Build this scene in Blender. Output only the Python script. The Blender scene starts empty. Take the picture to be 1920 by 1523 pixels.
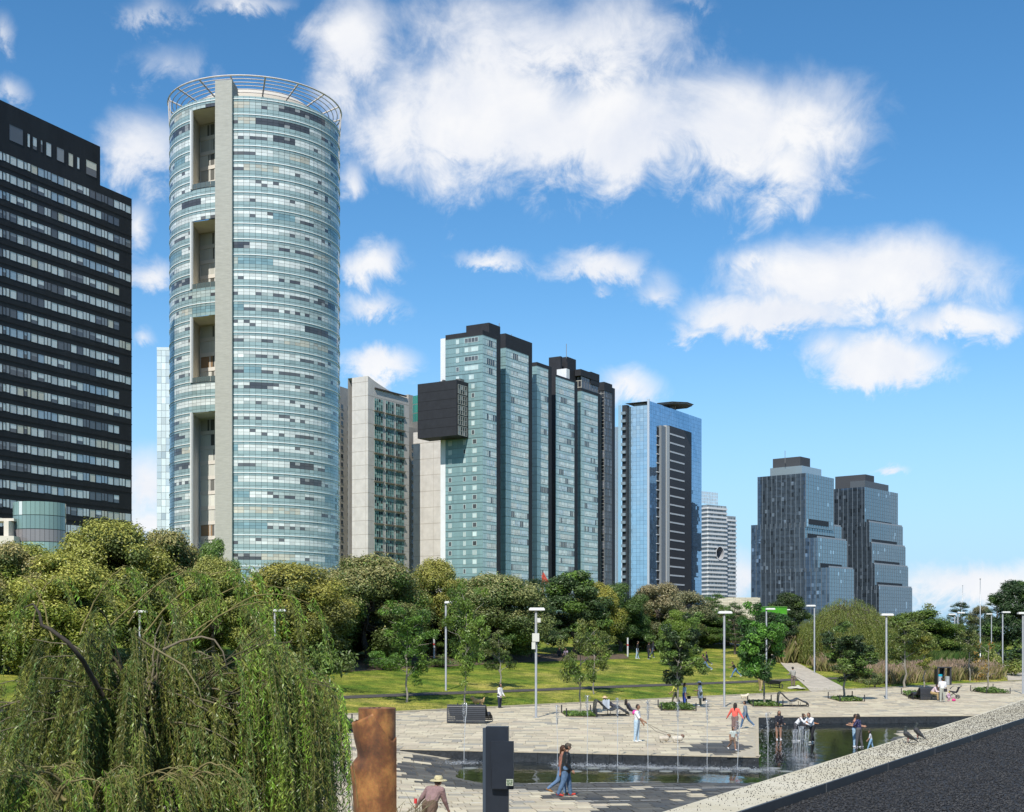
import bpy, math, random
import numpy as np
from mathutils import Vector, Matrix, Quaternion
RNG = np.random.default_rng(11); random.seed(11)
# ------------------------------------------------------------------ camera
F = 2500.0      # focal length in photo pixels (photo 1920 wide)
CH = 5.0        # eye height above the plaza
HY = 1190.0     # horizon row
sc = bpy.context.scene
cam_d = bpy.data.cameras.new('camera'); cam = bpy.data.objects.new('camera', cam_d)
sc.collection.objects.link(cam); sc.camera = cam
cam.location = (0, 0, CH); cam.rotation_euler = (math.pi/2, 0, 0)
cam_d.sensor_width = 36; cam_d.sensor_fit = 'HORIZONTAL'; cam_d.lens = 36*F/1920
cam_d.shift_y = (HY-761.5)/1920; cam_d.clip_start = .1; cam_d.clip_end = 20000
# ------------------------------------------------------------------ light
SUN_EL, SUN_AZ = math.radians(48), math.radians(14)     # behind the camera, to its left
to_sun = Vector((-math.sin(SUN_AZ)*math.cos(SUN_EL), -math.cos(SUN_AZ)*math.cos(SUN_EL), math.sin(SUN_EL)))
sl = bpy.data.lights.new('sun', 'SUN'); so = bpy.data.objects.new('sun', sl); sc.collection.objects.link(so)
sl.energy = 5.0; sl.angle = math.radians(.5); sl.color = (1, .94, .84)
so.rotation_euler = to_sun.to_track_quat('Z', 'Y').to_euler(); so.location = (-60, -90, 120)
sc.view_settings.view_transform = 'Standard'; sc.view_settings.look = 'None'
sc.view_settings.exposure = 0.08; sc.view_settings.gamma = 1.0
sc.render.engine = 'CYCLES'
sc.cycles.max_bounces = 6; sc.cycles.transparent_max_bounces = 8; sc.cycles.diffuse_bounces = 2
sc.cycles.glossy_bounces = 3; sc.cycles.transmission_bounces = 3
sc.cycles.caustics_reflective = False; sc.cycles.caustics_refractive = False
sc.cycles.use_denoising = True
sc.cycles.sample_clamp_indirect = 6
# world: Nishita sky with cumulus placed by direction
world = bpy.data.worlds.new('World'); sc.world = world; world.use_nodes = True
nt = world.node_tree; nt.nodes.clear()
def wn(t, **k):
    n = nt.nodes.new(t)
    for a, b in k.items(): setattr(n, a, b)
    return n
def setin(n, i, v):
    if hasattr(v, 'is_linked') or isinstance(v, bpy.types.NodeSocket): n.id_data.links.new(v, n.inputs[i])
    else: n.inputs[i].default_value = v
def wmath(op, a, b=None, c=None, clamp=False):
    n = wn('ShaderNodeMath', operation=op, use_clamp=clamp)
    for i, v in enumerate((a, b, c)):
        if v is not None: setin(n, i, v)
    return n.outputs[0]
def wvec(op, a, b=None, out=0):
    n = wn('ShaderNodeVectorMath', operation=op)
    setin(n, 0, a)
    if b is not None: setin(n, 1, b)
    return n.outputs[out]
sky = wn('ShaderNodeTexSky', sky_type='NISHITA', sun_disc=False, sun_elevation=SUN_EL,
         sun_rotation=math.atan2(to_sun.x, to_sun.y), altitude=2300, air_density=1.15, dust_density=.35, ozone_density=2.2)
tc = wn('ShaderNodeTexCoord')
direc = wvec('NORMALIZE', tc.outputs['Generated'])
sep = wn('ShaderNodeSeparateXYZ'); nt.links.new(direc, sep.inputs[0])
yy = wmath('MAXIMUM', sep.outputs[1], .05)
uu = wmath('DIVIDE', sep.outputs[0], yy); vv = wmath('DIVIDE', sep.outputs[2], yy)
cmb = wn('ShaderNodeCombineXYZ'); nt.links.new(uu, cmb.inputs[0]); nt.links.new(vv, cmb.inputs[1])
def wnoise(vec, scale, detail=6, rough=.6, dist=0., off=(0, 0, 0)):
    m = wvec('MULTIPLY_ADD', vec); mn = m.node; mn.inputs[1].default_value = (scale, scale, scale); mn.inputs[2].default_value = off
    n = wn('ShaderNodeTexNoise', noise_dimensions='3D')
    n.inputs['Scale'].default_value = 1; n.inputs['Detail'].default_value = detail
    n.inputs['Roughness'].default_value = rough; n.inputs['Distortion'].default_value = dist
    nt.links.new(m, n.inputs['Vector']); return n.outputs[0]
n1 = wnoise(direc, 11, 9, .58, .35); n2 = wnoise(direc, 30, 8, .66, .5, (3, 7, 1)); n3 = wnoise(direc, 4.2, 5, .55, .1, (9, 2, 5))
# warp the blob coordinates a little so that outlines are ragged
wa = wmath('MULTIPLY_ADD', n2, .05, -.025); wb = wmath('MULTIPLY_ADD', n1, .04, -.02)
cw = wn('ShaderNodeCombineXYZ'); nt.links.new(wb, cw.inputs[0]); nt.links.new(wa, cw.inputs[1])
uvw = wvec('ADD', cmb.outputs[0], cw.outputs[0])
BLOBS = [(900,215,270,150,1),(1370,240,255,135,1),(1030,95,330,130,.8),(1150,250,330,110,1),(660,85,85,130,.8),(640,170,62,52,.5),
 (1470,325,105,75,.75),(860,300,45,25,.7),(1290,10,50,26,.4),
 (1640,520,245,80,1),(1690,500,170,75,1),(1450,590,200,45,.9),(1300,622,95,22,.5),(1560,650,60,30,.4),(1660,675,125,46,1),(1800,602,125,38,.85),(1430,490,60,18,.4),
 (700,490,62,42,.8),(1130,498,100,38,.75),(1225,545,55,36,.5),(930,487,60,18,.45),(698,572,62,24,.5),(705,682,85,42,.95),(1115,545,30,14,.4),
 (268,285,85,74,.72),(275,20,60,36,.4),(315,118,55,28,.22),(1170,728,75,44,.75),(283,520,50,38,.75),(262,420,26,46,.5),(265,640,24,28,.5),(660,335,30,42,.5),
 (10,170,40,34,.5),(0,60,24,44,.4),(1660,886,44,16,.75),(1850,1100,260,42,.9),(1720,1095,60,34,.6),(1400,1085,60,50,.6),(270,910,70,80,.8),(290,985,90,40,.8),(1000,1095,500,40,.4),(460,5,90,20,.4)]
dens = None
for (px, py, rx, ry, a) in BLOBS:
    d = wvec('SUBTRACT', uvw, ((px-960)/F, (HY-py)/F, 0)); d = wvec('MULTIPLY', d, (F/rx/1.12, F/ry/1.12, 0))
    L = wvec('LENGTH', d, out=1); v = wmath('MULTIPLY_ADD', L, -a, a)
    dens = v if dens is None else wmath('SMOOTH_MAX', dens, v, .18)
front = wn('ShaderNodeMapRange'); front.inputs[1].default_value = .6; front.inputs[2].default_value = .8; nt.links.new(sep.outputs[1], front.inputs[0])
# outside the view: the same kind of scattered cumulus
gen = wmath('MULTIPLY_ADD', n3, 4.0, -2.15)
hgt = wn('ShaderNodeMapRange'); hgt.inputs[1].default_value = 0.0; hgt.inputs[2].default_value = .25; nt.links.new(sep.outputs[2], hgt.inputs[0])
gen = wmath('MULTIPLY', gen, hgt.outputs[0])
mixd = wn('ShaderNodeMix', data_type='FLOAT'); nt.links.new(front.outputs[0], mixd.inputs[0]); nt.links.new(gen, mixd.inputs[2]); nt.links.new(dens, mixd.inputs[3])
tex = wmath('ADD', wmath('MULTIPLY_ADD', n1, 1.25, -.56), wmath('MULTIPLY_ADD', n2, .95, -.46))
full = wmath('ADD', mixd.outputs[0], tex)
al = wn('ShaderNodeMapRange', interpolation_type='SMOOTHSTEP'); al.inputs[1].default_value = -.03; al.inputs[2].default_value = .78; nt.links.new(full, al.inputs[0])
n1b = wnoise(wvec('ADD', direc, (-.012, 0, .022)), 11, 9, .58, .35)
sh = wmath('MULTIPLY_ADD', wmath('SUBTRACT', n1, n1b), 2.6, .62, clamp=True)
ccol = wn('ShaderNodeMix', data_type='RGBA'); nt.links.new(sh, ccol.inputs[0])
ccol.inputs[6].default_value = (7.5, 7.9, 8.8, 1); ccol.inputs[7].default_value = (9.3, 9.3, 9.4, 1)
hsv = wn('ShaderNodeHueSaturation'); hsv.inputs['Hue'].default_value = .497; hsv.inputs['Saturation'].default_value = 1.26; hsv.inputs['Value'].default_value = 1.0
nt.links.new(sky.outputs[0], hsv.inputs['Color'])
gain = wn('ShaderNodeMix', data_type='RGBA', blend_type='MULTIPLY'); gain.inputs[0].default_value = 1
nt.links.new(hsv.outputs[0], gain.inputs[6]); gain.inputs[7].default_value = (1.5, 1.55, 1.52, 1)
hz_ = wn('ShaderNodeMapRange', interpolation_type='SMOOTHSTEP'); hz_.inputs[1].default_value = .26; hz_.inputs[2].default_value = -.03; nt.links.new(sep.outputs[2], hz_.inputs[0])
hzm = wn('ShaderNodeMix', data_type='RGBA'); nt.links.new(hz_.outputs[0], hzm.inputs[0]); nt.links.new(gain.outputs[2], hzm.inputs[6]); hzm.inputs[7].default_value = (3.7, 6.1, 8.6, 1)
mixc = wn('ShaderNodeMix', data_type='RGBA'); nt.links.new(wmath('MULTIPLY', al.outputs[0], .96), mixc.inputs[0])
nt.links.new(hzm.outputs[2], mixc.inputs[6]); nt.links.new(ccol.outputs[2], mixc.inputs[7])
bg = wn('ShaderNodeBackground'); bg.inputs[1].default_value = .1; nt.links.new(mixc.outputs[2], bg.inputs[0])
wo = wn('ShaderNodeOutputWorld'); nt.links.new(bg.outputs[0], wo.inputs[0])
world.cycles.sampling_method = 'AUTOMATIC'
# ------------------------------------------------------------------ helpers
COL = sc.collection
def px_at(x, y, d):            # world point seen at a photo pixel, at depth d
    return Vector(((x-960)/F*d, d, CH-(y-HY)/F*d))
def tag(o, label=None, cat=None, group=None, kind=None):
    if label: o['label'] = label
    if cat: o['category'] = cat
    if group: o['group'] = group
    if kind: o['kind'] = kind
    return o
def empty(name, loc=(0, 0, 0), label=None, cat=None, group=None, rz=0):
    o = bpy.data.objects.new(name, None); COL.objects.link(o); o.location = loc; o.rotation_euler[2] = rz
    o.empty_display_size = .3
    return tag(o, label, cat, group)
def link(name, me, parent=None, world_space=True, loc=None):
    o = bpy.data.objects.new(name, me); COL.objects.link(o)
    if parent is not None:
        o.parent = parent
        if world_space:
            o.matrix_parent_inverse = (Matrix.Translation(parent.location) @ Matrix.Rotation(parent.rotation_euler[2], 4, 'Z')).inverted()
    if loc is not None: o.location = loc
    return o
def raw_mesh(name, V, FQ, cols=None, mat=None, smooth=False, mats=None, midx=None):
    V = np.asarray(V, np.float32).reshape(-1, 3); FQ = np.asarray(FQ, np.int32)
    me = bpy.data.meshes.new(name); n, k = FQ.shape
    me.vertices.add(len(V)); me.vertices.foreach_set('co', V.ravel())
    me.loops.add(n*k); me.loops.foreach_set('vertex_index', FQ.ravel())
    me.polygons.add(n); me.polygons.foreach_set('loop_start', np.arange(0, n*k, k, dtype=np.int32))
    me.polygons.foreach_set('loop_total', np.full(n, k, np.int32))
    me.polygons.foreach_set('use_smooth', np.full(n, bool(smooth)))
    if cols is not None:
        cols = np.asarray(cols, np.float32)
        if cols.shape[1] == 3: cols = np.hstack([cols, np.ones((len(cols), 1), np.float32)])
        at = me.attributes.new('Col', 'FLOAT_COLOR', 'POINT'); at.data.foreach_set('color', cols.ravel())
    for m in (mats or ([mat] if mat else [])): me.materials.append(m)
    if midx is not None: me.polygons.foreach_set('material_index', np.asarray(midx, np.int32))
    me.update(calc_edges=True); return me
BOXF = np.array([[0,3,2,1],[4,5,6,7],[0,1,5,4],[1,2,6,5],[2,3,7,6],[3,0,4,7]], np.int32)
class MB:
    "collects quads, boxes and tubes; build() links them as one mesh object"
    def __init__(s): s.v = []; s.f = []; s.c = []; s.n = 0
    def add(s, V, Fq, col=(1, 1, 1)):
        V = np.asarray(V, np.float32).reshape(-1, 3); Fq = np.asarray(Fq, np.int32).reshape(-1, 4)
        c = np.asarray(col, np.float32)
        if c.ndim == 1: c = np.tile(c, (len(V), 1))
        if c.shape[1] == 3: c = np.hstack([c, np.ones((len(c), 1), np.float32)])
        s.v.append(V); s.f.append(Fq+s.n); s.c.append(c); s.n += len(V)
    def quad(s, a, b, c, d, col=(1, 1, 1)): s.add([a, b, c, d], [[0, 1, 2, 3]], col)
    def box(s, o, dx, dy, dz, col=(1, 1, 1)):
        o, dx, dy, dz = (np.asarray(q, np.float32) for q in (o, dx, dy, dz))
        s.add([o, o+dx, o+dx+dy, o+dy, o+dz, o+dx+dz, o+dx+dy+dz, o+dy+dz], BOXF, col)
    def cbox(s, c, sx, sy, sz, col=(1, 1, 1), rz=0.):      # box on its base centre
        ca, sa = math.cos(rz), math.sin(rz); dx = np.array([ca*sx, sa*sx, 0]); dy = np.array([-sa*sy, ca*sy, 0])
        s.box(np.asarray(c, float)-dx/2-dy/2, dx, dy, (0, 0, sz), col)
    def tube(s, pts, radii, n=6, col=(1, 1, 1), cap=True):
        pts = np.asarray(pts, float); m = len(pts)
        if np.isscalar(radii): radii = [radii]*m
        rings = []; t = np.gradient(pts, axis=0); t /= np.linalg.norm(t, axis=1)[:, None]+1e-9
        a = np.linspace(0, 2*np.pi, n, endpoint=False)
        up = np.array([0, 0, 1.]) if abs(t[0][2]) < .9 else np.array([1., 0, 0])
        for i in range(m):
            e1 = np.cross(t[i], up); e1 /= np.linalg.norm(e1)+1e-9; e2 = np.cross(t[i], e1)
            rings.append(pts[i]+radii[i]*(np.cos(a)[:, None]*e1+np.sin(a)[:, None]*e2))
        V = np.vstack(rings); fq = []
        for i in range(m-1):
            for j in range(n): fq.append([i*n+j, i*n+(j+1) % n, (i+1)*n+(j+1) % n, (i+1)*n+j])
        if cap:
            for b in (0, (m-1)*n):
                for j in range(0, n-2, 2): fq.append([b, b+j+1, b+j+2, b+(j+3) % n])
        s.add(V, fq, col)
    def revolve(s, c, prof, n=24, col=(1, 1, 1)):          # prof: (r, z) pairs
        a = np.linspace(0, 2*np.pi, n, endpoint=False); c = np.asarray(c, float); V = []
        for r, z in prof: V.append(np.stack([c[0]+r*np.cos(a), c[1]+r*np.sin(a), np.full(n, c[2]+z)], 1))
        fq = [[i*n+j, i*n+(j+1) % n, (i+1)*n+(j+1) % n, (i+1)*n+j] for i in range(len(prof)-1) for j in range(n)]
        s.add(np.vstack(V), fq, col)
    def mesh(s, name, mat, smooth=False):
        return raw_mesh(name, np.vstack(s.v), np.vstack(s.f), np.vstack(s.c), mat, smooth)
    def build(s, name, mat, parent=None, kind=None, smooth=False, world_space=True):
        o = link(name, s.mesh(name, mat, smooth), parent, world_space)
        if kind: o['kind'] = kind
        return o
# materials
MATS = {}
def mat(name, col=(.5, .5, .5), rough=.6, metal=0., attr=False, spec=.5, ior=1.45, noise=0., nscale=5., bump=0., bscale=30., ncol=None, coat=0., transl=0., objcol=False, detail=5., stretch=None):
    if name in MATS: return MATS[name]
    m = bpy.data.materials.new(name); m.use_nodes = True; t = m.node_tree; b = t.nodes['Principled BSDF']
    L = t.links.new
    b.inputs['Roughness'].default_value = rough; b.inputs['Metallic'].default_value = metal
    b.inputs['Specular IOR Level'].default_value = spec; b.inputs['IOR'].default_value = ior
    b.inputs['Coat Weight'].default_value = coat
    src = None
    rgb = t.nodes.new('ShaderNodeRGB'); rgb.outputs[0].default_value = (*col, 1); src = rgb.outputs[0]
    def mul(a, bb):
        x = t.nodes.new('ShaderNodeMix'); x.data_type = 'RGBA'; x.blend_type = 'MULTIPLY'; x.inputs[0].default_value = 1
        L(a, x.inputs[6]); L(bb, x.inputs[7]); return x.outputs[2]
    if attr:
        a = t.nodes.new('ShaderNodeAttribute'); a.attribute_name = 'Col'; src = mul(src, a.outputs['Color'])
        m['attr'] = 1
    if objcol:
        oi = t.nodes.new('ShaderNodeObjectInfo'); src = mul(src, oi.outputs['Color'])
    co = t.nodes.new('ShaderNodeTexCoord'); vec = co.outputs['Object']
    if stretch:
        mp = t.nodes.new('ShaderNodeMapping'); mp.inputs['Scale'].default_value = stretch; L(vec, mp.inputs[0]); vec = mp.outputs[0]
    if noise > 0:
        nz = t.nodes.new('ShaderNodeTexNoise'); nz.inputs['Scale'].default_value = nscale; nz.inputs['Detail'].default_value = detail; nz.inputs['Roughness'].default_value = .65
        L(vec, nz.inputs['Vector'])
        mr = t.nodes.new('ShaderNodeMapRange'); mr.inputs[1].default_value = .3; mr.inputs[2].default_value = .7
        L(nz.outputs[0], mr.inputs[0])
        x = t.nodes.new('ShaderNodeMix'); x.data_type = 'RGBA'; L(mr.outputs[0], x.inputs[0])
        if ncol is not None:
            x.inputs[6].default_value = (*ncol, 1); x.blend_type = 'MIX'
            L(src, x.inputs[7]); f = t.nodes.new('ShaderNodeMix'); f.data_type = 'RGBA'; f.inputs[0].default_value = noise; L(src, f.inputs[6]); L(x.outputs[2], f.inputs[7]); src = f.outputs[2]
        else:
            lo = 1-noise; x.inputs[6].default_value = (lo, lo, lo, 1); x.inputs[7].default_value = (1+noise*.5,)*3+(1,)
            src = mul(src, x.outputs[2])
    L(src, b.inputs['Base Color'])
    if bump > 0:
        nz = t.nodes.new('ShaderNodeTexNoise'); nz.inputs['Scale'].default_value = bscale; nz.inputs['Detail'].default_value = 4; L(vec, nz.inputs['Vector'])
        bp = t.nodes.new('ShaderNodeBump'); bp.inputs['Strength'].default_value = bump; bp.inputs['Distance'].default_value = .05
        L(nz.outputs[0], bp.inputs['Height']); L(bp.outputs[0], b.inputs['Normal'])
    if transl > 0:
        tr = t.nodes.new('ShaderNodeBsdfTranslucent'); L(src, tr.inputs[0]); mx = t.nodes.new('ShaderNodeMixShader'); mx.inputs[0].default_value = transl
        L(b.outputs[0], mx.inputs[1]); L(tr.outputs[0], mx.inputs[2]); L(mx.outputs[0], t.nodes['Material Output'].inputs[0])
    MATS[name] = m; return m
# ------------------------------------------------------------------ ground shape
LE0 = np.array([-11.3, 83.3]); LD = np.array([.735, .678]); LN = np.array([-.678, .735])   # lawn edge line
def smooth(a, b, x):
    t = np.clip((x-a)/(b-a), 0, 1); return t*t*(3-2*t)
def st(X, Y): return (X-LE0[0])*LD[0]+(Y-LE0[1])*LD[1], (X-LE0[0])*LN[0]+(Y-LE0[1])*LN[1]
def lawn_z(X, Y):
    s, t = st(X, Y)
    sl = .097-.05*smooth(112, 150, s)
    base = sl*np.minimum(t, 62)+.25*sl*np.clip(t-62, 0, 40)
    base = base+.10*np.sin(X*.21+1)*np.sin(Y*.17)*smooth(4, 14, t)
    return np.where(t > 0, base*(1-smooth(180, 420, t)), 0.0)
WALL = [(-4.88, 58.1), (10.06, 54.3), (14.9, 80.6), (36.0, 83.0)]     # top edge of the pool wall, plaza side
def basin(X, Y):
    X = np.asarray(X, float); Y = np.asarray(Y, float)
    yw = 58.1+(X+4.88)*(54.3-58.1)/(10.06+4.88)
    side = 10.06+(Y-54.3)*(14.9-10.06)/(80.6-54.3)
    yb = 80.6+(X-14.9)*(83.0-80.6)/(36-14.9)
    return ((Y < yw) & (X <= 10.06)) | ((X > side) & (Y < yb) & (X > 10.06))
def floor_z(X, Y):
    X = np.asarray(X, float); Y = np.asarray(Y, float)
    zn = -.47*np.clip((Y-38)/12.5, 0, 1)*smooth(-6, -.8, X)
    xr = 17+.33*(Y-63.7)
    zr = np.minimum(-.47+.085*(X-xr), -.47+.11*(76-Y)); zr = np.where(Y > 52, np.clip(zr, -.47, 0), -.47)
    return np.maximum(zn, zr)
def ground_z(X, Y):
    s, t = st(X, Y)
    return np.where(t > 0, lawn_z(X, Y), np.where(basin(X, Y), floor_z(X, Y), 0.0))
_D = np.concatenate([np.arange(22, 160, .1), np.arange(160, 600, .5)])
def hit(x, y, dz=0.):
    "ground point seen at a photo pixel"
    X = (x-960)/F*_D; Z = CH-(y-HY)/F*_D; g = ground_z(X, _D)+dz
    i = np.argmax(Z <= g)
    if not (Z <= g).any(): i = np.argmin(np.abs(Z-g))
    return Vector((float(X[i]), float(_D[i]), float(g[i])))
# ------------------------------------------------------------------ ground, lawn, paths
def grid(us, vs, fn):
    U, V = np.meshgrid(us, vs, indexing='ij'); P = fn(U, V); n, m = U.shape
    idx = np.arange(n*m).reshape(n, m)
    fq = np.stack([idx[:-1, :-1], idx[1:, :-1], idx[1:, 1:], idx[:-1, 1:]], -1).reshape(-1, 4)
    return np.stack(P, -1).reshape(-1, 3), fq
M_earth = mat('earth', (.10, .085, .05), .95, noise=.4, nscale=.05)
g = MB(); g.quad((-9000, -3000, -1.9), (9000, -3000, -1.9), (9000, 12000, -1.9), (-9000, 12000, -1.9)); g.build('ground', M_earth, kind='structure')
def lawn_material():
    m = bpy.data.materials.new('lawn_grass'); m.use_nodes = True; t = m.node_tree; b = t.nodes['Principled BSDF']; L = t.links.new
    co = t.nodes.new('ShaderNodeTexCoord')
    def nz(scale, det, rough=.6):
        n = t.nodes.new('ShaderNodeTexNoise'); n.inputs['Scale'].default_value = scale; n.inputs['Detail'].default_value = det; n.inputs['Roughness'].default_value = rough; L(co.outputs['Object'], n.inputs['Vector']); return n.outputs[0]
    def ramp(src, stops):
        r = t.nodes.new('ShaderNodeValToRGB'); L(src, r.inputs[0]); e = r.color_ramp.elements
        while len(e) < len(stops): e.new(.5)
        for q, (p, c) in zip(e, stops): q.position = p; q.color = (*c, 1)
        return r.outputs[0]
    big = ramp(nz(.15, 6, .66), [(.38, (.12, .21, .026)), (.5, (.26, .30, .045)), (.64, (.44, .40, .105))])
    mid = ramp(nz(.55, 6, .74), [(.36, (.36, .46, .36)), (.52, (.95, .95, .9)), (.66, (1.55, 1.4, 1.25))])
    fin = ramp(nz(9, 5, .75), [(.34, (.38, .44, .38)), (.53, (1, 1, 1)), (.70, (1.5, 1.4, 1.3))])
    def mul(a, c):
        x = t.nodes.new('ShaderNodeMix'); x.data_type = 'RGBA'; x.blend_type = 'MULTIPLY'; x.inputs[0].default_value = 1; L(a, x.inputs[6]); L(c, x.inputs[7]); return x.outputs[2]
    L(mul(mul(big, mid), fin), b.inputs['Base Color']); b.inputs['Roughness'].default_value = .9; b.inputs['Specular IOR Level'].default_value = .15
    bp = t.nodes.new('ShaderNodeBump'); bp.inputs['Strength'].default_value = .9; bp.inputs['Distance'].default_value = .25; L(nz(3.5, 6, .75), bp.inputs['Height']); L(bp.outputs[0], b.inputs['Normal'])
    return m
M_lawn = lawn_material()
ss = np.concatenate([np.arange(-90, 170, 1.2), np.arange(170, 420, 8)]); ts = np.concatenate([np.arange(0, 70, 1.0), np.arange(70, 120, 5), np.arange(120, 460, 20)])
def lw(S, T):
    X = LE0[0]+S*LD[0]+T*LN[0]; Y = LE0[1]+S*LD[1]+T*LN[1]
    Z = lawn_z(X, Y)+.05*smooth(0, 1.5, T)+.012*np.sin(X*2.1)*np.sin(Y*1.7+.4*X)
    return X, Y, Z
V, fq = grid(ss, ts, lw)
lawn = link('lawn', raw_mesh('lawn', V, fq, mat=M_lawn, smooth=True)); tag(lawn, kind='structure')
# blades of grass that give the near lawn its nap
def blades(n, smin, smax, tmin, tmax, hmin, hmax, w, pal, seed, clump=0):
    r = np.random.default_rng(seed)
    S = r.uniform(smin, smax, n); T = r.uniform(tmin, tmax, n)
    X = LE0[0]+S*LD[0]+T*LN[0]; Y = LE0[1]+S*LD[1]+T*LN[1]; Z = lawn_z(X, Y)
    return blade_mesh(np.stack([X, Y, Z], 1), r.uniform(hmin, hmax, n), w, pal, r)
def blade_mesh(P, H, w, pal, r, lean=.35):
    n = len(P); a = r.uniform(0, 2*np.pi, n); dx = np.stack([np.cos(a), np.sin(a), np.zeros(n)], 1)*(w/2)
    b = r.uniform(0, 2*np.pi, n); tip = np.stack([np.cos(b)*H*lean, np.sin(b)*H*lean, H], 1); midp = np.stack([np.cos(b)*H*lean*.3, np.sin(b)*H*lean*.3, H*.6], 1)
    Vv = np.stack([P-dx, P+dx, P+midp+dx*.7, P+tip], 1).reshape(-1, 3)
    pal = np.asarray(pal); c = pal[r.integers(0, len(pal), n)]*r.uniform(.75, 1.25, (n, 1)); c = np.repeat(c, 4, 0)
    return Vv, np.arange(n*4).reshape(n, 4), c
M_blade = mat('grass_blade', (1, 1, 1), .8, attr=True, spec=.2, transl=.3)
V, fq, c = blades(60000, -6, 70, .1, 24, .04, .12, .05, [(.16, .24, .03), (.26, .28, .05), (.11, .19, .02), (.30, .30, .07)], 5)
tag(link('grass', raw_mesh('grass', V, fq, c, M_blade)), 'short sunlit lawn grass behind the plaza', 'grass', kind='stuff')
def strip(name, pts, mt, dz=.02, kind='structure', parent=None, n=60):
    "ground-hugging ribbon; pts = list of (left XY, right XY)"
    pts = np.asarray(pts, float); u = np.linspace(0, len(pts)-1, n); k = np.arange(len(pts))
    def it(a): return np.stack([np.interp(u, k, a[:, 0]), np.interp(u, k, a[:, 1])], 1)
    A, B = it(pts[:, 0]), it(pts[:, 1]); W = np.linspace(0, 1, 7)
    P = A[:, None]*(1-W[None, :, None])+B[:, None]*W[None, :, None]
    tt = st(P[..., 0], P[..., 1])[1]; Z = ground_z(P[..., 0], P[..., 1])+np.where(tt > 0, .05*smooth(0, 1.5, tt)+dz, .012)
    V = np.concatenate([P, Z[..., None]], -1).reshape(-1, 3); idx = np.arange(n*7).reshape(n, 7)
    fq = np.stack([idx[:-1, :-1], idx[1:, :-1], idx[1:, 1:], idx[:-1, 1:]], -1).reshape(-1, 4)
    o = link(name, raw_mesh(name, V, fq, mat=mt, smooth=True), parent); o['kind'] = kind; return o
M_asph = mat('path_tarmac', (.075, .068, .062), .9, noise=.35, nscale=3)
def SP(s, t): return (LE0[0]+s*LD[0]+t*LN[0], LE0[1]+s*LD[1]+t*LN[1])
strip('jogging_path', [(SP(s, 7.0), SP(s, 5.7)) for s in range(-60, 150, 6)], M_asph, .03, n=160)
M_conc = mat('path_concrete', (.47, .42, .34), .9, noise=.3, nscale=1.2, bump=.2)
def HP(x, y): p = hit(x, y); return (p.x, p.y)
strip('garden_path', [(HP(1524, 1298), HP(1588, 1293)), (HP(1496, 1276), HP(1556, 1277)), (HP(1474, 1256), HP(1512, 1253)), (HP(1462, 1243), HP(1486, 1240)), (HP(1440, 1226), HP(1462, 1225)), (HP(1400, 1214), HP(1420, 1213)), (HP(1310, 1206), HP(1320, 1201)), (HP(1240, 1202), HP(1250, 1198))], M_conc, .045)
strip('side_path', [(HP(1890, 1277), HP(1990, 1272)), (HP(1884, 1268), HP(1980, 1264)), (HP(1868, 1256), HP(1950, 1256)), (HP(1842, 1247), HP(1910, 1245)), (HP(1800, 1240), HP(1850, 1238))], M_conc, .04)
M_dirt = mat('bare_soil', (.13, .095, .062), .95, noise=.4, nscale=1.5, bump=.3)
strip('soil_patch', [(HP(640, 1262), HP(650, 1236)), (HP(760, 1255), HP(770, 1232)), (HP(900, 1248), HP(900, 1228)), (HP(1080, 1240), HP(1080, 1226)), (HP(1180, 1236), HP(1170, 1228))], M_dirt, .02)
# ------------------------------------------------------------------ plaza
M_joint = mat('plaza_bedding', (.20, .185, .155), .95, noise=.25, nscale=2)
def paver_material():
    m = mat('paver_stone', (1, 1, 1), .8, attr=True, noise=.16, nscale=3.5, bump=.15, bscale=18)
    t = m.node_tree; a = [n for n in t.nodes if n.type == 'ATTRIBUTE'][0]; b = t.nodes['Principled BSDF']
    mr = t.nodes.new('ShaderNodeMapRange'); mr.inputs[1].default_value = 0; mr.inputs[2].default_value = 1; mr.inputs[3].default_value = .56; mr.inputs[4].default_value = .85
    t.links.new(a.outputs['Alpha'], mr.inputs[0]); t.links.new(mr.outputs[0], b.inputs['Roughness']); return m
M_paver = paver_material()
plaza = empty('plaza', (0, 60, 0)); plaza['kind'] = 'structure'
xs = np.arange(-34, 90, .6); ys = np.concatenate([np.arange(20, 62, .5), np.arange(62, 175, 1.0)])
U, W_ = np.meshgrid(xs, ys, indexing='ij'); Z = np.where(basin(U, W_), floor_z(U, W_), 0.)-.03
s_, t_ = st(U, W_); idx = np.arange(U.size).reshape(U.shape)
fq = np.stack([idx[:-1, :-1], idx[1:, :-1], idx[1:, 1:], idx[:-1, 1:]], -1).reshape(-1, 4)
bas = basin(U, W_); bc = bas.reshape(-1)[fq].sum(1); tc_ = t_.reshape(-1)[fq].min(1); zc = Z.reshape(-1)[fq]
keep = (tc_ < .3) & ((bc == 0) | (bc == 4) | (np.ptp(zc, axis=1) < .12)); dark = (bc == 4) & (zc.max(1) < -.42) & (W_.reshape(-1)[fq].mean(1) > 50)
P = np.stack([U, W_, Z], -1).reshape(-1, 3)
o = link('bedding', raw_mesh('bedding', P, fq[keep & ~dark], mat=M_joint), plaza)
M_pool = mat('pool_slate', (.05, .052, .05), .35, noise=.4, nscale=2.5)
o = link('pool_floor', raw_mesh('pool_floor', P, fq[keep & dark], mat=M_pool), plaza)
PAL = np.array([(.44, .37, .265), (.50, .425, .305), (.385, .325, .24), (.46, .38, .28), (.52, .45, .325), (.335, .295, .235), (.285, .26, .22), (.42, .345, .235)])
PAL = PAL*np.array([1.13, 1.17, 1.16])
PW = np.array([.22, .24, .14, .16, .12, .07, .04, .01]); PW = PW/PW.sum()
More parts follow.
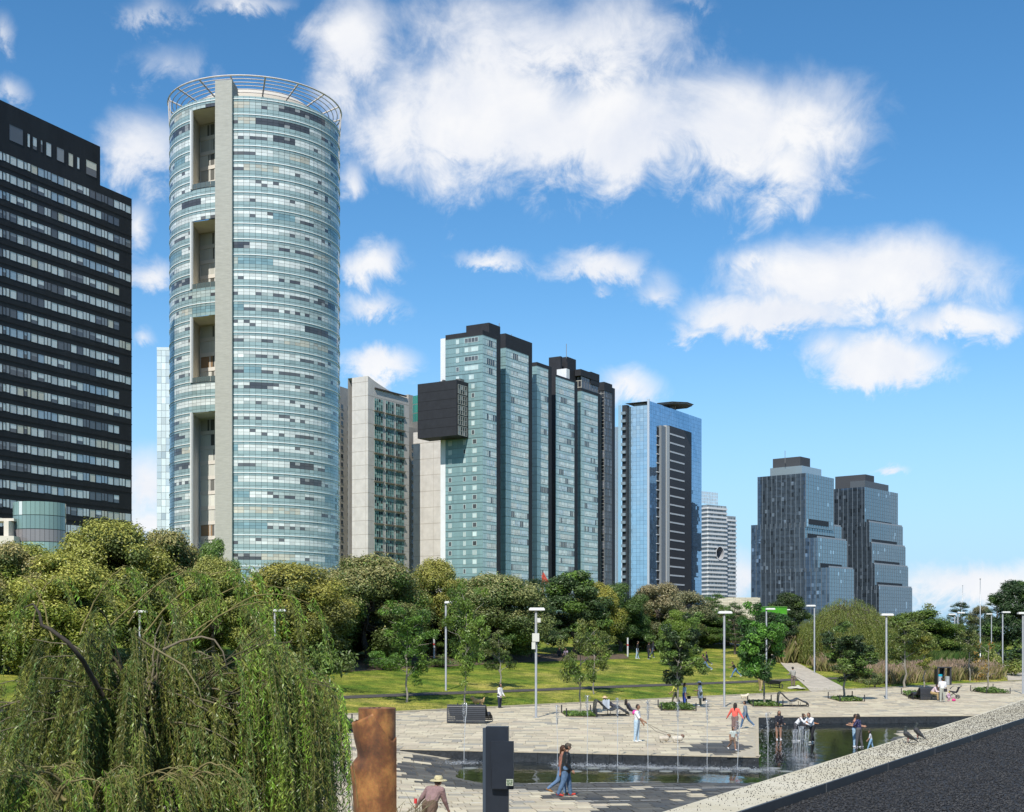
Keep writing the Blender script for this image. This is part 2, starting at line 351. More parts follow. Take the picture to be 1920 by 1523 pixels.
def pavers(pitch, lmin, lmax, ylo, yhi, mask, ang, gap, seed):
    r = np.random.default_rng(seed); ca, sa = math.cos(ang), math.sin(ang); out = []
    for v in np.arange(ylo, yhi, pitch):
        L = r.uniform(lmin, lmax, 420); x0 = np.cumsum(L)-L-60+r.uniform(0, 1); x1 = x0+L
        out.append(np.stack([x0+gap/2, x1-gap/2, np.full(len(L), v+gap/2), np.full(len(L), v+pitch-gap/2)], 1))
    Q = np.vstack(out); cx = np.stack([Q[:, 0], Q[:, 1], Q[:, 1], Q[:, 0]], 1); cy = np.stack([Q[:, 2], Q[:, 2], Q[:, 3], Q[:, 3]], 1)
    X = cx*ca-cy*sa; Y = cx*sa+cy*ca
    ok = mask(X, Y); px = 960+F*X/np.maximum(Y, 5); ok &= (px.max(1) > -40) & (px.min(1) < 1960) & (Y.min(1) > 25)
    return X[ok], Y[ok], r
def in_near(X, Y): return ((Y < 58.1+(X+4.88)*(54.3-58.1)/14.94-.35) & (X < 10.6) | (X >= 10.6) & (Y < 56)).all(1) & (Y > 26).all(1) & (X < 30).all(1)
def up_mask(X, Y):
    s, t = st(X, Y); d = .35
    yw = 58.1+(X+4.88)*(54.3-58.1)/14.94
    side = 10.06+(Y-54.3)*(14.9-10.06)/26.3; yb = 80.6+(X-14.9)*(2.4/21.1)
    front = (X < side-.12) & (Y > yw+d); back = Y > yb+d
    ramp = (X > 17+.33*(Y-63.7)+.3) & (Y < 75.5) & (Y > 52)
    return (t < -.5).all(1) & ((front | back).all(1) | ramp.all(1)) & (Y > 48).all(1)
XA, YA, ra = pavers(.66, .34, .85, -30, 75, in_near, .13, .035, 3)
XB, YB, rb = pavers(.80, .42, 1.25, 30, 180, up_mask, -.03, .02, 4)
def paver_arrays(X, Y, r, near):
    Z = np.where(basin(X, Y), floor_z(X, Y), 0.) if near else np.where(X > 14.5, np.where(basin(X, Y), floor_z(X, Y), 0.), 0.)
    Z = Z+r.uniform(-.006, .006, (len(X), 1)); col = PAL[r.choice(len(PAL), len(X), p=PW)]*r.uniform(.9, 1.1, (len(X), 1))
    cxm, cym, cz = X.mean(1), Y.mean(1), Z.mean(1); wet = np.zeros(len(X), bool); n = r.uniform(0, 1, len(X))
    if near:
        edge = .28+(46-cym)*.30+1.1*np.sin(cym*1.3)*.5
        wet = (cz < -.27) | ((cxm > edge) & (cym > 30)); patchy = (cz > -.33) & wet & (n < .13); wet &= ~patchy
        wet |= (cz < -.12) & (cxm < 1) & (cym > 46.5) & (n < .95)
    else:
        wet = (((cxm-10.6)/2.9)**2+((cym-57.6)/4.8)**2 < 1) & (cxm < 12)
        ze = floor_z(cxm, cym); wet |= (cxm > 15) & (cym < 77) & (ze < -.36)
    col = np.where(wet[:, None], col*np.array([.16, .165, .18])*r.uniform(.7, 1.45, (len(col), 1)), col)
    al = np.where(wet, 0., 1.)
    top = np.stack([X, Y, Z], -1); bot = top.copy(); bot[..., 2] -= .045
    return np.concatenate([bot, top], 1), np.hstack([col, al[:, None]])
VA, CA = paver_arrays(XA, YA, ra, True); VB, CB = paver_arrays(XB, YB, rb, False)
pxc = 960+F*XA.mean(1)/YA.mean(1)
order = np.argsort(YA.mean(1)+np.where((pxc > 745) & (pxc < 1500) & (YA.mean(1) > 37), 0, 500)); sel = order[:300]; rest = order[300:]
for i in sel:
    c0 = VA[i].mean(0); ob = link('paver', raw_mesh('paver', VA[i]-c0, BOXF, np.tile(CA[i], (8, 1)), M_paver), plaza, True); ob.location = c0
def joined(Vs, Cs):
    n = len(Vs); fqs = (BOXF[None]+8*np.arange(n)[:, None, None]).reshape(-1, 4); return Vs.reshape(-1, 3), fqs, np.repeat(Cs, 8, 0)
for VV, CC in ((VA[rest], CA[rest]), (VB, CB)):
    v_, f_, c_ = joined(VV, CC); link('paving', raw_mesh('paving', v_, f_, c_, M_paver), plaza)['kind'] = 'stuff'
# drain lines let into the near paving
M_drain = mat('drain_steel', (.62, .60, .55), .5, noise=.3, nscale=1.5)
for k, (y0, x0, x1) in enumerate([(1470, 990, 1380), (1485, 760, 1420), (1507, 760, 1240), (1481, 1010, 1440)]):
    m = MB(); pa = hit(x0, y0); pb = hit(x1, y0-(x1-x0)*.012); n = 24
    for i in range(n):
        if RNG.random() < .12: continue
        a = pa.lerp(pb, i/n); b = pa.lerp(pb, (i+.96)/n); za, zb = float(ground_z(a.x, a.y))+.012, float(ground_z(b.x, b.y))+.012
        m.quad((a.x, a.y, za), (b.x, b.y, zb), (b.x, b.y+.07, zb), (a.x, a.y+.07, za))
    m.build('drain_line', M_drain, plaza)
# edge stones round the basin and dark wall panels below them
M_edge = mat('edge_stone', (.47, .405, .29), .8, noise=.2, nscale=3)
M_wallp = mat('basin_wall_stone', (.035, .037, .04), .22, noise=.5, nscale=7, bump=.4, bscale=14)
pw = empty('pool_wall', (10, 56, -.5), 'dark wet stone wall round the fountain pool', 'wall')
for (a, b), seg in zip(zip(WALL[:-1], WALL[1:]), range(3)):
    a, b = np.array(a), np.array(b); L = np.linalg.norm(b-a); u = (b-a)/L; nrm = np.array([u[1], -u[0]])    # towards the basin
    k = int(round(L/1.5)); w = L/k
    for i in range(k):
        p = a+u*w*i; m = MB()
        ew = .36 if seg != 1 else .12
        m.box((*(p-nrm*ew), -.02), (*(u*(w-.012)), 0), (*(nrm*ew), 0), (0, 0, .028), (1, 1, 1)); m.build('edge_stone', M_edge, plaza)
        z0 = -.6
        m = MB(); m.box((*(p-nrm*.06), z0), (*(u*(w-.01)), 0), (*(nrm*(.035+.01*(i % 2))), 0), (0, 0, -z0-.022)); m.build('panel', M_wallp, pw)
m1 = MB(); m2 = MB()
for (a, b), seg in zip(zip(WALL[:-1], WALL[1:]), range(3)):
    a, b = np.array(a), np.array(b); L = np.linalg.norm(b-a); u = (b-a)/L; nrm = np.array([u[1], -u[0]]); k = 40
    for i in range(k):
        p, q = a+(b-a)*i/k, a+(b-a)*(i+1)/k
        zz = -.010-.004*seg; m1.quad((*(p-nrm*.05), zz), (*(q-nrm*.05), zz), (*(q-nrm*1.3), zz), (*(p-nrm*1.3), zz))
        fz = lambda w: float(floor_z(w[0], w[1]))-.012-.004*seg
        p1, q1 = p+nrm*.01, q+nrm*.01; p2, q2 = p+nrm*.8, q+nrm*.8; (m1 if fz(p2) > -.3 else m2).quad((*p1, fz(p1)), (*q1, fz(q1)), (*q2, fz(q2)), (*p2, fz(p2)))
m1.build('wall_margin', mat('margin_stone', (.44, .39, .29), .85, noise=.25, nscale=3), plaza); m2.build('pool_margin', M_pool, plaza)
m = MB()
for s in np.arange(-60, 190, 2.0):
    a = np.array(SP(s, -.45)); m.box((*a, -.03), (*(LD*1.985), 0), (*(LN*.45), 0), (0, 0, .06), PAL[1]*(.7+.1*random.random()))
m.build('lawn_kerb', mat('kerb_stone', (1, 1, 1), .85, attr=True, noise=.2), plaza)['kind'] = 'stuff'
# water
def water_material():
    m = bpy.data.materials.new('pool_water'); m.use_nodes = True; t = m.node_tree; t.nodes.clear(); L = t.links.new
    out = t.nodes.new('ShaderNodeOutputMaterial'); gl = t.nodes.new('ShaderNodeBsdfGlossy'); gl.inputs['Roughness'].default_value = .03; gl.inputs['Color'].default_value = (.92, .95, .97, 1)
    tr = t.nodes.new('ShaderNodeBsdfTransparent'); tr.inputs[0].default_value = (.62, .66, .62, 1)
    fr = t.nodes.new('ShaderNodeFresnel'); fr.inputs[0].default_value = 1.33; mx = t.nodes.new('ShaderNodeMixShader')
    co = t.nodes.new('ShaderNodeTexCoord'); mp = t.nodes.new('ShaderNodeMapping'); mp.inputs['Scale'].default_value = (1.2, .55, 1); L(co.outputs['Object'], mp.inputs[0])
    n1 = t.nodes.new('ShaderNodeTexNoise'); n1.inputs['Scale'].default_value = 1.6; n1.inputs['Detail'].default_value = 5; L(mp.outputs[0], n1.inputs['Vector'])
    bp = t.nodes.new('ShaderNodeBump'); bp.inputs['Strength'].default_value = .35; bp.inputs['Distance'].default_value = .045; L(n1.outputs[0], bp.inputs['Height'])
    for q in (gl, fr): L(bp.outputs[0], q.inputs['Normal'])
    L(fr.outputs[0], mx.inputs[0]); L(tr.outputs[0], mx.inputs[1]); L(gl.outputs[0], mx.inputs[2]); L(mx.outputs[0], out.inputs[0]); return m
M_water = water_material()
xs = np.arange(-5, 36, .5); ys = np.arange(44, 84, .5); U, W_ = np.meshgrid(xs, ys, indexing='ij'); idx = np.arange(U.size).reshape(U.shape)
fq = np.stack([idx[:-1, :-1], idx[1:, :-1], idx[1:, 1:], idx[:-1, 1:]], -1).reshape(-1, 4)
okw = basin(U, W_).reshape(-1)[fq].all(1) & (floor_z(U, W_).reshape(-1)[fq].min(1) < -.38)
# clean straight edge along the walls: snap a finer border by adding quads up to the wall
V = np.stack([U, W_, np.full(U.shape, -.395)], -1).reshape(-1, 3)
m = MB(); m.add(V, fq[okw])
WZ = -.397
def strip_w(a, b, nrm, w):
    global WZ; WZ -= .0015; a, b = np.array(a), np.array(b); m.quad((*a, WZ), (*b, WZ), (*(b+nrm*w), WZ), (*(a+nrm*w), WZ))
strip_w((-2.6, 57.45), (10.0, 54.3), np.array([-.24, -.97]), .55); strip_w((10.06, 54.3), (14.85, 80.5), np.array([.98, -.18]), 1.2); strip_w((14.9, 80.55), (35, 82.8), np.array([.1, -.99]), 1.2)
tag(m.build('water', M_water), kind='structure')
# round nozzle plates just under the surface
M_plate = mat('nozzle_plate_metal', (.22, .23, .20), .5)
JX = [1045, 1101, 1158, 1215, 1271, 1326, 1383, 1440]
for i, x in enumerate(JX + [870]):
    for row in (0, 1):
        if row == 1 and x == 870: continue
        xx = x+(34 if row else 12); y = 1446 if row else 1440
        d = (CH+.385)*F/(y-HY); X = (xx-960)/F*d; m = MB(); m.revolve((X, d, -.41), [(0.001, .022), (.26, .022), (.27, .018), (.27, -.03)], 20)
        tag(m.build('nozzle_plate', M_plate), 'round pale nozzle plate lying just under the fountain water', 'nozzle plate', 'round plates in the pool')
# jets
def jet_material():
    m = bpy.data.materials.new('jet_water'); m.use_nodes = True; t = m.node_tree; t.nodes.clear(); L = t.links.new
    out = t.nodes.new('ShaderNodeOutputMaterial'); df = t.nodes.new('ShaderNodeBsdfDiffuse'); df.inputs[0].default_value = (.85, .88, .9, 1)
    gl = t.nodes.new('ShaderNodeBsdfGlossy'); gl.inputs['Roughness'].default_value = .15; tr = t.nodes.new('ShaderNodeBsdfTransparent')
    a = t.nodes.new('ShaderNodeMixShader'); a.inputs[0].default_value = .4; b = t.nodes.new('ShaderNodeMixShader'); b.inputs[0].default_value = .55
    L(df.outputs[0], a.inputs[1]); L(gl.outputs[0], a.inputs[2]); L(tr.outputs[0], b.inputs[1]); L(a.outputs[0], b.inputs[2]); L(b.outputs[0], out.inputs[0]); return m
M_jet = jet_material()
OCT = np.array([[1,0,0],[0,1,0],[-1,0,0],[0,-1,0],[0,0,1],[0,0,-1]], float); OCTF = np.array([[0,1,4,4],[1,2,4,4],[2,3,4,4],[3,0,4,4],[1,0,5,5],[2,1,5,5],[3,2,5,5],[0,3,5,5]])
def droplets(m, P, rad, col=(1, 1, 1)):
    P = np.asarray(P); n = len(P); rad = np.asarray(rad).reshape(-1, 1, 1)
    V = P[:, None]+OCT[None]*rad; fq = (BOX8[None]+6*np.arange(n)[:, None, None]).reshape(-1, 4); m.add(V.reshape(-1, 3), fq, col)
BOX8 = np.array([[0,1,4,3],[2,3,4,1],[0,3,5,1],[2,1,5,3]])
def jet(X, Y, z0, z1, w, label, head=True, seed=0):
    r = np.random.default_rng(seed); m = MB(); n = 22; zz = np.linspace(z0, z1, n); u = (zz-z0)/(z1-z0)
    pts = np.stack([X+.012*np.cumsum(r.normal(0, 1, n))*u, Y+.012*np.cumsum(r.normal(0, 1, n))*u, zz], 1)
    m.tube(pts, w*(1+.5*u+r.uniform(-.2, .3, n)), 6)
    if head:
        k = 260; hz = z1-r.uniform(0, 1, k)**1.2*.8; sp = .018+.085*np.clip((hz-(z1-.8))/.8, 0, 1)
        droplets(m, np.stack([X+r.normal(0, 1, k)*sp*.6, Y+r.normal(0, 1, k)*sp*.6, hz], 1), r.uniform(.004, .019, k)*(1+.6*(r.uniform(0, 1, k) > .9)))
    k = 110; aa = r.uniform(0, 6.28, k); rr = r.uniform(.03, .45, k); droplets(m, np.stack([X+rr*np.cos(aa), Y+rr*np.sin(aa), z0+np.maximum(0, .22-rr*.4)*r.uniform(0, 1, k)+.01], 1), r.uniform(.005, .014, k))
    return tag(m.build('water_jet', M_jet, smooth=True), label, 'water jet', 'fountain jets')
ORD = ['first', 'second', 'third', 'fourth', 'fifth', 'sixth', 'seventh', 'eighth']
JT = [1322, 1304, 1309, 1313, 1316, 1313, 1352, 1336]
for i, x in enumerate(JX):
    d = 56.6-.26*(x-960)/F*55+.0; d = 56.2-(x-900)*.0062; X = (x-960)/F*d
    jet(X, d, -.39, CH-(JT[i]-HY)/F*d, .012, f'{ORD[i]} thin tall water jet from the left along the dark pool wall', seed=i)
d = 55.0; jet((870-960)/F*d, d, -.3, CH-(1318-HY)/F*d, .014, 'lone water jet in front of the dark lounge bench', seed=30)
k = 0
for row in range(2):
    for x in (1487, 1493, 1499, 1505, 1511):
        d = 57+row*2.2; X = (x+row*3-960)/F*d; k += 1
        tag(jet(X, d, -.39, CH-((1362+3*((k*7) % 4))-HY)/F*d, .0085, 'short water jet in the dense cluster beside the dripping people', head=(k % 2 == 0), seed=50+k), group='cluster of short fountain jets')
# spray and foam
m = MB(); r = np.random.default_rng(9); k = 3800
X = r.uniform(1.6, 10.5, k); Yw = 58.1+(X+4.88)*(54.3-58.1)/14.94-1.6+r.normal(0, .22, k); droplets(m, np.stack([X, Yw, -.385+np.abs(r.normal(0, .05, k))], 1), r.uniform(.005, .015, k))
k = 420; X = r.normal(11.6, .45, k); Y = r.normal(57.5, .8, k); droplets(m, np.stack([X, Y, -.35+np.abs(r.normal(0, .75, k))], 1), r.uniform(.008, .022, k))
k = 500; X = -2.0+r.normal(0, .5, k); Y = 55+r.normal(0, .35, k); droplets(m, np.stack([X, Y, -.33+np.abs(r.normal(0, .05, k))], 1), r.uniform(.006, .016, k))
k = 150; X = r.normal(10.2, .35, k); droplets(m, np.stack([X, np.full(k, 53.4)+r.normal(0, .3, k), -.3+np.abs(r.normal(0, 1.0, k))], 1), r.uniform(.006, .016, k))
tag(m.build('water_spray', M_jet), 'white spray and foam where the jets strike the pool', 'spray', kind='stuff')
# ------------------------------------------------------------------ terrace roof the camera stands on
ZR = 3.4; OUT = [(-8.0, -5.4), (1.345, 12.0), (14.0, 35.5), (34, 72.5)]; INN = [(-6.9, -5.0), (2.04, 12.0), (9.8, 25.5), (16.0, 35.0), (36, 68)]
OUT = [(1.345-.5375*17, -5), (1.345, 12.0), (9.3, 26.6), (14.0, 35.6)]; INN = [(2.04-.575*17, -5), (2.04, 12.0), (9.8, 25.5), (15.5, 34.9)]
par = empty('roof_parapet', (5, 18, ZR), 'pale concrete roof kerb strewn with dark pebbles, with black metal edging', 'parapet')
M_cop = mat('coping_concrete', (.50, .45, .32), .95, noise=.65, nscale=1.6, bump=.5, bscale=40, ncol=(.68, .64, .53))
m = MB()
for i in range(3):
    A, B = np.array(OUT[i]), np.array(OUT[i+1]); C, D = np.array(INN[i]), np.array(INN[i+1]); K = 40
    for k in range(K):
        p = [A+(B-A)*k/K, A+(B-A)*(k+1)/K, C+(D-C)*(k+1)/K, C+(D-C)*k/K]
        m.quad((*p[3], ZR), (*p[2], ZR), (*p[1], ZR), (*p[0], ZR))
        m.quad((*p[0], ZR), (*p[1], ZR), (*p[1], -1.8), (*p[0], -1.8))
m.build('coping', M_cop, par)
M_edg = mat('edging_metal', (.028, .03, .035), .45, noise=.3, nscale=6)
M_gal = mat('edging_joint_metal', (.16, .165, .17), .45, metal=.4)
for i in range(3):
    C, D = np.array(INN[i]), np.array(INN[i+1]); L = np.linalg.norm(D-C); u = (D-C)/L; nr = np.array([u[1], -u[0]]); n = max(1, int(L/2.3)); w = L/n
    for k in range(n):
        m = MB(); m.box((*(C+u*w*k), ZR-.12), (*(u*(w-.01)), 0), (*(nr*.03), 0), (0, 0, .13)); e = m.build('edging', M_edg, par)
        m = MB(); m.box((*(C+u*(w*k-.02)+nr*.028), ZR-.12), (*(u*.012), 0), (*(nr*.006), 0), (0, 0, .131)); m.build('joint_strip', M_gal, e)
r = np.random.default_rng(21); n = 15000; dd = 12+22*r.uniform(0, 1, n)**.75
def lin(P, d): P = np.array(P); return np.interp(d, P[:, 1], P[:, 0])
q = r.uniform(.06, .97, n); keepq = r.uniform(0, 1, n) < np.clip(.25+(dd-12)/9, 0, 1); X = lin(OUT, dd)*(1-q)+lin(INN, dd)*q
m = MB(); P = np.stack([X, dd, np.full(n, ZR+.006)], 1)[keepq]; droplets(m, P, r.uniform(.0025, .0066, len(P)))
m.build('pebbles', mat('dark_pebble', (.04, .035, .03), .8), par)['kind'] = 'stuff'
def gravel_material():
    m = bpy.data.materials.new('roof_gravel'); m.use_nodes = True; t = m.node_tree; b = t.nodes['Principled BSDF']; L = t.links.new
    co = t.nodes.new('ShaderNodeTexCoord'); v = t.nodes.new('ShaderNodeTexVoronoi'); v.inputs['Scale'].default_value = 60; L(co.outputs['Object'], v.inputs['Vector'])
    r = t.nodes.new('ShaderNodeValToRGB'); L(v.outputs['Color'], r.inputs[0]); e = r.color_ramp.elements; e[0].color = (.008, .008, .009, 1); e[1].color = (.05, .05, .053, 1); e[0].position = .15; e[1].position = .95
    L(r.outputs[0], b.inputs['Base Color']); b.inputs['Roughness'].default_value = .75
    bp = t.nodes.new('ShaderNodeBump'); bp.inputs['Strength'].default_value = 1; bp.inputs['Distance'].default_value = .03; bp.invert = True; L(v.outputs['Distance'], bp.inputs['Height']); L(bp.outputs[0], b.inputs['Normal']); return m
m = MB(); ZG = ZR-.085
for (a, b) in zip(INN[:-1], INN[1:]): m.quad((a[0], a[1], ZG), (40, a[1], ZG), (40, b[1], ZG), (b[0], b[1], ZG))
roof = m.build('roof', gravel_material(), kind='structure')
n = 26000; dd = 11.5+14*r.uniform(0, 1, n)**1.6; X = lin(INN, dd)+.05+r.uniform(0, 1, n)*(dd*.42-lin(INN, dd)+.4)
kk = X > lin(INN, dd)+.04; P = np.stack([X, dd, np.full(n, ZG+.006)], 1)[kk]; m = MB(); n = len(P)
sh = r.uniform(.006, .014, n); col = np.repeat(r.uniform(.006, .055, (n, 1))**1.0*np.array([[1, 1, 1.03]]), 6, 0)
ax = r.uniform(.7, 1.3, (n, 1, 3)); V = P[:, None]+OCT[None]*sh.reshape(-1, 1, 1)*ax
m.add(V.reshape(-1, 3), (BOX8[None]+6*np.arange(n)[:, None, None]).reshape(-1, 4), col)
m.build('gravel', mat('gravel_stone', (1, 1, 1), .7, attr=True), kind='stuff'); bpy.data.objects['gravel']['label'] = 'dark crushed gravel covering the terrace roof'; bpy.data.objects['gravel']['category'] = 'gravel'
# ------------------------------------------------------------------ buildings
UP = np.array([0, 0, 1.])
def glass(name, rough=.06, ior=1.7, metal=0., tint=(1, 1, 1)):
    return mat(name, tint, rough, metal, attr=True, ior=ior, spec=.5)
class Face:
    "vertical facade: o = left end at ground, u = direction to its right end (as seen), n = outward normal"
    def __init__(s, o, u):
        s.o = np.array([o[0], o[1], 0.]); u = np.array([u[0], u[1], 0.]); s.u = u/np.linalg.norm(u); s.n = np.array([s.u[1], -s.u[0], 0])
    def at_px(s, x):
        k = (x-960)/F; return (k*s.o[1]-s.o[0])/(s.u[0]-k*s.u[1])
    def z_px(s, x, y): p = s.o+s.u*s.at_px(x); return CH+(HY-y)*p[1]/F
    def P(s, a, z, off=0.): return s.o+s.u*a+UP*z+s.n*off
    def rect(s, mb, a0, a1, z0, z1, off, col, tilt=0.):
        e, g = RNG.normal(0, tilt, 2) if tilt else (0, 0); w = (a1-a0)*e; h = (z1-z0)*g
        mb.quad(s.P(a0, z0, off+w+h), s.P(a1, z0, off-w+h), s.P(a1, z1, off-w-h), s.P(a0, z1, off+w-h), col)
    def bar(s, mb, a0, a1, z0, z1, off0, off1, col=(1, 1, 1)):
        mb.box(s.P(a0, z0, off0), s.u*(a1-a0), s.n*(off1-off0), UP*(z1-z0), col)
def pxpt(x, d): return np.array([(x-960)/F*d, d])
def jit(c, k=.06): return np.clip(np.array(c)*(1+RNG.normal(0, k)), 0, 1)
# ---------- black tower, left
b0, b1 = pxpt(0, 223.5), pxpt(247, 252.7)
FB = Face(b0, b1-b0); W_B = np.linalg.norm(b1-b0)
bt = empty('black_tower', (*b1, -1), 'black hotel slab with rows of pale windows at the left edge', 'building')
M_blk = mat('black_cladding', (.017, .019, .023), .55, noise=.35, nscale=.4, spec=.3, stretch=(1, 1, .25))
z_lo = FB.z_px(247, 373); z_hi = FB.z_px(0, 187); a_step = FB.at_px(188)
def solid(name, mt, parent, f, a0, a1, z0, z1, depth, off=0.):
    m = MB(); m.box(f.P(a0, z0, off), f.u*(a1-a0), -f.n*depth, UP*(z1-z0)); return m.build(name, mt, parent)
solid('wall', M_blk, bt, FB, -16, W_B, -1, z_lo, 22); solid('upper_wall', M_blk, bt, FB, -16, a_step, z_lo-.01, z_hi, 22, -.02)
PITCH = 3.235; rows = []; zt = FB.z_px(247, 402.6)
wins = []
WC = [(.56, .62, .64), (.62, .67, .68), (.50, .55, .58), (.22, .24, .27), (.10, .11, .13), (.55, .53, .45), (.30, .40, .50), (.58, .63, .65), (.60, .65, .66)]
modw = W_B/20.5
for r_ in range(26):
    zb = zt-r_*PITCH
    if zb < 6: break
    dark_run = RNG.integers(0, 9)
    for c in range(0, 30):
        a = W_B-.25-(c+1)*modw
        if a < -15: continue
        if r_ % 2 == 1 and c < 2: continue
        run = (c+dark_run*3) // 4
        tone = int((run*7+r_*5+dark_run) % 12); ci = {0: 3, 1: 4, 2: 5, 3: 6, 4: 3}.get(tone, (0, 1, 2, 7, 8)[(c*3+r_) % 5])
        if RNG.random() < .12: ci = int(RNG.integers(0, 9))
        if c % 3 == 1: wins += [(a+.04, a+modw*.44, zb+.12, zb+1.42, ci), (a+modw*.54, a+modw*.94, zb+.12, zb+1.42, ci)]
        else: wins.append((a+.05, a+modw-.07, zb, zb+1.45, ci))
for (x0, y0, x1, y1, ci) in [(17, 238, 43, 268, 4), (51, 251, 56, 276, 1), (61, 258, 69, 281, 2), (76, 263, 79.5, 286, 2), (86, 268, 96, 293, 2), (106, 278, 120, 303, 3), (128, 288, 137, 312, 5), (144, 295, 149, 317, 1), (161, 303, 181, 330, 5)]:
    a0, a1 = FB.at_px(x0), FB.at_px(x1); xm = (x0+x1)/2; wins.append((a0, a1, FB.z_px(xm, y1), FB.z_px(xm, y0), ci))
M_win = glass('tower_window_glass', .08, 1.55)
def px_of(p): return 960+F*p[0]/p[1], HY-F*(p[2]-CH)/p[1]
cand = []
for w in wins:
    x, y = px_of(FB.P(w[0], w[2])); cand.append((x > -20 and y < 975, (w[1]-w[0])*(w[3]-w[2])/FB.P(w[0], 0)[1]**2, w))
cand.sort(key=lambda q: (not q[0], -q[1])); rest = MB(); kk = 0
WMESH = {}
for vis, ar, w in cand:
    col = WC[w[4]]
    if vis and kk < 300:
        kk += 1; wd, ht = round(w[1]-w[0], 2), round(w[3]-w[2], 2); key = (wd, ht, w[4])
        if key not in WMESH:
            m = MB(); wdt, hh = w[1]-w[0], w[3]-w[2]; u, n = FB.u, FB.n
            blind = RNG.random() < .3 and w[4] != 4
            bz = hh*(RNG.uniform(.3, .7) if blind else 0.)
            def q(a0, a1, h0, h1, off, c): m.quad(u*a0+UP*h0+n*off, u*a1+UP*h0+n*off, u*a1+UP*h1+n*off, u*a0+UP*h1+n*off, c)
            if blind: q(.02, wdt-.02, 0, bz, .012, (.10, .11, .13))
            q(.02, wdt-.02, bz, hh, .012, jit(col, .05))
            for (a0, a1, h0, h1) in ((0, .04, 0, hh), (wdt-.04, wdt, 0, hh), (0, wdt, -.03, .03), (0, wdt, hh-.04, hh)):
                m.box(u*a0+UP*h0+n*.002, u*(a1-a0), n*.05, UP*(h1-h0), (.03, .032, .036))
            WMESH[key] = m.mesh('window', M_win)
        ob = link('window', WMESH[key], bt, True); ob.location = FB.P(w[0], w[2])
    else: FB.rect(rest, w[0], w[1], w[2], w[3], .012, jit(col, .05))
rest.build('distant_windows', M_win, bt, kind='stuff')
gr = MB()
for r_ in range(27): FB.bar(gr, -16, W_B+.06, zt-r_*PITCH-1.05, zt-r_*PITCH-.93, .003, .06)
gr.build('shadow_groove', mat('groove_black', (.006, .006, .007), .8), bt, kind='stuff')
# podium: glass drum and white canopy in front of the tower
dd = 205.; cx = (74.5-960)/F*dd; dr = empty('glass_drum', (cx, dd, 3), 'green glass drum annex standing before the black tower', 'building')
Rr = 47.5/F*dd; m = MB(); fm = MB(); zt2 = CH+(HY-944)/F*dd
for k in range(-9, 10):
    for j, (z0, z1, c) in enumerate([(0, 2.1, (.20, .31, .29)), (2.1, 4.2, (.17, .27, .27)), (4.2, 6.1, (.22, .21, .22)), (6.1, 9.2, (.24, .37, .345)), (9.2, 11.4, (.235, .36, .34)), (11.4, 16, (.22, .35, .35))]):
        a0, a1 = math.radians(k*10), math.radians(k*10+9.4); pt = lambda a, z: (cx+Rr*math.sin(a), dd-Rr*math.cos(a), zt2-z)
        cc = jit(c, .06) if not (j == 0 and k == -3) else (.6, .66, .66)
        m.quad(pt(a0, z1-.05), pt(a1, z1-.05), pt(a1, z0+.05), pt(a0, z0+.05), cc)
m.build('glazing', glass('drum_glass', .08, 1.6), dr, kind='stuff'); m = MB(); m.revolve((cx, dd, zt2-17), [(Rr-.06, 0), (Rr-.06, 16.9), (0.01, 16.95)], 48); m.build('core', mat('drum_core', (.03, .04, .045), .5), dr)
cn = empty('white_canopy', ((0-960)/F*200, 200, 3), 'white canopy and columns at the foot of the black tower', 'canopy'); m = MB()
for (x0, y0, x1, y1, dz) in [(-60, 1005, 26, 1030, 199), (-60, 972, 26, 977, 201), (7, 977, 16, 1006, 200)]:
    a = px_at(x0, y1, dz); b = px_at(x1, y0, dz); m.box(a, (b.x-a.x, 0, 0), (0, 4, 0), (0, 0, b.z-a.z))
m.build('frame', mat('canopy_white', (.62, .58, .50), .7), cn)
# ---------- pale glass tower behind the round one
FP = Face(pxpt(294, 400), np.array([1., .03])); pt_ = empty('pale_glass_tower', (*pxpt(294, 400), -1), 'pale glass tower peeping out behind the round tower', 'building')
zt_ = FP.z_px(294, 655); solid('wall', mat('pale_core', (.3, .36, .4), .5), pt_, FP, 0, 26, -1, zt_, 20, -.1)
m = MB()
for r_ in range(46):
    for c in range(8): FP.rect(m, c*1.35+.04, c*1.35+1.31, zt_-(r_+1)*2.05+.08, zt_-r_*2.05, 0, jit((.60, .69, .72) if RNG.random() < .85 else (.45, .55, .62), .08), .004)
FP.bar(m, 0, 12, zt_-.3, zt_+.6, .02, .06, (.6, .68, .7))
m.build('glazing', glass('pale_glass', .1, 1.6), pt_, kind='stuff')
# ---------- round tower
D0 = 283.5; az = math.radians(.5)*0+ (math.atan((318-960)/F)+math.atan((637-960)/F))/2; half = (math.atan((637-960)/F)-math.atan((318-960)/F))/2
RC = D0*math.sin(half); C0 = np.array([math.sin(az)*D0, math.cos(az)*D0]); tocam = -C0/D0; rightv = np.array([-tocam[1], tocam[0]]); rightv = rightv if rightv[0] > 0 else -rightv
def CP(phi, r, z): q = C0+r*(math.sin(phi)*rightv+math.cos(phi)*tocam); return np.array([q[0], q[1], z])
rt = empty('round_tower', (*C0, -1), 'tall round glass apartment tower with pale concrete spine and roof trellis', 'building')
CA_ = math.cos(az); ZTOP = CH+(HY-181)*(D0-RC)*CA_/F; FL = 3.05; NF = 34; DPH = 2*math.pi/96
AL0, AL1 = math.radians(-45.6), math.radians(-25.4)
ALC = []       # alcoves: z spans
dA = float(CP(math.radians(-37), RC, 0)[1])
for (yt, yb) in [(203, 352), (413, 540), (592, 716), (772, 1100)]: ALC.append((CH+(HY-yb)*dA/F, CH+(HY-yt)*dA/F))
def in_alc(z): return any(a-.2 < z < b+.2 for a, b in ALC)
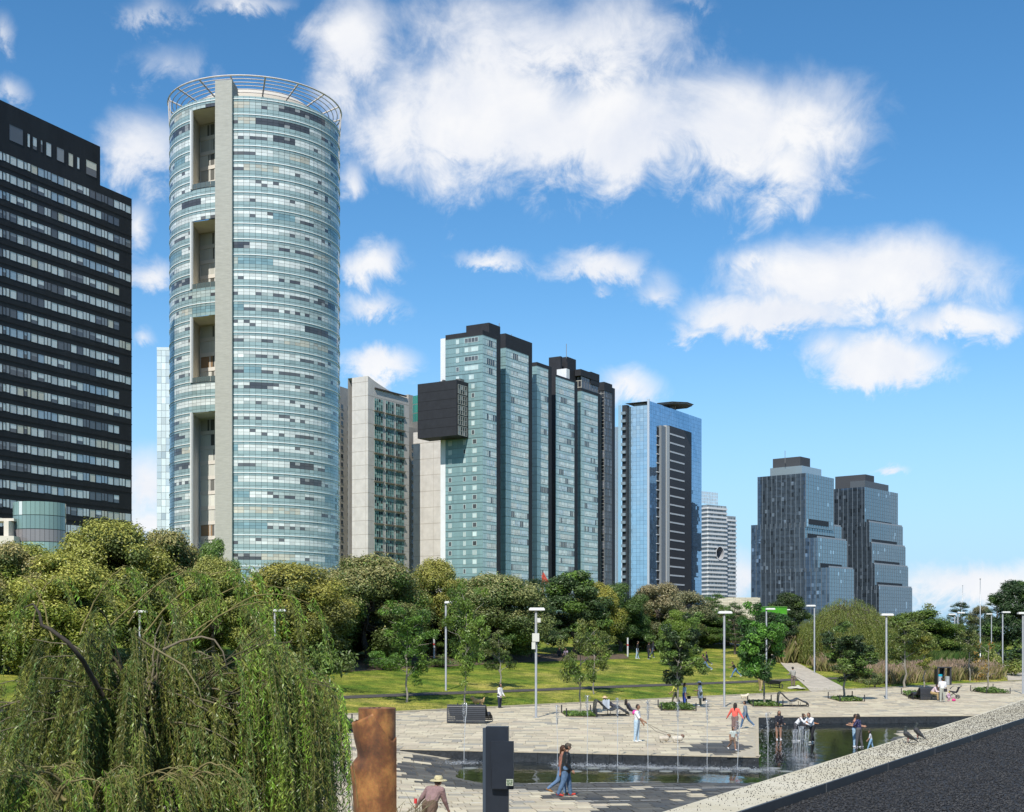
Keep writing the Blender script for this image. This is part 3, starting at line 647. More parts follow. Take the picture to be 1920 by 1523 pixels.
def zone(phi): return AL0 < phi < AL1
gl = MB(); rail = MB(); fr = MB(); dark_runs = {}
SP1, SP2 = (.235, .335, .345), (.29, .40, .405)
kmin, kmax = int(math.radians(-104)/DPH), int(math.radians(104)/DPH)
for fl in range(NF):
    z1 = ZTOP-fl*FL; z0 = z1-FL
    # per floor groups of open, curtained or shaded rooms
    tone = {}; k = kmin
    while k <= kmax:
        n = int(RNG.integers(3, 7)); t = RNG.choice(['blind']*8+['half', 'half', 'dark', 'low', 'cream', 'half', 'teal'], p=None)
        if fl < 2: t = RNG.choice(['dark', 'half', 'cream', 'low'])
        for j in range(n): tone[k+j] = t
        k += n
    for k in range(kmin, kmax+1):
        p0 = k*DPH; p1 = p0+DPH*.955; pm = p0+DPH/2
        if math.radians(-25.3) < pm < math.radians(-14.2): continue
        subs = [(z1-.52, z1-.02, 'sp'), (z1-1.06, z1-.56, 'sp2'), (z1-1.72, z1-1.10, 'w'), (z1-2.34, z1-1.76, 'w2'), (z1-FL+.03, z1-2.38, 'sp3')]
        for (a, b, ty) in subs:
            if zone(pm) and in_alc((a+b)/2): continue
            if ty[0] == 's': c = jit(SP1 if ty == 'sp2' else SP2, .07)
            else:
                t = tone.get(k, 'blind'); hi = ty == 'w'; x = RNG.random()
                if t == 'blind': c = (.66, .715, .70) if x < .93 else (.12, .125, .13)
                elif t == 'half': c = (.64, .69, .68) if hi else ((.11, .115, .12) if x < .6 else (.40, .47, .46))
                elif t == 'dark': c = (.07, .072, .078) if x < .85 else (.3, .32, .32)
                elif t == 'low': c = (.42, .5, .49) if (hi or x < .55) else (.08, .08, .09)
                elif t == 'cream': c = (.52, .51, .43) if x < .6 else (.44, .5, .47)
                else: c = (.20, .33, .37)
                c = jit(c, .09)
            e = RNG.normal(0, .010); r0, r1 = RC+e, RC-e
            gl.quad(CP(p0, r0, a), CP(p1, r1, a), CP(p1, r1, b), CP(p0, r0, b), c)
        for (zz, h, w, col) in ((z1-.54, .13, .10, (.86, .89, .89)), (z1-1.08, .05, .06, (.42, .5, .5))):
            if zone(pm) and in_alc(zz): continue
            q0, q1, q2, q3 = CP(p0, RC+w, zz-h/2), CP(p0+DPH, RC+w, zz-h/2), CP(p0+DPH, RC+w, zz+h/2), CP(p0, RC+w, zz+h/2)
            rail.quad(q0, q1, q2, q3, col); rail.quad(q3, q2, CP(p0+DPH, RC, zz+h/2), CP(p0, RC, zz+h/2), col); rail.quad(q0, q1, CP(p0+DPH, RC, zz-h/2), CP(p0, RC, zz-h/2), col)
gl.build('glazing', glass('round_tower_glass', .10, 1.62), rt, kind='stuff'); rail.build('floor_rails', mat('white_rail', (1, 1, 1), .5, attr=True), rt, kind='stuff')
# core just behind the glass (frames read as its dark colour); open at the alcoves
core = MB(); M_core = mat('round_tower_core', (.06, .085, .09), .5)
for k in range(kmin-2, kmax+3):
    p0, p1 = k*DPH, (k+1)*DPH; pm = p0+DPH/2
    spans = [(-1., ZTOP)]
    if zone(pm):
        spans = []; top = ZTOP
        for (a, b) in ALC: spans.append((b, top)); top = a
        spans.append((-1, top))
    for (a, b) in spans:
        if b > a: core.quad(CP(p0, RC-.08, a), CP(p1, RC-.08, a), CP(p1, RC-.08, b), CP(p0, RC-.08, b))
core.build('core', M_core, rt)
bk = MB(); bk.revolve((*C0, -1), [(RC*.55, 0), (RC*.55, ZTOP)], 40); bk.revolve((*C0, ZTOP-.1), [(.1, 0), (RC-.1, 0)], 64)
bk.build('inner_core', M_core, rt)
M_ctw = mat('tower_concrete', (.41, .415, .375), .9, noise=.16, nscale=.8, bump=.1, stretch=(1, 1, 6))
sp = MB(); pL, pR = math.radians(-25.2), math.radians(-14.4); zs = CH+(HY-154)*(D0-RC)*CA_/F
a, b = CP(pL, RC+.9, -1), CP(pR, RC+.9, -1); c, d_ = CP(pR, RC-3.5, -1), CP(pL, RC-3.5, -1)
for (p, q) in ((a, b), (b, c), (c, d_), (d_, a)): sp.quad(p, q, q+UP*(zs+1), p+UP*(zs+1))
sp.quad(*(x+UP*(zs+1) for x in (a, b, c, d_)))
sp.build('spine', M_ctw, rt)
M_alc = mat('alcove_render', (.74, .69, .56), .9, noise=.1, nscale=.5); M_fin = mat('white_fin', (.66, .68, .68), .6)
M_lint = mat('white_lintel', (.68, .64, .58), .7); M_aw = glass('alcove_window_glass', .1, 1.5)
def LP(u, v, z): q = C0+u*rightv+v*tocam; return np.array([q[0], q[1], z])
uL, vL = RC*math.sin(AL0), RC*math.cos(AL0); uB, vB = RC*-.545-1.75, vL-7.6; uR, vR = RC*math.sin(AL1)+.6, RC*math.cos(AL1)-6.2
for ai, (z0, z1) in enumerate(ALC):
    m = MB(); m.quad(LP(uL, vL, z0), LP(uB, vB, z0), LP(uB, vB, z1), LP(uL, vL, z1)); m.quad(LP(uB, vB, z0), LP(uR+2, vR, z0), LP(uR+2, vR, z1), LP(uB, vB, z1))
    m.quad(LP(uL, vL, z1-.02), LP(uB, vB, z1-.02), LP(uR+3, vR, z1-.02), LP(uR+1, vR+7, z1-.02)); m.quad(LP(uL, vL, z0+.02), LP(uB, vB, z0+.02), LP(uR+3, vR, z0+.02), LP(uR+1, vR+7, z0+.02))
    m.build('alcove_wall', M_alc if ai < 3 else mat('alcove_lit', (.84, .86, .86), .8), rt)  # lowest alcove takes a paler copy, its lit look put into the colour
    m = MB(); q0 = CP(AL0-.012, RC+.28, z0); q1 = CP(AL0+.012, RC+.28, z0); q2 = CP(AL0+.012, RC-.2, z0); q3 = CP(AL0-.012, RC-.2, z0); h = UP*(z1-z0)
    for p, q in ((q0, q1), (q1, q2), (q2, q3), (q3, q0)): m.quad(p, q, q+h, p+h)
    m.build('fin', M_fin, rt)
    z = z1-.35
    while z-FL > z0-1.2:
        m = MB(); e = .12; ua, ub = uB+.12, uR+1.6; na = np.array([0, 0, 0])
        def AP(t, zz, off): return LP(ua+(ub-ua)*t, vB+.02+(vR-vB)*t+off, zz)
        hh = 2.25; m.quad(AP(0, z-hh, e), AP(1, z-hh, e), AP(1, z, e), AP(0, z, e), jit((.15, .15, .14), .2)); cr = RNG.uniform(.25, .6)
        m.quad(AP(0, z-hh, e+.03), AP(cr, z-hh, e+.03), AP(cr, z, e+.03), AP(0, z, e+.03), jit((.62, .62, .56) if RNG.random() < .7 else (.3, .2, .12), .1))
        for t0 in (0, .33, .5): m.quad(AP(t0, z-hh, e+.06), AP(t0+.03, z-hh, e+.06), AP(t0+.03, z, e+.06), AP(t0, z, e+.06), (.65, .65, .62))
        w = m.build('window', M_aw, rt)
        m = MB(); m.quad(AP(0, z-FL+.05, .3), AP(1, z-FL+.05, .3), AP(1, z-hh, .3), AP(0, z-hh, .3)); m.quad(AP(0, z-FL+.05, .1), AP(1, z-FL+.05, .1), AP(1, z-FL+.05, .3), AP(0, z-FL+.05, .3)); m.build('lintel', M_lint, w)
        z -= FL
    # glass balustrade at the foot of the alcove
    m = MB()
    for k in range(int(AL0/DPH), int(AL1/DPH)+1): m.quad(CP(k*DPH, RC, z0), CP((k+.95)*DPH, RC, z0), CP((k+.95)*DPH, RC, z0+1.0), CP(k*DPH, RC, z0+1.0), (.10, .13, .13))
    m.build('balustrade', M_aw, rt)
# roof: curved penthouse, trellis
m = MB(); m.revolve((*C0, ZTOP-.2), [(RC-4.6, 0), (RC-4.6, 2.6), (RC-6, 4.0), (.1, 4.4)], 64); m.build('penthouse', mat('penthouse_render', (.52, .49, .43), .8), rt, smooth=True)
for k in range(-6, 7):
    a = math.radians(k*9+4); m = MB()
    m.quad(CP(a, RC-4.55, ZTOP+.9), CP(a+.06, RC-4.55, ZTOP+.9), CP(a+.06, RC-4.55, ZTOP+1.7), CP(a, RC-4.55, ZTOP+1.7), (.05, .06, .07)); m.build('penthouse_window', M_aw, rt)
M_tr = mat('trellis_steel', (.66, .63, .60), .55, noise=.35, nscale=.7, ncol=(.22, .12, .08)); ZRING = CH+(HY-144)*(D0-RC)*CA_/F
for i in range(7):
    r_ = RC+.35-i*.85; zr_ = ZRING-i*.32; m = MB(); m.tube([CP(math.radians(a), r_, zr_) for a in range(-180, 181, 5 if i == 0 else 5)], .16 if i == 0 else .085, 6); m.build('trellis_ring', M_tr, rt)
for a in range(-176, 180, 22):
    m = MB(); ph = math.radians(a+6); m.tube([CP(ph, RC+.35, ZRING-.02), CP(ph, RC-5.0, ZRING-1.95)], .17, 5); m.tube([CP(ph, RC-4.8, ZRING-1.9), CP(ph, RC-4.8, ZTOP-.2)], .17, 5); m.build('trellis_rafter', M_tr, rt)
for a in (-84, -80, -75, 78, 82, 86, 90, -90):
    m = MB(); ph = math.radians(a); m.tube([CP(ph, RC+.3, ZRING), CP(ph, RC+.1, ZTOP-.3)], .08, 5); m.build('trellis_post', M_tr, rt)
# ---------- beige building with loft windows
uR_ = np.array([.52, .854]); uR_ /= np.linalg.norm(uR_); uL_ = np.array([uR_[1], -uR_[0]])     # uL_: direction left->right along left faces
def left_face(corner, x_left):
    f = Face(corner, uL_); a = f.at_px(x_left); return Face(corner+uL_*a, uL_), -a
def right_face(corner, x_right):
    f = Face(corner, uR_); return f, f.at_px(x_right)
bg_ = empty('beige_loft_tower', (*pxpt(690, 470), -1), 'pale concrete block with three columns of large green-glass loft windows', 'building')
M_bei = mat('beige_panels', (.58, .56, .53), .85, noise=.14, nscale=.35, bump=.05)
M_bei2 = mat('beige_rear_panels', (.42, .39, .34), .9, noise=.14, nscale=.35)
cor = pxpt(690, 470); fr_, wr = right_face(cor, 767); fl_, wl = left_face(cor, 660)
zc = fr_.z_px(690, 705); ze = fr_.z_px(767, 748)
m = MB(); K = 14
for k in range(K):
    a0, a1 = wr*k/K, wr*(k+1)/K; hh = lambda a: zc-(zc-ze)*(1-(1-a/wr)**1.9)
    m.quad(fr_.P(a0, -1), fr_.P(a1, -1), fr_.P(a1, hh(a1)), fr_.P(a0, hh(a0)))
    m.quad(fr_.P(a0, hh(a0)), fr_.P(a1, hh(a1)), fr_.P(a1, hh(a1), -9), fr_.P(a0, hh(a0), -9))
    m.quad(fr_.P(a0, -1, -9), fr_.P(a1, -1, -9), fr_.P(a1, hh(a1), -9), fr_.P(a0, hh(a0), -9))
m.quad(fl_.P(0, -1), fl_.P(wl, -1), fl_.P(wl, zc), fl_.P(0, zc)); m.quad(fr_.P(wr, -1), fr_.P(wr, -1, -9), fr_.P(wr, ze, -9), fr_.P(wr, ze)); m.build('wall', M_bei, bg_)
jt = MB()
for z in np.arange(6, zc, 4.9):
    for f, w in ((fl_, wl), (fr_, wr)):
        if z < ze-1 or f is fl_: f.bar(jt, 0, w, z, z+.13, .005, .015, (.33, .30, .26))
for a in (wl*.18, wl*.84): fl_.bar(jt, a, a+.09, 0, zc, .005, .015, (.4, .37, .32))
jt.build('panel_joints', mat('joint_line', (1, 1, 1), .9, attr=True), bg_, kind='stuff')
M_lw = glass('loft_glass', .12, 1.5)
cols = [(fr_.at_px(x0), fr_.at_px(x1)) for x0, x1 in ((702, 717.5), (723, 738), (742, 757))]
zs0 = fr_.z_px(710, 770.5); pit = 26.3*fr_.P(fr_.at_px(710), 0)[1]/F
for r_ in range(15):
    zb = zs0-r_*pit
    if zb < 0: break
    for (a0, a1) in cols:
        m = MB(); h = pit*.84; fr_.rect(m, a0, a1, zb, zb+h, .012, (.05, .09, .09))
        for i in range(4):
            for j in range(4):
                w = (a1-a0)/4; hh = h/4; x = RNG.random(); c = (.10, .22, .21) if x < .55 else ((.03, .05, .06) if x < .75 else (.25, .42, .40))
                fr_.rect(m, a0+i*w+.07, a0+(i+1)*w-.07, zb+j*hh+.07, zb+(j+1)*hh-.07, .05, jit(c, .12), .003)
        for i in range(5): fr_.bar(m, a0+i*(a1-a0)/4-.05, a0+i*(a1-a0)/4+.05, zb, zb+h, .02, .10, (.36, .44, .42))
        w = m.build('window', M_lw, bg_)
        m = MB(); fr_.bar(m, a0-.3, a1+.5, zb-.42, zb-.12, .02, .55, (.22, .2, .16)); m.build('sill', mat('loft_sill', (1, 1, 1), .8, attr=True), w)
m = MB(); fr_.bar(m, cols[0][0], cols[2][1]+1.2, zs0+pit+2.4, zs0+pit+2.9, .01, .5, (.12, .11, .1)); m.build('roof_slot', mat('slot_dark', (.06, .05, .045), .9), bg_)
def wing(name, label, x0, x1, d0, ytop, wallmat, ncol, direction=None, rows_=26, parent=None):
    f = Face(pxpt(x0, d0), direction if direction is not None else uR_); w = f.at_px(x1); z = f.z_px(x0, ytop)
    t = empty(name, (*pxpt(x0, d0), -1), label, 'building') if parent is None else parent
    solid('wall', wallmat, t, f, 0, w, -1, z, 12)
    sh_ = MB()
    for r_ in range(rows_):
        zb = z-8-r_*3.05
        for c in ncol:
            m = MB(); f.rect(m, w*c-.75, w*c+.75, zb, zb+1.5, .02, jit((.05, .055, .06), .4)); f.bar(m, w*c-.85, w*c+.85, zb-.15, zb, .01, .12, (.3, .28, .24)); m.build('window', M_lw, t)
    return t, f, w, z
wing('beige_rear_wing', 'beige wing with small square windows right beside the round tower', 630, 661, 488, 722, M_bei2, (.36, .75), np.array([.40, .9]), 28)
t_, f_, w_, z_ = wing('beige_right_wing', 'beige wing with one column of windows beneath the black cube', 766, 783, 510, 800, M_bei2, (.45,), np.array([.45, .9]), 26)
f2 = Face(pxpt(779, 505), uL_); m = MB(); w2 = 17.; z2 = f2.z_px(779, 806); m.box(f2.P(-1, -1), f2.u*w2, -f2.n*10, UP*z2); m.build('side_wall', M_bei, t_)
jt = MB()
for z in np.arange(4, z2, 6.1): f2.bar(jt, -1, w2-1, z, z+.16, .005, .02, (.36, .33, .29))
for a in (3.4, 8.2, 12.6): f2.bar(jt, a, a+.12, -1, z2-1, .005, .018, (.40, .37, .33))
jt.build('panel_joints', MATS['joint_line'], t_, kind='stuff')
m = MB(); g0 = px_at(783, 757, 508); 
for k in range(8):
    a0, a1 = math.radians(-80+k*12), math.radians(-80+k*12+11.4)
    for j in range(3): m.quad(*(np.array([g0.x+4+6*math.sin(a)*1., g0.y-5*math.cos(a), z]) for a, z in ((a0, z2+3+j*3.4), (a1, z2+3+j*3.4), (a1, z2+6.1+j*3.4), (a0, z2+6.1+j*3.4))), jit((.03, .20, .15), .2))
m.build('green_bay', M_lw, t_)
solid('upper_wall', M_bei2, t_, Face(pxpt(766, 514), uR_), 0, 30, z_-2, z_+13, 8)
# ---------- teal slab with black cube
tl = empty('teal_slab_tower', (*pxpt(905, 442), -1), 'long teal glass apartment slab stepping away in five bays', 'building')
M_teal = glass('teal_panel_glass', .16, 1.55); M_blk2 = mat('black_render', (.02, .022, .028), .7, noise=.25, nscale=.5)
TP = (.205, .325, .345); TPL = (.42, .57, .59)  # left-face and right-face panel tones; uneven light on the faces is painted in
FLT = 3.08; tp = MB(); tg = MB(); tfm = MB(); blk = MB()
def teal_left(f, w, ztop, zbot=-1, joint=True):
    f.rect(blk, 0, w, zbot, ztop, -.05, (.25, .4, .4)); n = max(1, int(round(w/1.15))); pw_ = w/n
    r_ = 0
    while ztop-r_*FLT > 4:
        z1 = ztop-r_*FLT
        for c in range(n):
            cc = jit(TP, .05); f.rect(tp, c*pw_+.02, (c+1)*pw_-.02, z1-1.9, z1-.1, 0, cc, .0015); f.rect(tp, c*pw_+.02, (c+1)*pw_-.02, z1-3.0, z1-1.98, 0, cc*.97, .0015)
        f.bar(tfm, 0, w, z1-.09, z1+.02, .003, .05, (.10, .14, .15)); f.bar(tfm, 0, w, z1-1.97, z1-1.91, .003, .03, (.12, .19, .20)); r_ += 1
def teal_right(f, w, ztop, zbot=-1, groups=None):
    f.rect(blk, 0, w, zbot, ztop, -.05, (.2, .3, .3)); n = max(2, int(round(w/1.25))); pw_ = w/n; r_ = 0
    while ztop-r_*FLT > 4:
        z1 = ztop-r_*FLT; k = 0; tone = []
        while len(tone) < n: tone += [RNG.choice([0, 0, 0, 1, 2, 3, 4])]*int(RNG.integers(2, 6))
        for c in range(n):
            edge = c < n*.16 or c > n*.93
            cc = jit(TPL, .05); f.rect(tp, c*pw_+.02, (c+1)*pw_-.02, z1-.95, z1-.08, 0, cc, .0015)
            if edge: f.rect(tp, c*pw_+.02, (c+1)*pw_-.02, z1-3.0, z1-1.0, 0, jit(TPL, .05), .0015); continue
            t = tone[c]; base = [(.68, .75, .75), (.42, .48, .50), (.07, .08, .09), (.50, .62, .70), (.62, .64, .62)][t]
            if t in (1, 2) and RNG.random() < .3: base = (.45, .52, .52)
            f.rect(tg, c*pw_+.05, (c+1)*pw_-.05, z1-2.35, z1-1.03, -.02, jit(base, .12), .003)
            f.rect(tg, c*pw_+.05, (c+1)*pw_-.05, z1-3.0, z1-2.42, -.02, jit(np.array(base)*.9, .12), .003)
            f.bar(tfm, c*pw_-.035, c*pw_+.035, z1-3.0, z1-1.0, -.02, .04, (.50, .56, .57))
        f.bar(tfm, 0, w, z1-.06, z1+.04, .003, .05, (.16, .24, .25)); f.bar(tfm, 0, w, z1-1.02, z1-.95, .003, .05, (.45, .55, .55)); r_ += 1
def dpt(x, d): return pxpt(x, d*.9025)
SEC = [('A', 905, 490, 826, 931, 628), ('B', 948, 513, 936, 991, 652), ('C', 1007, 543, 996, 1028, 686), ('D', 1042, 562, 1027, 1077, 706), ('E', 1090, 585, 1078, 1121, 733)]
info = {}
for nm, xc, dc, xl, xr, yt in SEC:
    c = dpt(xc, dc); fL, wL = left_face(c, xl); fR, wR = right_face(c, xr); z = fR.z_px(xc, yt); info[nm] = (c, fL, wL, fR, wR, z)
    if nm == 'A':
        ws = fL.at_px(828)-fL.at_px(826); sw = 2.0
        teal_left(Face(fL.P(sw, 0)[:2], fL.u[:2]), wL-sw, z); m = MB(); fL.bar(m, 0, sw, -1, z+.6, -8, .02); m.build('white_end_wall', mat('white_render', (.72, .74, .76), .8, noise=.08, nscale=.3), tl)
    elif nm == 'D':
        m = MB(); fL.rect(m, 0, wL, -1, z+.3, 0, (1, 1, 1)); fL.bar(m, 0, wL, z-.1, z+.5, -6, .0); m.build('black_side_wall', M_blk2, tl)
    else: teal_left(fL, wL, z)
    teal_right(fR, wR, z)
    # black cap and the black strip of wall between bays
    m = MB(); cap = {'A': 1.6, 'B': 5.0, 'C': 1.4, 'D': .8, 'E': 1.2}[nm]
    m.box(fL.P(.02 if nm != 'A' else 2.0, z, -.02), fL.u*(wL-.04-(2 if nm == 'A' else 0)), -fL.n*wR, UP*cap)
    m.box(fR.P(wR, -1, -.02), fR.u*2.6, -fR.n*6, UP*(z+cap+1)); m.build('black_core', M_blk2, tl)
tp.build('panels', M_teal, tl, kind='stuff'); tg.build('glazing', glass('teal_window_glass', .06, 1.7), tl, kind='stuff'); tfm.build('frames', mat('teal_frame', (1, 1, 1), .6, attr=True), tl, kind='stuff'); blk.build('backing', mat('teal_backing', (1, 1, 1), .8, attr=True), tl)
c, fL, wL, fR, wR, zA = info['A']
M_sw = glass('slab_window_glass', .06, 1.6); r_ = 0
while zA-r_*FLT > 4:
    z1 = zA-r_*FLT; spec = []
    for xx in (868+5, 883+4):
        spec.append((xx, 1.1))
    if r_ < 5: spec = [(858, 1.1)] + ([(884, 5.3)] if r_ != 4 else [(884, 1.8)])
    elif r_ > 10: spec = [(844, 1.2), (871, .9), (890, 1.5)]
    for (xx, w) in spec:
        a = fL.at_px(xx)
        m = MB(); n = max(1, int(round(w/1.2))); dk = RNG.random()
        for i in range(n): fL.rect(m, a-w/2+i*w/n+.06, a-w/2+(i+1)*w/n-.06, z1-1.95, z1-.5, .03, jit((.09, .10, .11) if dk < .4 else (.48, .60, .60), .15)); 
        for i in range(n+1): fL.bar(m, a-w/2+i*w/n-.06, a-w/2+i*w/n+.06, z1-2.0, z1-.42, .01, .07, (.55, .62, .62))
        for zz in (z1-2.0, z1-.5): fL.bar(m, a-w/2, a+w/2, zz-.05, zz+.05, .012, .065, (.55, .62, .62))
        m.build('window', M_sw, tl)
    r_ += 1
# roof boxes
def roofbox(name, xl, xc, xr, d, yt, yb, mt, parent, ul=None, ur=None):
    ul = uL_ if ul is None else ul; ur = uR_ if ur is None else ur
    cc = pxpt(xc, d); f = Face(cc, ul); a = f.at_px(xl); g_ = Face(cc, ur); w = g_.at_px(xr); z1 = g_.z_px(xc, yt); z0 = g_.z_px(xc, yb)
    m = MB(); p = np.array([*cc, z0]); m.box(p, np.array([*ul, 0])*a, np.array([*ur, 0])*w, UP*(z1-z0)); return m.build(name, mt, parent)
roofbox('plant_room', 874, 917, 938, 446, 605, 640, M_blk2, tl); roofbox('plant_room', 970, 977, 997, 476, 641, 675, M_blk2, tl)
roofbox('plant_room', 1029, 1051, 1054, 520, 668, 705, M_blk2, tl); roofbox('plant_room', 1052, 1064, 1080, 523, 669, 720, M_blk2, tl)
roofbox('roof_band', 1078, 1089, 1123, 526.5, 692, 704, M_blk2, tl); roofbox('plant_room', 1100, 1108, 1124, 534, 697, 720, M_blk2, tl)
roofbox('penthouse', 1044, 1062, 1068, 515, 691, 712, mat('white_render', (.72, .74, .76)), tl)
cE, fLE, wLE, fRE, wRE, zE = info['E']; m = MB(); fr2 = MB(); zz = fRE.z_px(1090, 703)
fRE.rect(m, 0, wRE, zE+1.1, zz, .02, (.07, .07, .085)); fLE.rect(m, 0, wLE, zE+1.1, zz, .02, (.03, .032, .04)); m.build('dark_loft', glass('dark_loft_glass', .1), tl)
for i in range(7):
    fRE.bar(fr2, wRE*i/6-.06, wRE*i/6+.06, zE+1.2, zz, .03, .1, (.25, .25, .27)); 
for i in range(3): fLE.bar(fr2, wLE*i/2-.1, wLE*i/2+.1, zE+1.2, zz, .03, .1, (.5, .5, .45)); fRE.bar(fr2, 0, wRE, zE+1.4+i*2.6, zE+1.6+i*2.6, .03, .1, (.2, .2, .22)); fLE.bar(fr2, 0, wLE, zE+1.4+i*2.6, zE+1.6+i*2.6, .03, .1, (.5, .5, .45))
fr2.build('loft_frame', MATS['teal_frame'], tl, kind='stuff')
for (xm, y0, y1, d) in ((1062, 645, 672, 522), (959, 627, 650, 470), (936, 606, 612, 452)):
    m = MB(); m.tube([px_at(xm, y1, d), px_at(xm, y0, d)], .12, 5); m.build('antenna', mat('antenna_metal', (.2, .2, .2), .5), tl)
# dark last bay
db = empty('dark_glass_bay', (*dpt(1133, 605), -1), 'dark framed apartment bay at the right end of the teal slab', 'building')
c = dpt(1133, 605); fL, wL = left_face(c, 1121); fR, wR = right_face(c, 1147); z = fR.z_px(1133, 731)
m = MB(); g1 = MB(); fL.rect(m, 0, wL, -1, z, -.03, (.02, .022, .03)); fR.rect(m, 0, wR, -1, z, -.03, (.02, .022, .03)); fR.rect(m, wR, wR+3, -1, z+2, -.03, (.02, .022, .03)); m.build('wall', mat('dark_bay_wall', (1, 1, 1), .6, attr=True), db)
fr2 = MB()
for r_ in range(int(z/3.1)):
    z1 = z-r_*3.1
    for f, w, n, fc in ((fL, wL, 2, (.42, .42, .40)), (fR, wR, 5, (.16, .165, .185))):
        for i in range(n): f.rect(g1, w*i/n+.1, w*(i+1)/n-.1, z1-2.9, z1-.15, 0, jit((.025, .03, .042) if RNG.random() < .8 else (.12, .13, .16), .2), .003)
        for i in range(n+1): f.bar(fr2, w*i/n-.08, w*i/n+.08, z1-3.1, z1, 0, .08, fc)
        f.bar(fr2, 0, w, z1-.14, z1, .002, .09, fc); f.bar(fr2, 0, w, z1-1.5, z1-1.38, .002, .06, fc)
g1.build('glazing', glass('dark_bay_glass', .05, 1.6), db, kind='stuff'); fr2.build('frames', MATS['teal_frame'], db, kind='stuff')
roofbox('roof_band', 1120, 1133, 1148, 605*.9025-.5, 716, 732, M_blk2, db)
# black cube hanging on the slab
cu = empty('black_cube', (*dpt(856, 486.5), 60), 'black cantilevered cube with one glazed side hanging on the teal slab', 'building')
c = dpt(856, 486.5); fL, wL = left_face(c, 783); fR, wR = right_face(c, 876); zt3 = fR.z_px(856, 712); zb3 = fR.z_px(856, 816)
m = MB(); m.box(fL.P(0, zb3), fL.u*wL, -fL.n*7.2, UP*(zt3-zb3)); m.build('body', M_blk2, cu)
m = MB()
for i in range(1, 6): fL.bar(m, .3, wL-.1, zb3+(zt3-zb3)*i/6-.05, zb3+(zt3-zb3)*i/6+.05, .002, .03)
m.build('wall_seams', mat('seam_black', (.008, .008, .01), .8), cu, kind='stuff')
H5 = (zt3-zb3)/5.35
for i in range(5):
    m = MB(); z0 = zb3+.3+i*H5
    for j in range(4):
        for k in range(2): fR.rect(m, wR*(.14+.82*j/4)+.06, wR*(.14+.82*(j+1)/4)-.06, z0+H5*.42*k+.1, z0+H5*.42*(k+1)-.05, .03, jit((.03, .035, .04) if RNG.random() < .7 else (.2, .22, .23), .2))
    for j in range(5): fR.bar(m, wR*(.14+.82*j/4)-.06, wR*(.14+.82*j/4)+.06, z0, z0+H5*.87, .02, .1, (.42, .42, .40))
    for k in range(3): fR.bar(m, wR*.14, wR*.96, z0+H5*.42*k-.06, z0+H5*.42*k+.06, .02, .1, (.42, .42, .40))
    m.build('window', M_sw, cu)
m = MB(); 
for k in range(7): a = RNG.uniform(.15, .85); fL.bar(m, wL*a, wL*a+RNG.uniform(.4, 1.8), zt3, zt3+RNG.uniform(.4, 1.3), -4-RNG.uniform(0, 2), -3.4)
m.build('roof_plant', mat('roof_plant_grey', (.12, .13, .13), .7), cu)
# ---------- blue mirror tower
bl = empty('blue_mirror_tower', (*pxpt(1218, 680), -1), 'blue mirror-glass office tower with black striped panel and helipad', 'building')
c = pxpt(1218, 680); fR, wR = right_face(c, 1315.5); fL, wL = left_face(pxpt(1213.5, 680.6), 1173); z = fR.z_px(1218, 752)
M_mir = mat('mirror_glass', (1, 1, 1), .025, .82, attr=True, ior=1.6)
g1 = MB(); pl = 2.03; r_ = 0; bk = MB()
fR.rect(bk, 0, wR, -1, z, -.06, (.03, .05, .08)); fL.rect(bk, 0, wL, -1, z-2.4, -.06, (.03, .05, .08)); bk.quad(fR.P(0, z, -.1), fR.P(wR, z, -.1), fR.P(wR, z, -14), fR.P(0, z, -14), (.1, .12, .14)); bk.quad(fR.P(wR, -1, -.06), fR.P(wR, z, -.06), fR.P(wR, z, -14), fR.P(wR, -1, -14), (.05, .08, .12))
bk.build('wall', mat('mirror_backing', (1, 1, 1), .6, attr=True), bl)
pa0, pa1 = fR.at_px(1231), fR.at_px(1291.5); zp = fR.z_px(1250, 800)
n = int(wR/2.2)
while z-r_*pl > 2:
    z1 = z-r_*pl
    for cidx in range(n):
        a0, a1 = wR*cidx/n, wR*(cidx+1)/n
        if a0 > pa0 and a1 < pa1 and z1 < zp: continue
        fR.rect(g1, a0+.045, a1-.045, z1-pl+.06, z1, 0, jit((.30, .44, .60), .05), .0016)
    nl = max(3, int(wL/1.9))
    for cidx in range(nl):
        if z1 > z-2: continue
        fL.rect(g1, wL*cidx/nl+.045, wL*(cidx+1)/nl-.045, z1-pl+.06, z1, 0, jit((.42, .60, .72), .05), .0012)
    r_ += 1
g1.build('glazing', M_mir, bl, kind='stuff')
m = MB(); m.box(np.array([*pxpt(1213.5, 680.3), -1.]), np.array([*uL_, 0])*1.15, np.array([*uR_, 0])*.5, UP*(z+2)); m.build('corner_column', mat('silver_trim', (.62, .66, .70), .35, metal=.5), bl)
M_bp = mat('brown_black_panel', (.035, .031, .033), .55)
b0, b1 = fR.at_px(1250), fR.at_px(1291.5); s0, s1 = fR.at_px(1235.5), fR.at_px(1244); q0 = fR.at_px(1250)
m = MB(); fR.bar(m, b0, b1, -1, fR.z_px(1250, 798.5), -.02, 1.6); m.build('dark_panel', M_bp, bl)
m = MB(); fR.bar(m, s0, s1, -1, fR.z_px(1240, 799.5), -.02, 1.4); m.build('grey_pier', mat('grey_pier', (.20, .22, .24), .5), bl)
m = MB(); fR.bar(m, s1, b0-.02, -1, fR.z_px(1247, 799), -.02, 1.7); m.build('silver_pier', mat('silver_pier', (.48, .48, .46), .45), bl)
m = MB(); fR.bar(m, pa0, s0, -1, fR.z_px(1233, 800), -.04, .0); m.build('slot', mat('slot_black', (.01, .011, .014), .5), bl)
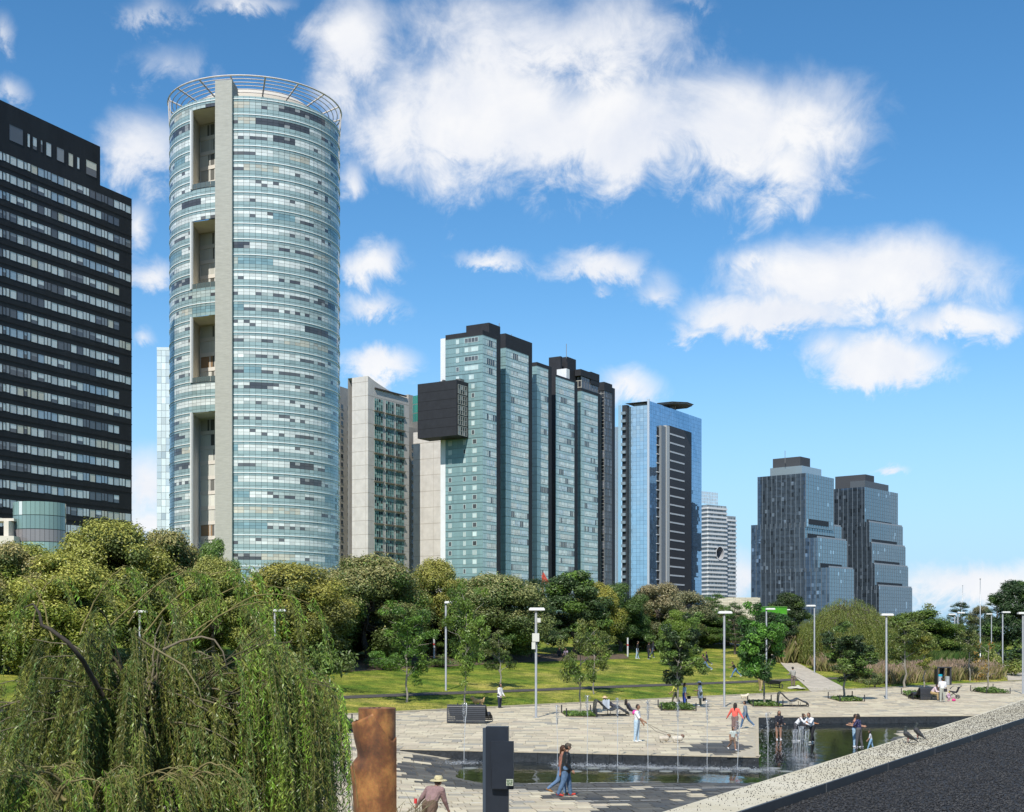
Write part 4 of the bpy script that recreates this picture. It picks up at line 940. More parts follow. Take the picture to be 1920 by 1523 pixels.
t0, t1 = fR.at_px(1251), fR.at_px(1278); dyy = 16.55*fR.P(t0, 0)[1]/F; zb = fR.z_px(1251, 814)
for i in range(24):
    if zb-i*dyy < 4: break
    m = MB(); fR.bar(m, t0, t1, zb-i*dyy-.4, zb-i*dyy+.4, 1.61, 1.72); m.build('light_bar', mat('pale_bar', (.55, .56, .57), .5), bl)
    m = MB(); fR.bar(m, pa0, s0-.1, zb-i*dyy-.3-2.6, zb-i*dyy+.2-2.6, .01, .4); m.build('slot_bar', mat('pale_bar'), bl)
# helipad + roof things
m = MB(); zc_ = 5+(HY-760)*707/F; pc = pxpt(1262, 711); ang = math.atan2(uR_[1], uR_[0])
pts = []
for k in range(8):
    a = ang+math.radians(22.5+45*k); pts.append(np.array([pc[0]+10.2*math.cos(a), pc[1]+10.2*math.sin(a)]))
for k in range(8):
    p, q = pts[k], pts[(k+1) % 8]; m.quad((*p, zc_), (*q, zc_), (*q, zc_+.5), (*p, zc_+.5)); m.quad((*pc, zc_), (*p, zc_), (*q, zc_), (*pc, zc_)); m.quad((*pc, zc_+.5), (*p, zc_+.5), (*q, zc_+.5), (*pc, zc_+.5))
    e = (p-pc)*1.09+pc; e2 = (q-pc)*1.09+pc; m.quad((*p, zc_+.45), (*q, zc_+.45), (*e2, zc_+.8), (*e, zc_+.8))
m.cbox((pc[0], pc[1], zc_-6), 3, 3, 5.9); m.build('helipad', mat('helipad_grey', (.26, .25, .24), .7), bl)
roofbox('roof_pavilion', 1189, 1212, 1216, 685, 755, 770, mat('pavilion_white', (.55, .54, .50), .7), bl)
# balcony strip on the tower's left
fS = Face(pxpt(1160, 686), uL_); w1 = fS.at_px(1166); w2 = fS.at_px(1174); zS = fS.z_px(1166, 760); m = MB()
fS.rect(m, 0, w1, -1, zS, .5, (.42, .60, .68)); m.build('side_glass', M_mir, bl)
solid('balcony_core', mat('balcony_core', (.03, .035, .04), .6), bl, fS, w1, w2+.3, -1, zS, 3, -.3)
for i in range(32):
    zz = zS-5-i*4.0
    if zz < 2: break
    m = MB(); fS.bar(m, w1, w2-.1, zz, zz+1.45, -.28, .9, jit((.20, .26, .30), .1)); m.build('balcony', mat('balcony_panel', (1, 1, 1), .35, attr=True), bl)
fT = Face(pxpt(1148, 690), uL_); m = MB(); w3 = fT.at_px(1160); zT = fT.z_px(1150, 801)
for i in range(5): fT.rect(m, w3*i/5+.1, w3*(i+1)/5-.1, -1, zT, 0, (.38, .52, .58), .001)
m.build('rear_glass', M_mir, bl)
m = MB()
for i in range(6): fT.bar(m, w3*i/5-.12, w3*i/5+.12, -1, zT, .0, .4)
m.build('rear_mullions', mat('silver_trim'), bl, kind='stuff')
# ---------- white tower with an oval hole
wt = empty('white_banded_tower', (*pxpt(1326, 905), -1), 'white banded tower with an oval hole through it', 'building')
uw = np.array([.75, .66]); f = Face(pxpt(1326.5, 900), uw); w = f.at_px(1362); z = f.z_px(1326.5, 946); fl2 = Face(pxpt(1311, 908), pxpt(1326.5, 900)-pxpt(1311, 908)); wl2 = np.linalg.norm(pxpt(1326.5, 900)-pxpt(1311, 908))
f3 = Face(pxpt(1362, 922), uw); w3 = f3.at_px(1379.5); z3 = f3.z_px(1362, 967)
hc = f.at_px(1348); hz = f.z_px(1348, 1037.5); ha, hb = (f.at_px(1355)-f.at_px(1341))/2*.98, 12*900/F
wb = MB(); wg = MB(); ws_ = MB(); PW_ = 2.9
wg.quad(fl2.P(0, -1), fl2.P(wl2, -1), fl2.P(wl2, z), fl2.P(0, z), (.22, .24, .25)); wg.quad(f3.P(0, -1, -.05), f3.P(w3, -1, -.05), f3.P(w3, z3), f3.P(0, z3), (.28, .32, .34))
n = 56
for i in range(n):
    a0, a1 = w*i/n, w*(i+1)/n; am = (a0+a1)/2; k = ((am-hc)/ha)
    spans = [(-1, z)]
    if abs(k) < 1: hh = hb*math.sqrt(1-k*k); spans = [(-1, hz-hh), (hz+hh, z)]
    for (zz0, zz1) in spans: f.rect(wg, a0, a1, zz0, zz1, 0, (.30, .34, .36))
    for r_ in range(int(z/PW_)):
        zb = z-(r_+1)*PW_
        c = jit((.30, .34, .36) if RNG.random() < .5 else (.10, .12, .13), .25)
        if not (abs(k) < 1.15 and abs(zb+1-hz) < hb*1.25): f.rect(wg, a0, a1, zb+1.35, zb+2.7, .05, c)
for r_ in range(int(z/PW_)):
    zb = z-(r_+1)*PW_
    k = (zb+.6-hz)/(hb*1.1); segs = [(0, w)]
    if abs(k) < 1: hw = ha*1.1*math.sqrt(1-k*k); segs = [(0, hc-hw), (hc+hw, w)]
    for (a0, a1) in segs: f.bar(wb, a0, a1, zb, zb+1.3, .0, .9, jit((.66, .68, .68), .04))
    fl2.bar(wb, 0, wl2, zb, zb+1.1, .0, 1.2, jit((.66, .68, .68), .04))
    if zb < z3-2: f3.bar(wb, 0, w3, zb-.6, zb+.6, .0, .9, jit((.62, .65, .66), .04))
    if zb < z3-2:
        for i in range(14): f3.rect(wg, w3*i/14, w3*(i+1)/14, zb+.65, zb+2.2, .05, jit((.32, .36, .38) if RNG.random() < .5 else (.09, .10, .11), .25))
wg.build('glazing', glass('white_tower_glass', .15), wt, kind='stuff'); wb.build('floor_bands', mat('white_band', (1, 1, 1), .7, attr=True), wt, kind='stuff')
m = MB(); K = 36
for i in range(K):
    a, b = 2*math.pi*i/K, 2*math.pi*(i+1)/K
    pa = lambda t, s, off: f.P(hc+ha*s*math.cos(t), hz+hb*s*math.sin(t), off)
    m.quad(pa(a, 1, 1.1), pa(b, 1, 1.1), pa(b, 1.12, 1.1), pa(a, 1.12, 1.1), (.68, .7, .72)); m.quad(pa(a, 1, 1.1), pa(b, 1, 1.1), pa(b, 1, -9), pa(a, 1, -9), (.35, .36, .38)); m.quad(f.P(hc, hz, -9), pa(a, 1, -9), pa(b, 1, -9), f.P(hc, hz, -9), (.012, .012, .02))
m.build('oval_opening', MATS['white_band'], wt)
m = MB()
for r_ in range(4):
    for i in range(12): f.rect(m, -4+w*i/12, -4+w*(i+1)/12-.3, z+1+r_*2.1, z+2.9+r_*2.1, -4, jit((.55, .63, .67), .08))
m.build('glass_crown', MATS['white_tower_glass'], wt)
# ---------- stepped twin towers
u2 = np.array([.64, .768]); u2 /= np.linalg.norm(u2); v2 = np.array([u2[1], -u2[0]])
M_dg = mat('dark_mirror_glass', (1, 1, 1), .04, .62, attr=True, ior=1.6)
M_fin2 = mat('fin_grey', (.15, .185, .22), .45)
def stepped(name, label, xc, dc, blocks, left_cols, roof, tintL, tintR):
    t = empty(name, (*pxpt(xc, dc), -1), label, 'building'); c0 = pxpt(xc, dc); f0 = Face(c0, v2); g1 = MB(); fn = MB(); bk = MB(); last = -1
    for bi, (xl, xk, xr, yt, yb) in enumerate(blocks):
        ck = c0+v2*f0.at_px(xk); al = f0.at_px(xl)-f0.at_px(xk); fL = Face(ck+v2*al, v2); wL = -al; fR = Face(ck, u2); wR = fR.at_px(xr)
        z1 = fR.z_px(xk, yt); z0 = fR.z_px(xk, yb)-1
        m = MB(); m.box(fL.P(0, z0, -.08), fL.u*(wL-.08), -fL.n*(wR-.1), UP*(z1-z0)); m.build('block', mat('dark_block', (.03, .036, .044), .5), t)
        if bi:
            m = MB(); fR.bar(m, .4, wR-.4, z1+.0, z1+.9, -.5, -.3); m.build('terrace_rail', mat('rail_grey', (.30, .34, .37), .5), t)
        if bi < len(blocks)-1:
            m = MB(); fR.bar(m, 3, wR*.8, fR.z_px(xk, yb)+.8, fR.z_px(xk, yb)+3.6, .16, .3); m.build('terrace_shadow', mat('terrace_shadow_dark', (.02, .024, .03), .6), t)  # dark bar at the upper block's foot, painted as the terrace shadow
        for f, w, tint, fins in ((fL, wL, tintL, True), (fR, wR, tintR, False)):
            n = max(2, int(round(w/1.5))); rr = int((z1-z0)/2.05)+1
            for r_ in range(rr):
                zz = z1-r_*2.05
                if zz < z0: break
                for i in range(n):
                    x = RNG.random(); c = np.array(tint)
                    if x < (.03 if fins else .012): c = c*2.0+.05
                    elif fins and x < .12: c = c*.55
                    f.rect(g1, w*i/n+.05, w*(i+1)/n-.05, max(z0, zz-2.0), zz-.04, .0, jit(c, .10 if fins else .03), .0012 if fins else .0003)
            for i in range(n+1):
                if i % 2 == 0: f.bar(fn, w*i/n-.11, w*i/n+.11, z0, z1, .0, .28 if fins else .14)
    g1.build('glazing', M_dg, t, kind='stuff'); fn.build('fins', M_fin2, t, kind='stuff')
    for (xl, xk, xr, dd_, yt, yb, mm, nm) in roof: roofbox(nm, xl, xk, xr, dd_, yt, yb, mm, t, v2, u2)
    return t
M_mech = mat('mechanical_grey', (.055, .06, .068), .7); M_par = mat('parapet_glass', (.34, .43, .48), .2, .4)
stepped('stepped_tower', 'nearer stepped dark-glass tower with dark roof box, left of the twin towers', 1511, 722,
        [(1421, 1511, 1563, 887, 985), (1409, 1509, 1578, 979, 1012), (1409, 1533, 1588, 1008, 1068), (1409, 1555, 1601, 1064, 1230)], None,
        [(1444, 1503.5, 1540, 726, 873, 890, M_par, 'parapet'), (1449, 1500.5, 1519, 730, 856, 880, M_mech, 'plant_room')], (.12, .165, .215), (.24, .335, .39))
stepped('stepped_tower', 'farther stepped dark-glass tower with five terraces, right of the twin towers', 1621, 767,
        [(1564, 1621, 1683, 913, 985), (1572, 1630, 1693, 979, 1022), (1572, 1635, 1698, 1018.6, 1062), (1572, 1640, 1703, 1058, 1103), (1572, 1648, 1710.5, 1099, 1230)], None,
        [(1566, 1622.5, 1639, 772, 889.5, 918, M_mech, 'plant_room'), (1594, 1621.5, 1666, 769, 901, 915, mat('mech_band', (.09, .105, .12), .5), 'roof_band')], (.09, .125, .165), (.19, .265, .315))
for (xm, y0, y1, d) in ((1472, 845, 862, 730),): 
    m = MB(); m.tube([px_at(xm, y1+6, d), px_at(xm, y0, d)], .15, 5); m.build('antenna', mat('antenna_metal'), bpy.data.objects['stepped_tower'])
# ---------- stone kiosk and green glass box at the top of the path
ks = hit(1402, 1192); dk = 205.
kz = float(ground_z((1402-960)/F*dk, dk)); kio = empty('stone_kiosk', ((1402-960)/F*dk, dk, kz), 'cream stone park pavilion with dark doorway beside the green glass box', 'kiosk')
def kbox(m, x0, x1, ytop, ybot, d, depth, col=(1, 1, 1)):
    a = px_at(x0, ybot, d); b = px_at(x1, ytop, d); m.box(a, (b.x-a.x, 0, 0), (0, depth, 0), (0, 0, b.z-a.z), col)
m = MB(); kbox(m, 1396, 1412, 1121, 1200, 205, 8); kbox(m, 1412, 1420, 1121, 1158, 205, 8); kbox(m, 1340, 1396, 1124, 1200, 206, 8); m.build('wall', mat('cream_stone', (.50, .455, .36), .85, noise=.25, nscale=1.2, stretch=(1, 1, 4)), kio)
for r_ in range(14):
    for c in range(7):
        x0 = 1341+c*11.5+(r_ % 2)*4; x1 = min(x0+11, 1424.5); y0 = 1120.5+r_*3.1
        if x1-x0 < 2 or (x0 > 1405 and y0 > 1156): continue
        m = MB(); kbox(m, x0, x1, y0, y0+2.7, 204.9-(c+r_) % 3*.02, .15, jit((.55, .50, .40), .09)); m.build('stone', mat('cream_block', (1, 1, 1), .85, attr=True), kio)
m = MB(); kbox(m, 1420, 1425.5, 1121, 1200, 205, 8); m.build('pier', MATS['cream_stone'], kio)
m = MB(); kbox(m, 1412, 1420, 1158, 1200, 206, .2); m.build('doorway', mat('dark_door', (.02, .016, .018), .6), kio)
gb = empty('green_glass_box', ((1450-960)/F*203, 203, kz), 'bright green tinted glass box at the top of the path', 'glass box')
M_green = mat('green_glass', (.10, .42, .02), .12, attr=False, ior=1.5, noise=.3, nscale=.25, transl=.35)
for i, (x0, x1) in enumerate(((1427.5, 1443), (1443.6, 1459), (1459.6, 1475.5))):
    for (y0, y1) in ((1138, 1151), (1151.7, 1172)):
        m = MB(); kbox(m, x0, x1, y0, y1, 203, .06); m.build('pane', M_green, gb)
m = MB(); kbox(m, 1427.2, 1475.8, 1137.4, 1138.2, 202.9, 3.4); 
for x in (1427.2, 1443.1, 1459.1, 1475.4): kbox(m, x, x+.5, 1137.6, 1185, 202.85, .15)
kbox(m, 1427.5, 1475.5, 1138, 1172, 206.4, .05); m.build('frame', mat('green_frame', (.14, .32, .06), .5), gb)
# ------------------------------------------------------------------ vegetation
M_leaf = mat('leaf', (1.42, 1.42, 1.38), .42, attr=True, objcol=True, spec=.55, transl=.25)
M_bark = mat('bark', (.12, .10, .08), .9, noise=.4, nscale=6, bump=.5, stretch=(1, 1, .3))
M_bark2 = mat('pale_bark', (.27, .25, .21), .85, noise=.35, nscale=6, stretch=(1, 1, .3))
def leaf_quads(P, N, size, aspect, r, hang=None):
    "diamond leaves at P, facing N"
    n = len(P); N = N/(np.linalg.norm(N, axis=1)[:, None]+1e-9); a = r.normal(0, 1, (n, 3))
    if hang is not None: a = a*.5+hang
    L = a-N*(a*N).sum(1)[:, None]; L /= np.linalg.norm(L, axis=1)[:, None]+1e-9; S = np.cross(N, L)
    sz = np.asarray(size).reshape(-1, 1); l = L*sz/2; s = S*sz*aspect/2; fold = N*sz*.12
    return np.stack([P-l, P+s+fold, P+l, P-s+fold], 1).reshape(-1, 3), np.arange(4*n).reshape(n, 4)
def crown(r, clumps, per, size, pal, aspect=.6, flat=.75, upbias=.5, topcol=None, ztop=1., spread=.92):
    "clumps: (x,y,z,r); leaves sit towards the outside of each clump, dense outside and thin inside"
    Ps, Ns, Cs = [], [], []
    pal = np.asarray(pal); cen = np.array([c[:3] for c in clumps]).mean(0)
    for (x, y, z, cr) in clumps:
        n = int(per*cr*cr); d = r.normal(0, 1, (n, 3)); d /= np.linalg.norm(d, axis=1)[:, None]; rad = cr*r.uniform(.25, 1, (n, 1))**.45*(1+.22*r.normal(0, 1, (n, 1))*.6)
        P = np.array([x, y, z])+d*rad*np.array([1, 1, flat]); N = d+r.normal(0, .55, (n, 3))+np.array([0, 0, upbias])
        base = pal[r.integers(0, len(pal))]*r.uniform(.8, 1.2); c = base*r.uniform(.65, 1.35, (n, 1))
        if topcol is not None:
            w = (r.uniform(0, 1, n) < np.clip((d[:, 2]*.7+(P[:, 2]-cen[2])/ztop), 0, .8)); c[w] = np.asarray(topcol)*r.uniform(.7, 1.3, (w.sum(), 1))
        Ps.append(P); Ns.append(N); Cs.append(c)
    P, N, C = np.vstack(Ps), np.vstack(Ns), np.vstack(Cs)
    V, fq = leaf_quads(P, N, size*r.uniform(.6, 1.3, len(P)), aspect, r); return raw_mesh('crown', V, fq, np.repeat(C, 4, 0), M_leaf)
def limb_path(a, b, r, n=6, sag=.0, wob=.06):
    a, b = np.array(a, float), np.array(b, float); t = np.linspace(0, 1, n)[:, None]; L = np.linalg.norm(b-a)
    p = a+(b-a)*t; p[1:-1] += r.normal(0, wob*L, (n-2, 3))*np.array([1, 1, .4]); p[:, 2] += sag*L*np.sin(t[:, 0]*np.pi); return p
PROTO = {}
def broad(key, seed, h=10., rad=4.6, trunk=2.2, nclump=46, per=520, size=.30, pal=None, topcol=None, wide=1., bark=None, aspect=.55):
    r = np.random.default_rng(seed); cl = []; zc = trunk+(h-trunk)*.52; rz = (h-trunk)*.5
    for i in range(nclump):
        cr = rad*r.uniform(.20, .36); t = r.uniform(0, 1); R_ = rad*math.sqrt(max(.05, 1-((t-.4)/.63)**2))-cr*.55; q = R_*r.uniform(.3, 1)**.5; a = r.uniform(0, 6.28)
        cl.append((q*math.cos(a), q*math.sin(a), trunk*.62+(h-trunk*.62-cr*.8)*t, cr))
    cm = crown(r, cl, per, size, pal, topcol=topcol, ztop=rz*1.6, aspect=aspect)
    m = MB(); top = (r.normal(0, .3), r.normal(0, .3), zc); m.tube(limb_path((0, 0, -.3), top, r, 7, 0, .03), np.linspace(.26, .10, 7)*h/10, 7)
    for i in range(11):
        c = cl[r.integers(0, len(cl))]; t = r.uniform(.3, .8); st_ = np.array([top[0]*t, top[1]*t, trunk*.9+(zc-trunk*.9)*t]); m.tube(limb_path(st_, c[:3], r, 5, .05), np.linspace(.10, .02, 5)*h/10, 5)
    PROTO[key] = (m.mesh('trunk', bark or M_bark), cm, h, rad)
GREEN = [(.075, .125, .028), (.095, .15, .032), (.06, .105, .025), (.11, .16, .04)]
OLIVE = [(.11, .135, .042), (.09, .12, .038), (.13, .15, .052), (.08, .11, .034)]
YELL = [(.13, .165, .033), (.165, .19, .04), (.10, .14, .028), (.18, .195, .05)]
DARK = [(.04, .065, .026), (.05, .08, .03), (.032, .055, .022)]
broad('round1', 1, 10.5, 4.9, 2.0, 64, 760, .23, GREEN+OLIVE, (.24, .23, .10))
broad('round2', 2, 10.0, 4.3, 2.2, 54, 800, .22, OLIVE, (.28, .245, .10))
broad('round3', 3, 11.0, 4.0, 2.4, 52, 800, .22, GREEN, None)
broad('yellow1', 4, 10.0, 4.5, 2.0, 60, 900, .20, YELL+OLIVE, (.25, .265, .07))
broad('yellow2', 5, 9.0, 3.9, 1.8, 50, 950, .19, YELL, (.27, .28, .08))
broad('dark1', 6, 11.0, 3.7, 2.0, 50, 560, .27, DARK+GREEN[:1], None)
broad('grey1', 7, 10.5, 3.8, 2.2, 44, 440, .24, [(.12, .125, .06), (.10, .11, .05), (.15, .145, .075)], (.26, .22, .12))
def pine(key, seed, h=10., rad=3.2, pal=DARK):
    r = np.random.default_rng(seed); cl = []; lay = 9; m = MB()
    m.tube(limb_path((0, 0, -.3), (0, 0, h*.97), r, 8, 0, .012), np.linspace(.22, .03, 8), 7)
    for i in range(lay):
        z = h*(.24+.74*i/lay); R_ = rad*(1-.75*(i/lay)**1.2)
        for k in range(int(4+R_*1.8)):
            a = r.uniform(0, 6.28); q = R_*r.uniform(.45, 1); e = (q*math.cos(a), q*math.sin(a), z+.18*q+r.normal(0, .25)); m.tube(limb_path((0, 0, z-.3), e, r, 4), np.linspace(.06, .015, 4), 4); cl.append((*e, r.uniform(.45, .8)))
    n = 0; Ps, Ns, Cs = [], [], []
    for (x, y, z, cr) in cl:
        k = int(300*cr); d = r.normal(0, 1, (k, 3)); d[:, 2] = np.abs(d[:, 2])*.6+d[:, 2]*.3; d /= np.linalg.norm(d, axis=1)[:, None]; P = np.array([x, y, z])+d*cr*r.uniform(.1, 1, (k, 1)); Ps.append(P); Ns.append(np.cross(d, r.normal(0, 1, (k, 3)))); Cs.append(np.asarray(pal)[r.integers(0, len(pal))]*r.uniform(.7, 1.4, (k, 1)))
    P, N, C = np.vstack(Ps), np.vstack(Ns), np.vstack(Cs); V, fq = leaf_quads(P, N, .34*r.uniform(.6, 1.2, len(P)), .14, r, hang=np.array([0, 0, 1.]))
    PROTO[key] = (m.mesh('trunk', M_bark), raw_mesh('crown', V, fq, np.repeat(C, 4, 0), M_leaf), h, rad)
pine('pine1', 8, 10.5, 3.4, DARK+[(.06, .10, .035)]); pine('pine2', 9, 9.0, 3.0, [(.08, .14, .035), (.06, .11, .03)])
def young(key, seed, h=6., rad=1.8, z0=2.0, pal=GREEN, nst=5, per=95, size=.22, sparse=1.):
    r = np.random.default_rng(seed); m = MB(); cl = []
    top = np.array([r.normal(0, .15), r.normal(0, .15), h*.9]); tr = limb_path((0, 0, -.2), top, r, 9, 0, .008); m.tube(tr, np.linspace(.075, .018, 9), 6)
    for i in range(int(13*sparse)+3):
        t = r.uniform(.3, .95); s_ = np.array([np.interp(t*h*.9, tr[:, 2], tr[:, k]) for k in range(3)]); a = r.uniform(0, 6.28); q = rad*r.uniform(.4, 1)*(1-.35*abs(t-.55)); e = s_+np.array([q*math.cos(a), q*math.sin(a), q*r.uniform(.3, 1.3)])
        p = limb_path(s_, e, r, 5, .04); m.tube(p, np.linspace(.032, .008, 5), 4)
        for k in range(4): cl.append((*(p[2+min(k, 2)]+r.normal(0, .26, 3)*[1, 1, 1.5]), rad*r.uniform(.16, .27)))
    for k in range(4): cl.append((top[0]+r.normal(0, .2), top[1]+r.normal(0, .2), top[2]+r.normal(0, .25), rad*.22))
    cm = crown(r, cl, per*9, size, pal, aspect=.42, upbias=.3); PROTO[key] = (m.mesh('trunk', M_bark2), cm, h, rad)
young('young1', 20, 6.4, 2.0, pal=GREEN, sparse=.8, per=60); young('young2', 21, 6.0, 1.7, pal=GREEN+OLIVE, sparse=.7, per=60); young('young3', 22, 5.6, 1.7, pal=DARK+GREEN, sparse=1.4, per=110); young('young4', 23, 5.6, 1.5, pal=OLIVE, sparse=.7, per=55); young('bare', 24, 4.0, 1.1, pal=[(.2, .15, .05), (.16, .15, .06)], sparse=.4, per=14)
def willow_crown(key, seed, h, rad, nstr, pal, leaf=.16, top=.50):
    r = np.random.default_rng(seed); Ps, Ns, Cs = [], [], []; m = MB(); m.tube(limb_path((0, 0, -.3), (0, 0, h*.6), r, 6, 0, .03), np.linspace(.3, .2, 6), 7)
    for i in range(nstr):
        a = r.uniform(0, 6.28); q = rad*math.sqrt(r.uniform(.02, 1)); z0 = h*(top+(1-top)*(1-(q/rad)**1.7))*r.uniform(.84, 1.0); x, y = q*math.cos(a), q*math.sin(a)
        if i % 14 == 0: m.tube(limb_path((0, 0, h*.5), (x*.9, y*.9, z0), r, 5, .25), np.linspace(.09, .02, 5), 4)
        L = min(z0-.5, r.uniform(.25, .65)*h*(.6+.6*q/rad)); k = int(L/.075); t = np.linspace(0, 1, k); out = .12*rad*np.sqrt(t)
        P = np.stack([x+math.cos(a)*out, y+math.sin(a)*out, z0-L*t], 1)+r.normal(0, .05, (k, 3)); Ps.append(P); N = r.normal(0, 1, (k, 3)); N[:, 2] *= .4; N += np.array([math.cos(a), math.sin(a), .25])*.7; Ns.append(N); Cs.append(np.asarray(pal)[r.integers(0, len(pal))]*r.uniform(.65, 1.35, (k, 1)))
    P, N, C = np.vstack(Ps), np.vstack(Ns), np.vstack(Cs); V, fq = leaf_quads(P, N, leaf*r.uniform(.7, 1.4, len(P)), .17, r, hang=np.array([0, 0, -1.6]))
    PROTO[key] = (m.mesh('trunk', M_bark), raw_mesh('crown', V, fq, np.repeat(C, 4, 0), M_leaf), h, rad)
willow_crown('willow', 30, 8., 6.2, 2300, [(.13, .155, .04), (.10, .135, .035), (.165, .18, .055), (.085, .115, .03)], .22)
TREE_N = [0]
def place(key, x, ybase, ytop, hw, label, group=None, col=(1, 1, 1), d=None, cat='tree', name='tree'):
    "tree whose foot shows at (x,ybase) and whose top reaches ytop; hw = half width in photo pixels"
    tm, cm, h, rad = PROTO[key]
    if d is None: p = hit(x, ybase)
    else:
        X = (x-960)/F*d; p = Vector((X, d, float(ground_z(X, d))))
    H = p.y/F*(HY-ytop)+CH-p.z; W = hw*p.y/F
    TREE_N[0] += 1; a = (TREE_N[0]*2.4) % 6.28
    e = empty(name, p, label, cat, group, a); e.scale = (W/rad, W/rad, H/h)
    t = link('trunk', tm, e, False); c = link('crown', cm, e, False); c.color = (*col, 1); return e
WOOD = 'trees of the wood behind the lawn'
for row in [
 # behind the big willow, left
 ('yellow1', 40, 1255, 1012, 120, 'broad yellow-green tree at the far left edge, below the black tower', (1.05, 1.05, .9)),
 ('yellow1', 210, 1240, 966, 125, 'tallest yellow-green flowering tree, in front of the black tower foot', (1.1, 1.05, .9)),
 ('round2', 312, 1236, 984, 95, 'dark olive tree below the left side of the round tower', (.9, .95, .9)),
 ('yellow2', 120, 1270, 1035, 130, 'bright yellow-green tree low at the far left behind the willow', (1.15, 1.1, .9)),
 ('round3', 405, 1240, 1002, 52, 'small deep green rounded tree at the foot of the concrete spine', (1, 1.1, 1)),
 ('yellow2', 400, 1258, 1040, 80, 'greenish yellow tree just below the concrete spine', (.9, .9, .8)),
 ('yellow1', 545, 1255, 1048, 120, 'golden brown-green tree below the right half of the round tower', (1.1, .98, .85)),
 ('round2', 20, 1262, 1008, 90, 'olive tree cut by the left edge of the picture', (1, 1, 1)),
 ('round1', 690, 1243, 1036, 120, 'large round tree below the beige loft building with a dark visible trunk', (1, 1, .95)),
 ('dark1', 600, 1232, 1075, 95, 'shaded dark tree left of the large round tree', (1, 1, .9)),
 ('yellow2', 815, 1232, 1044, 66, 'yellow-tipped tree standing tall below the black cube', (1, .92, .8)),
 ('dark1', 770, 1226, 1090, 80, 'shaded dark tree between the large round tree and the yellow-tipped tree', (1, 1, 1)),
 ('round1', 930, 1240, 1072, 108, 'wide green tree left of the security lamp post', (1, 1.05, 1)),
 ('round2', 880, 1228, 1080, 70, 'olive tree just behind the wide green tree', (1, 1, 1)),
 ('pine1', 1000, 1236, 1076, 66, 'dark green pine right behind the security lamp post', (1, 1.05, 1)),
 ('dark1', 1075, 1228, 1068, 78, 'dark green tree in front of the long black strip of the slab', (1.35, 1.35, 1.1)),
 ('yellow2', 1122, 1225, 1090, 55, 'yellow-leaved tree between two dark green trees', (1.05, .95, .7)),
 ('round3', 1162, 1222, 1088, 60, 'deep green tree below the mirror tower left corner', (.75, .8, .85)),
 ('grey1', 1238, 1222, 1087, 66, 'grey-olive tree in front of the mirror tower', (1, 1, 1)),
 ('yellow2', 1206, 1218, 1108, 34, 'small brownish yellow tree beside the grey-olive tree', (1, .85, .7)),
 ('grey1', 1290, 1214, 1104, 56, 'thin grey-green tree right of the black striped panel', (.9, 1, 1)),
 ('pine2', 1336, 1210, 1112, 50, 'bright green pine in front of the white banded tower', (1.1, 1.15, .8)),
 ('pine2', 1378, 1228, 1128, 34, 'slender pine before the stone pavilion', (.85, .95, .9)),
 ('round3', 1272, 1250, 1140, 40, 'fresh green tree on the lawn behind the planted bed with two women', (1.15, 1.15, .7)),
 
 ('round3', 1722, 1245, 1140, 88, 'bushy mid green tree right of the weeping willow', (.95, .95, .75)),
 ('pine1', 1800, 1216, 1124, 34, 'dark conifer beside the tall flagpole', (.85, .9, 1)),
 ('dark1', 1905, 1224, 1086, 60, 'dark tall tree at the right edge of the picture', (.9, 1.0, 1.0)),
 ('pine1', 1868, 1220, 1108, 36, 'dark conifer left of the tall right-edge tree', (.9, .95, 1)),
 ('round2', 1655, 1235, 1150, 60, 'loose olive tree between the weeping willow and the bushy tree', (.8, .85, .7)),
 ('grey1', 1840, 1212, 1132, 30, 'thin grey twiggy tree behind the flagpole', (.7, .75, .75)),
 ('dark1', 1780, 1222, 1170, 70, 'low dark shrubby tree behind the right-hand lamps', (1, 1.1, .9)),
]: place(*row[:6], group=WOOD, col=row[6])
# second row that closes the view between the crowns
for i, x in enumerate(range(-60, 1440, 62)):
    y = 1100 if x < 900 else 1122
    place(['dark1', 'round2', 'round3', 'grey1'][i % 4], x+(i*37 % 23), 1210, y+(i*53 % 26), 62, 'tree deep in the wood, mostly hidden by the front row', 'hidden rear trees of the wood', (.8, .85, .8), d=150+(i*29 % 24))
for i, x in enumerate(range(560, 1000, 38)):
    place(['dark1', 'round3', 'round2'][i % 3], x+(i*17 % 13), 1234-(i*7 % 9), 1150+(i*31 % 22), 30+(i*11 % 12), 'low shaded undergrowth tree beneath the front crowns of the wood', 'undergrowth of the wood', (.85, .9, .8))
place('dark1', 1477, 1180, 1110, 44, 'dark broad tree between the green glass box and the stepped towers', WOOD, (1, .95, .85), d=236)
place('willow', 1590, 1250, 1116, 92, 'rounded weeping willow in front of the stepped towers', col=(1, 1.0, .8), name='willow_tree')
place('willow', 1520, 1236, 1158, 46, 'lower weeping bush left of the rounded willow', col=(.95, 1.0, .9), name='willow_tree')
YG = 'young trees of the plaza'
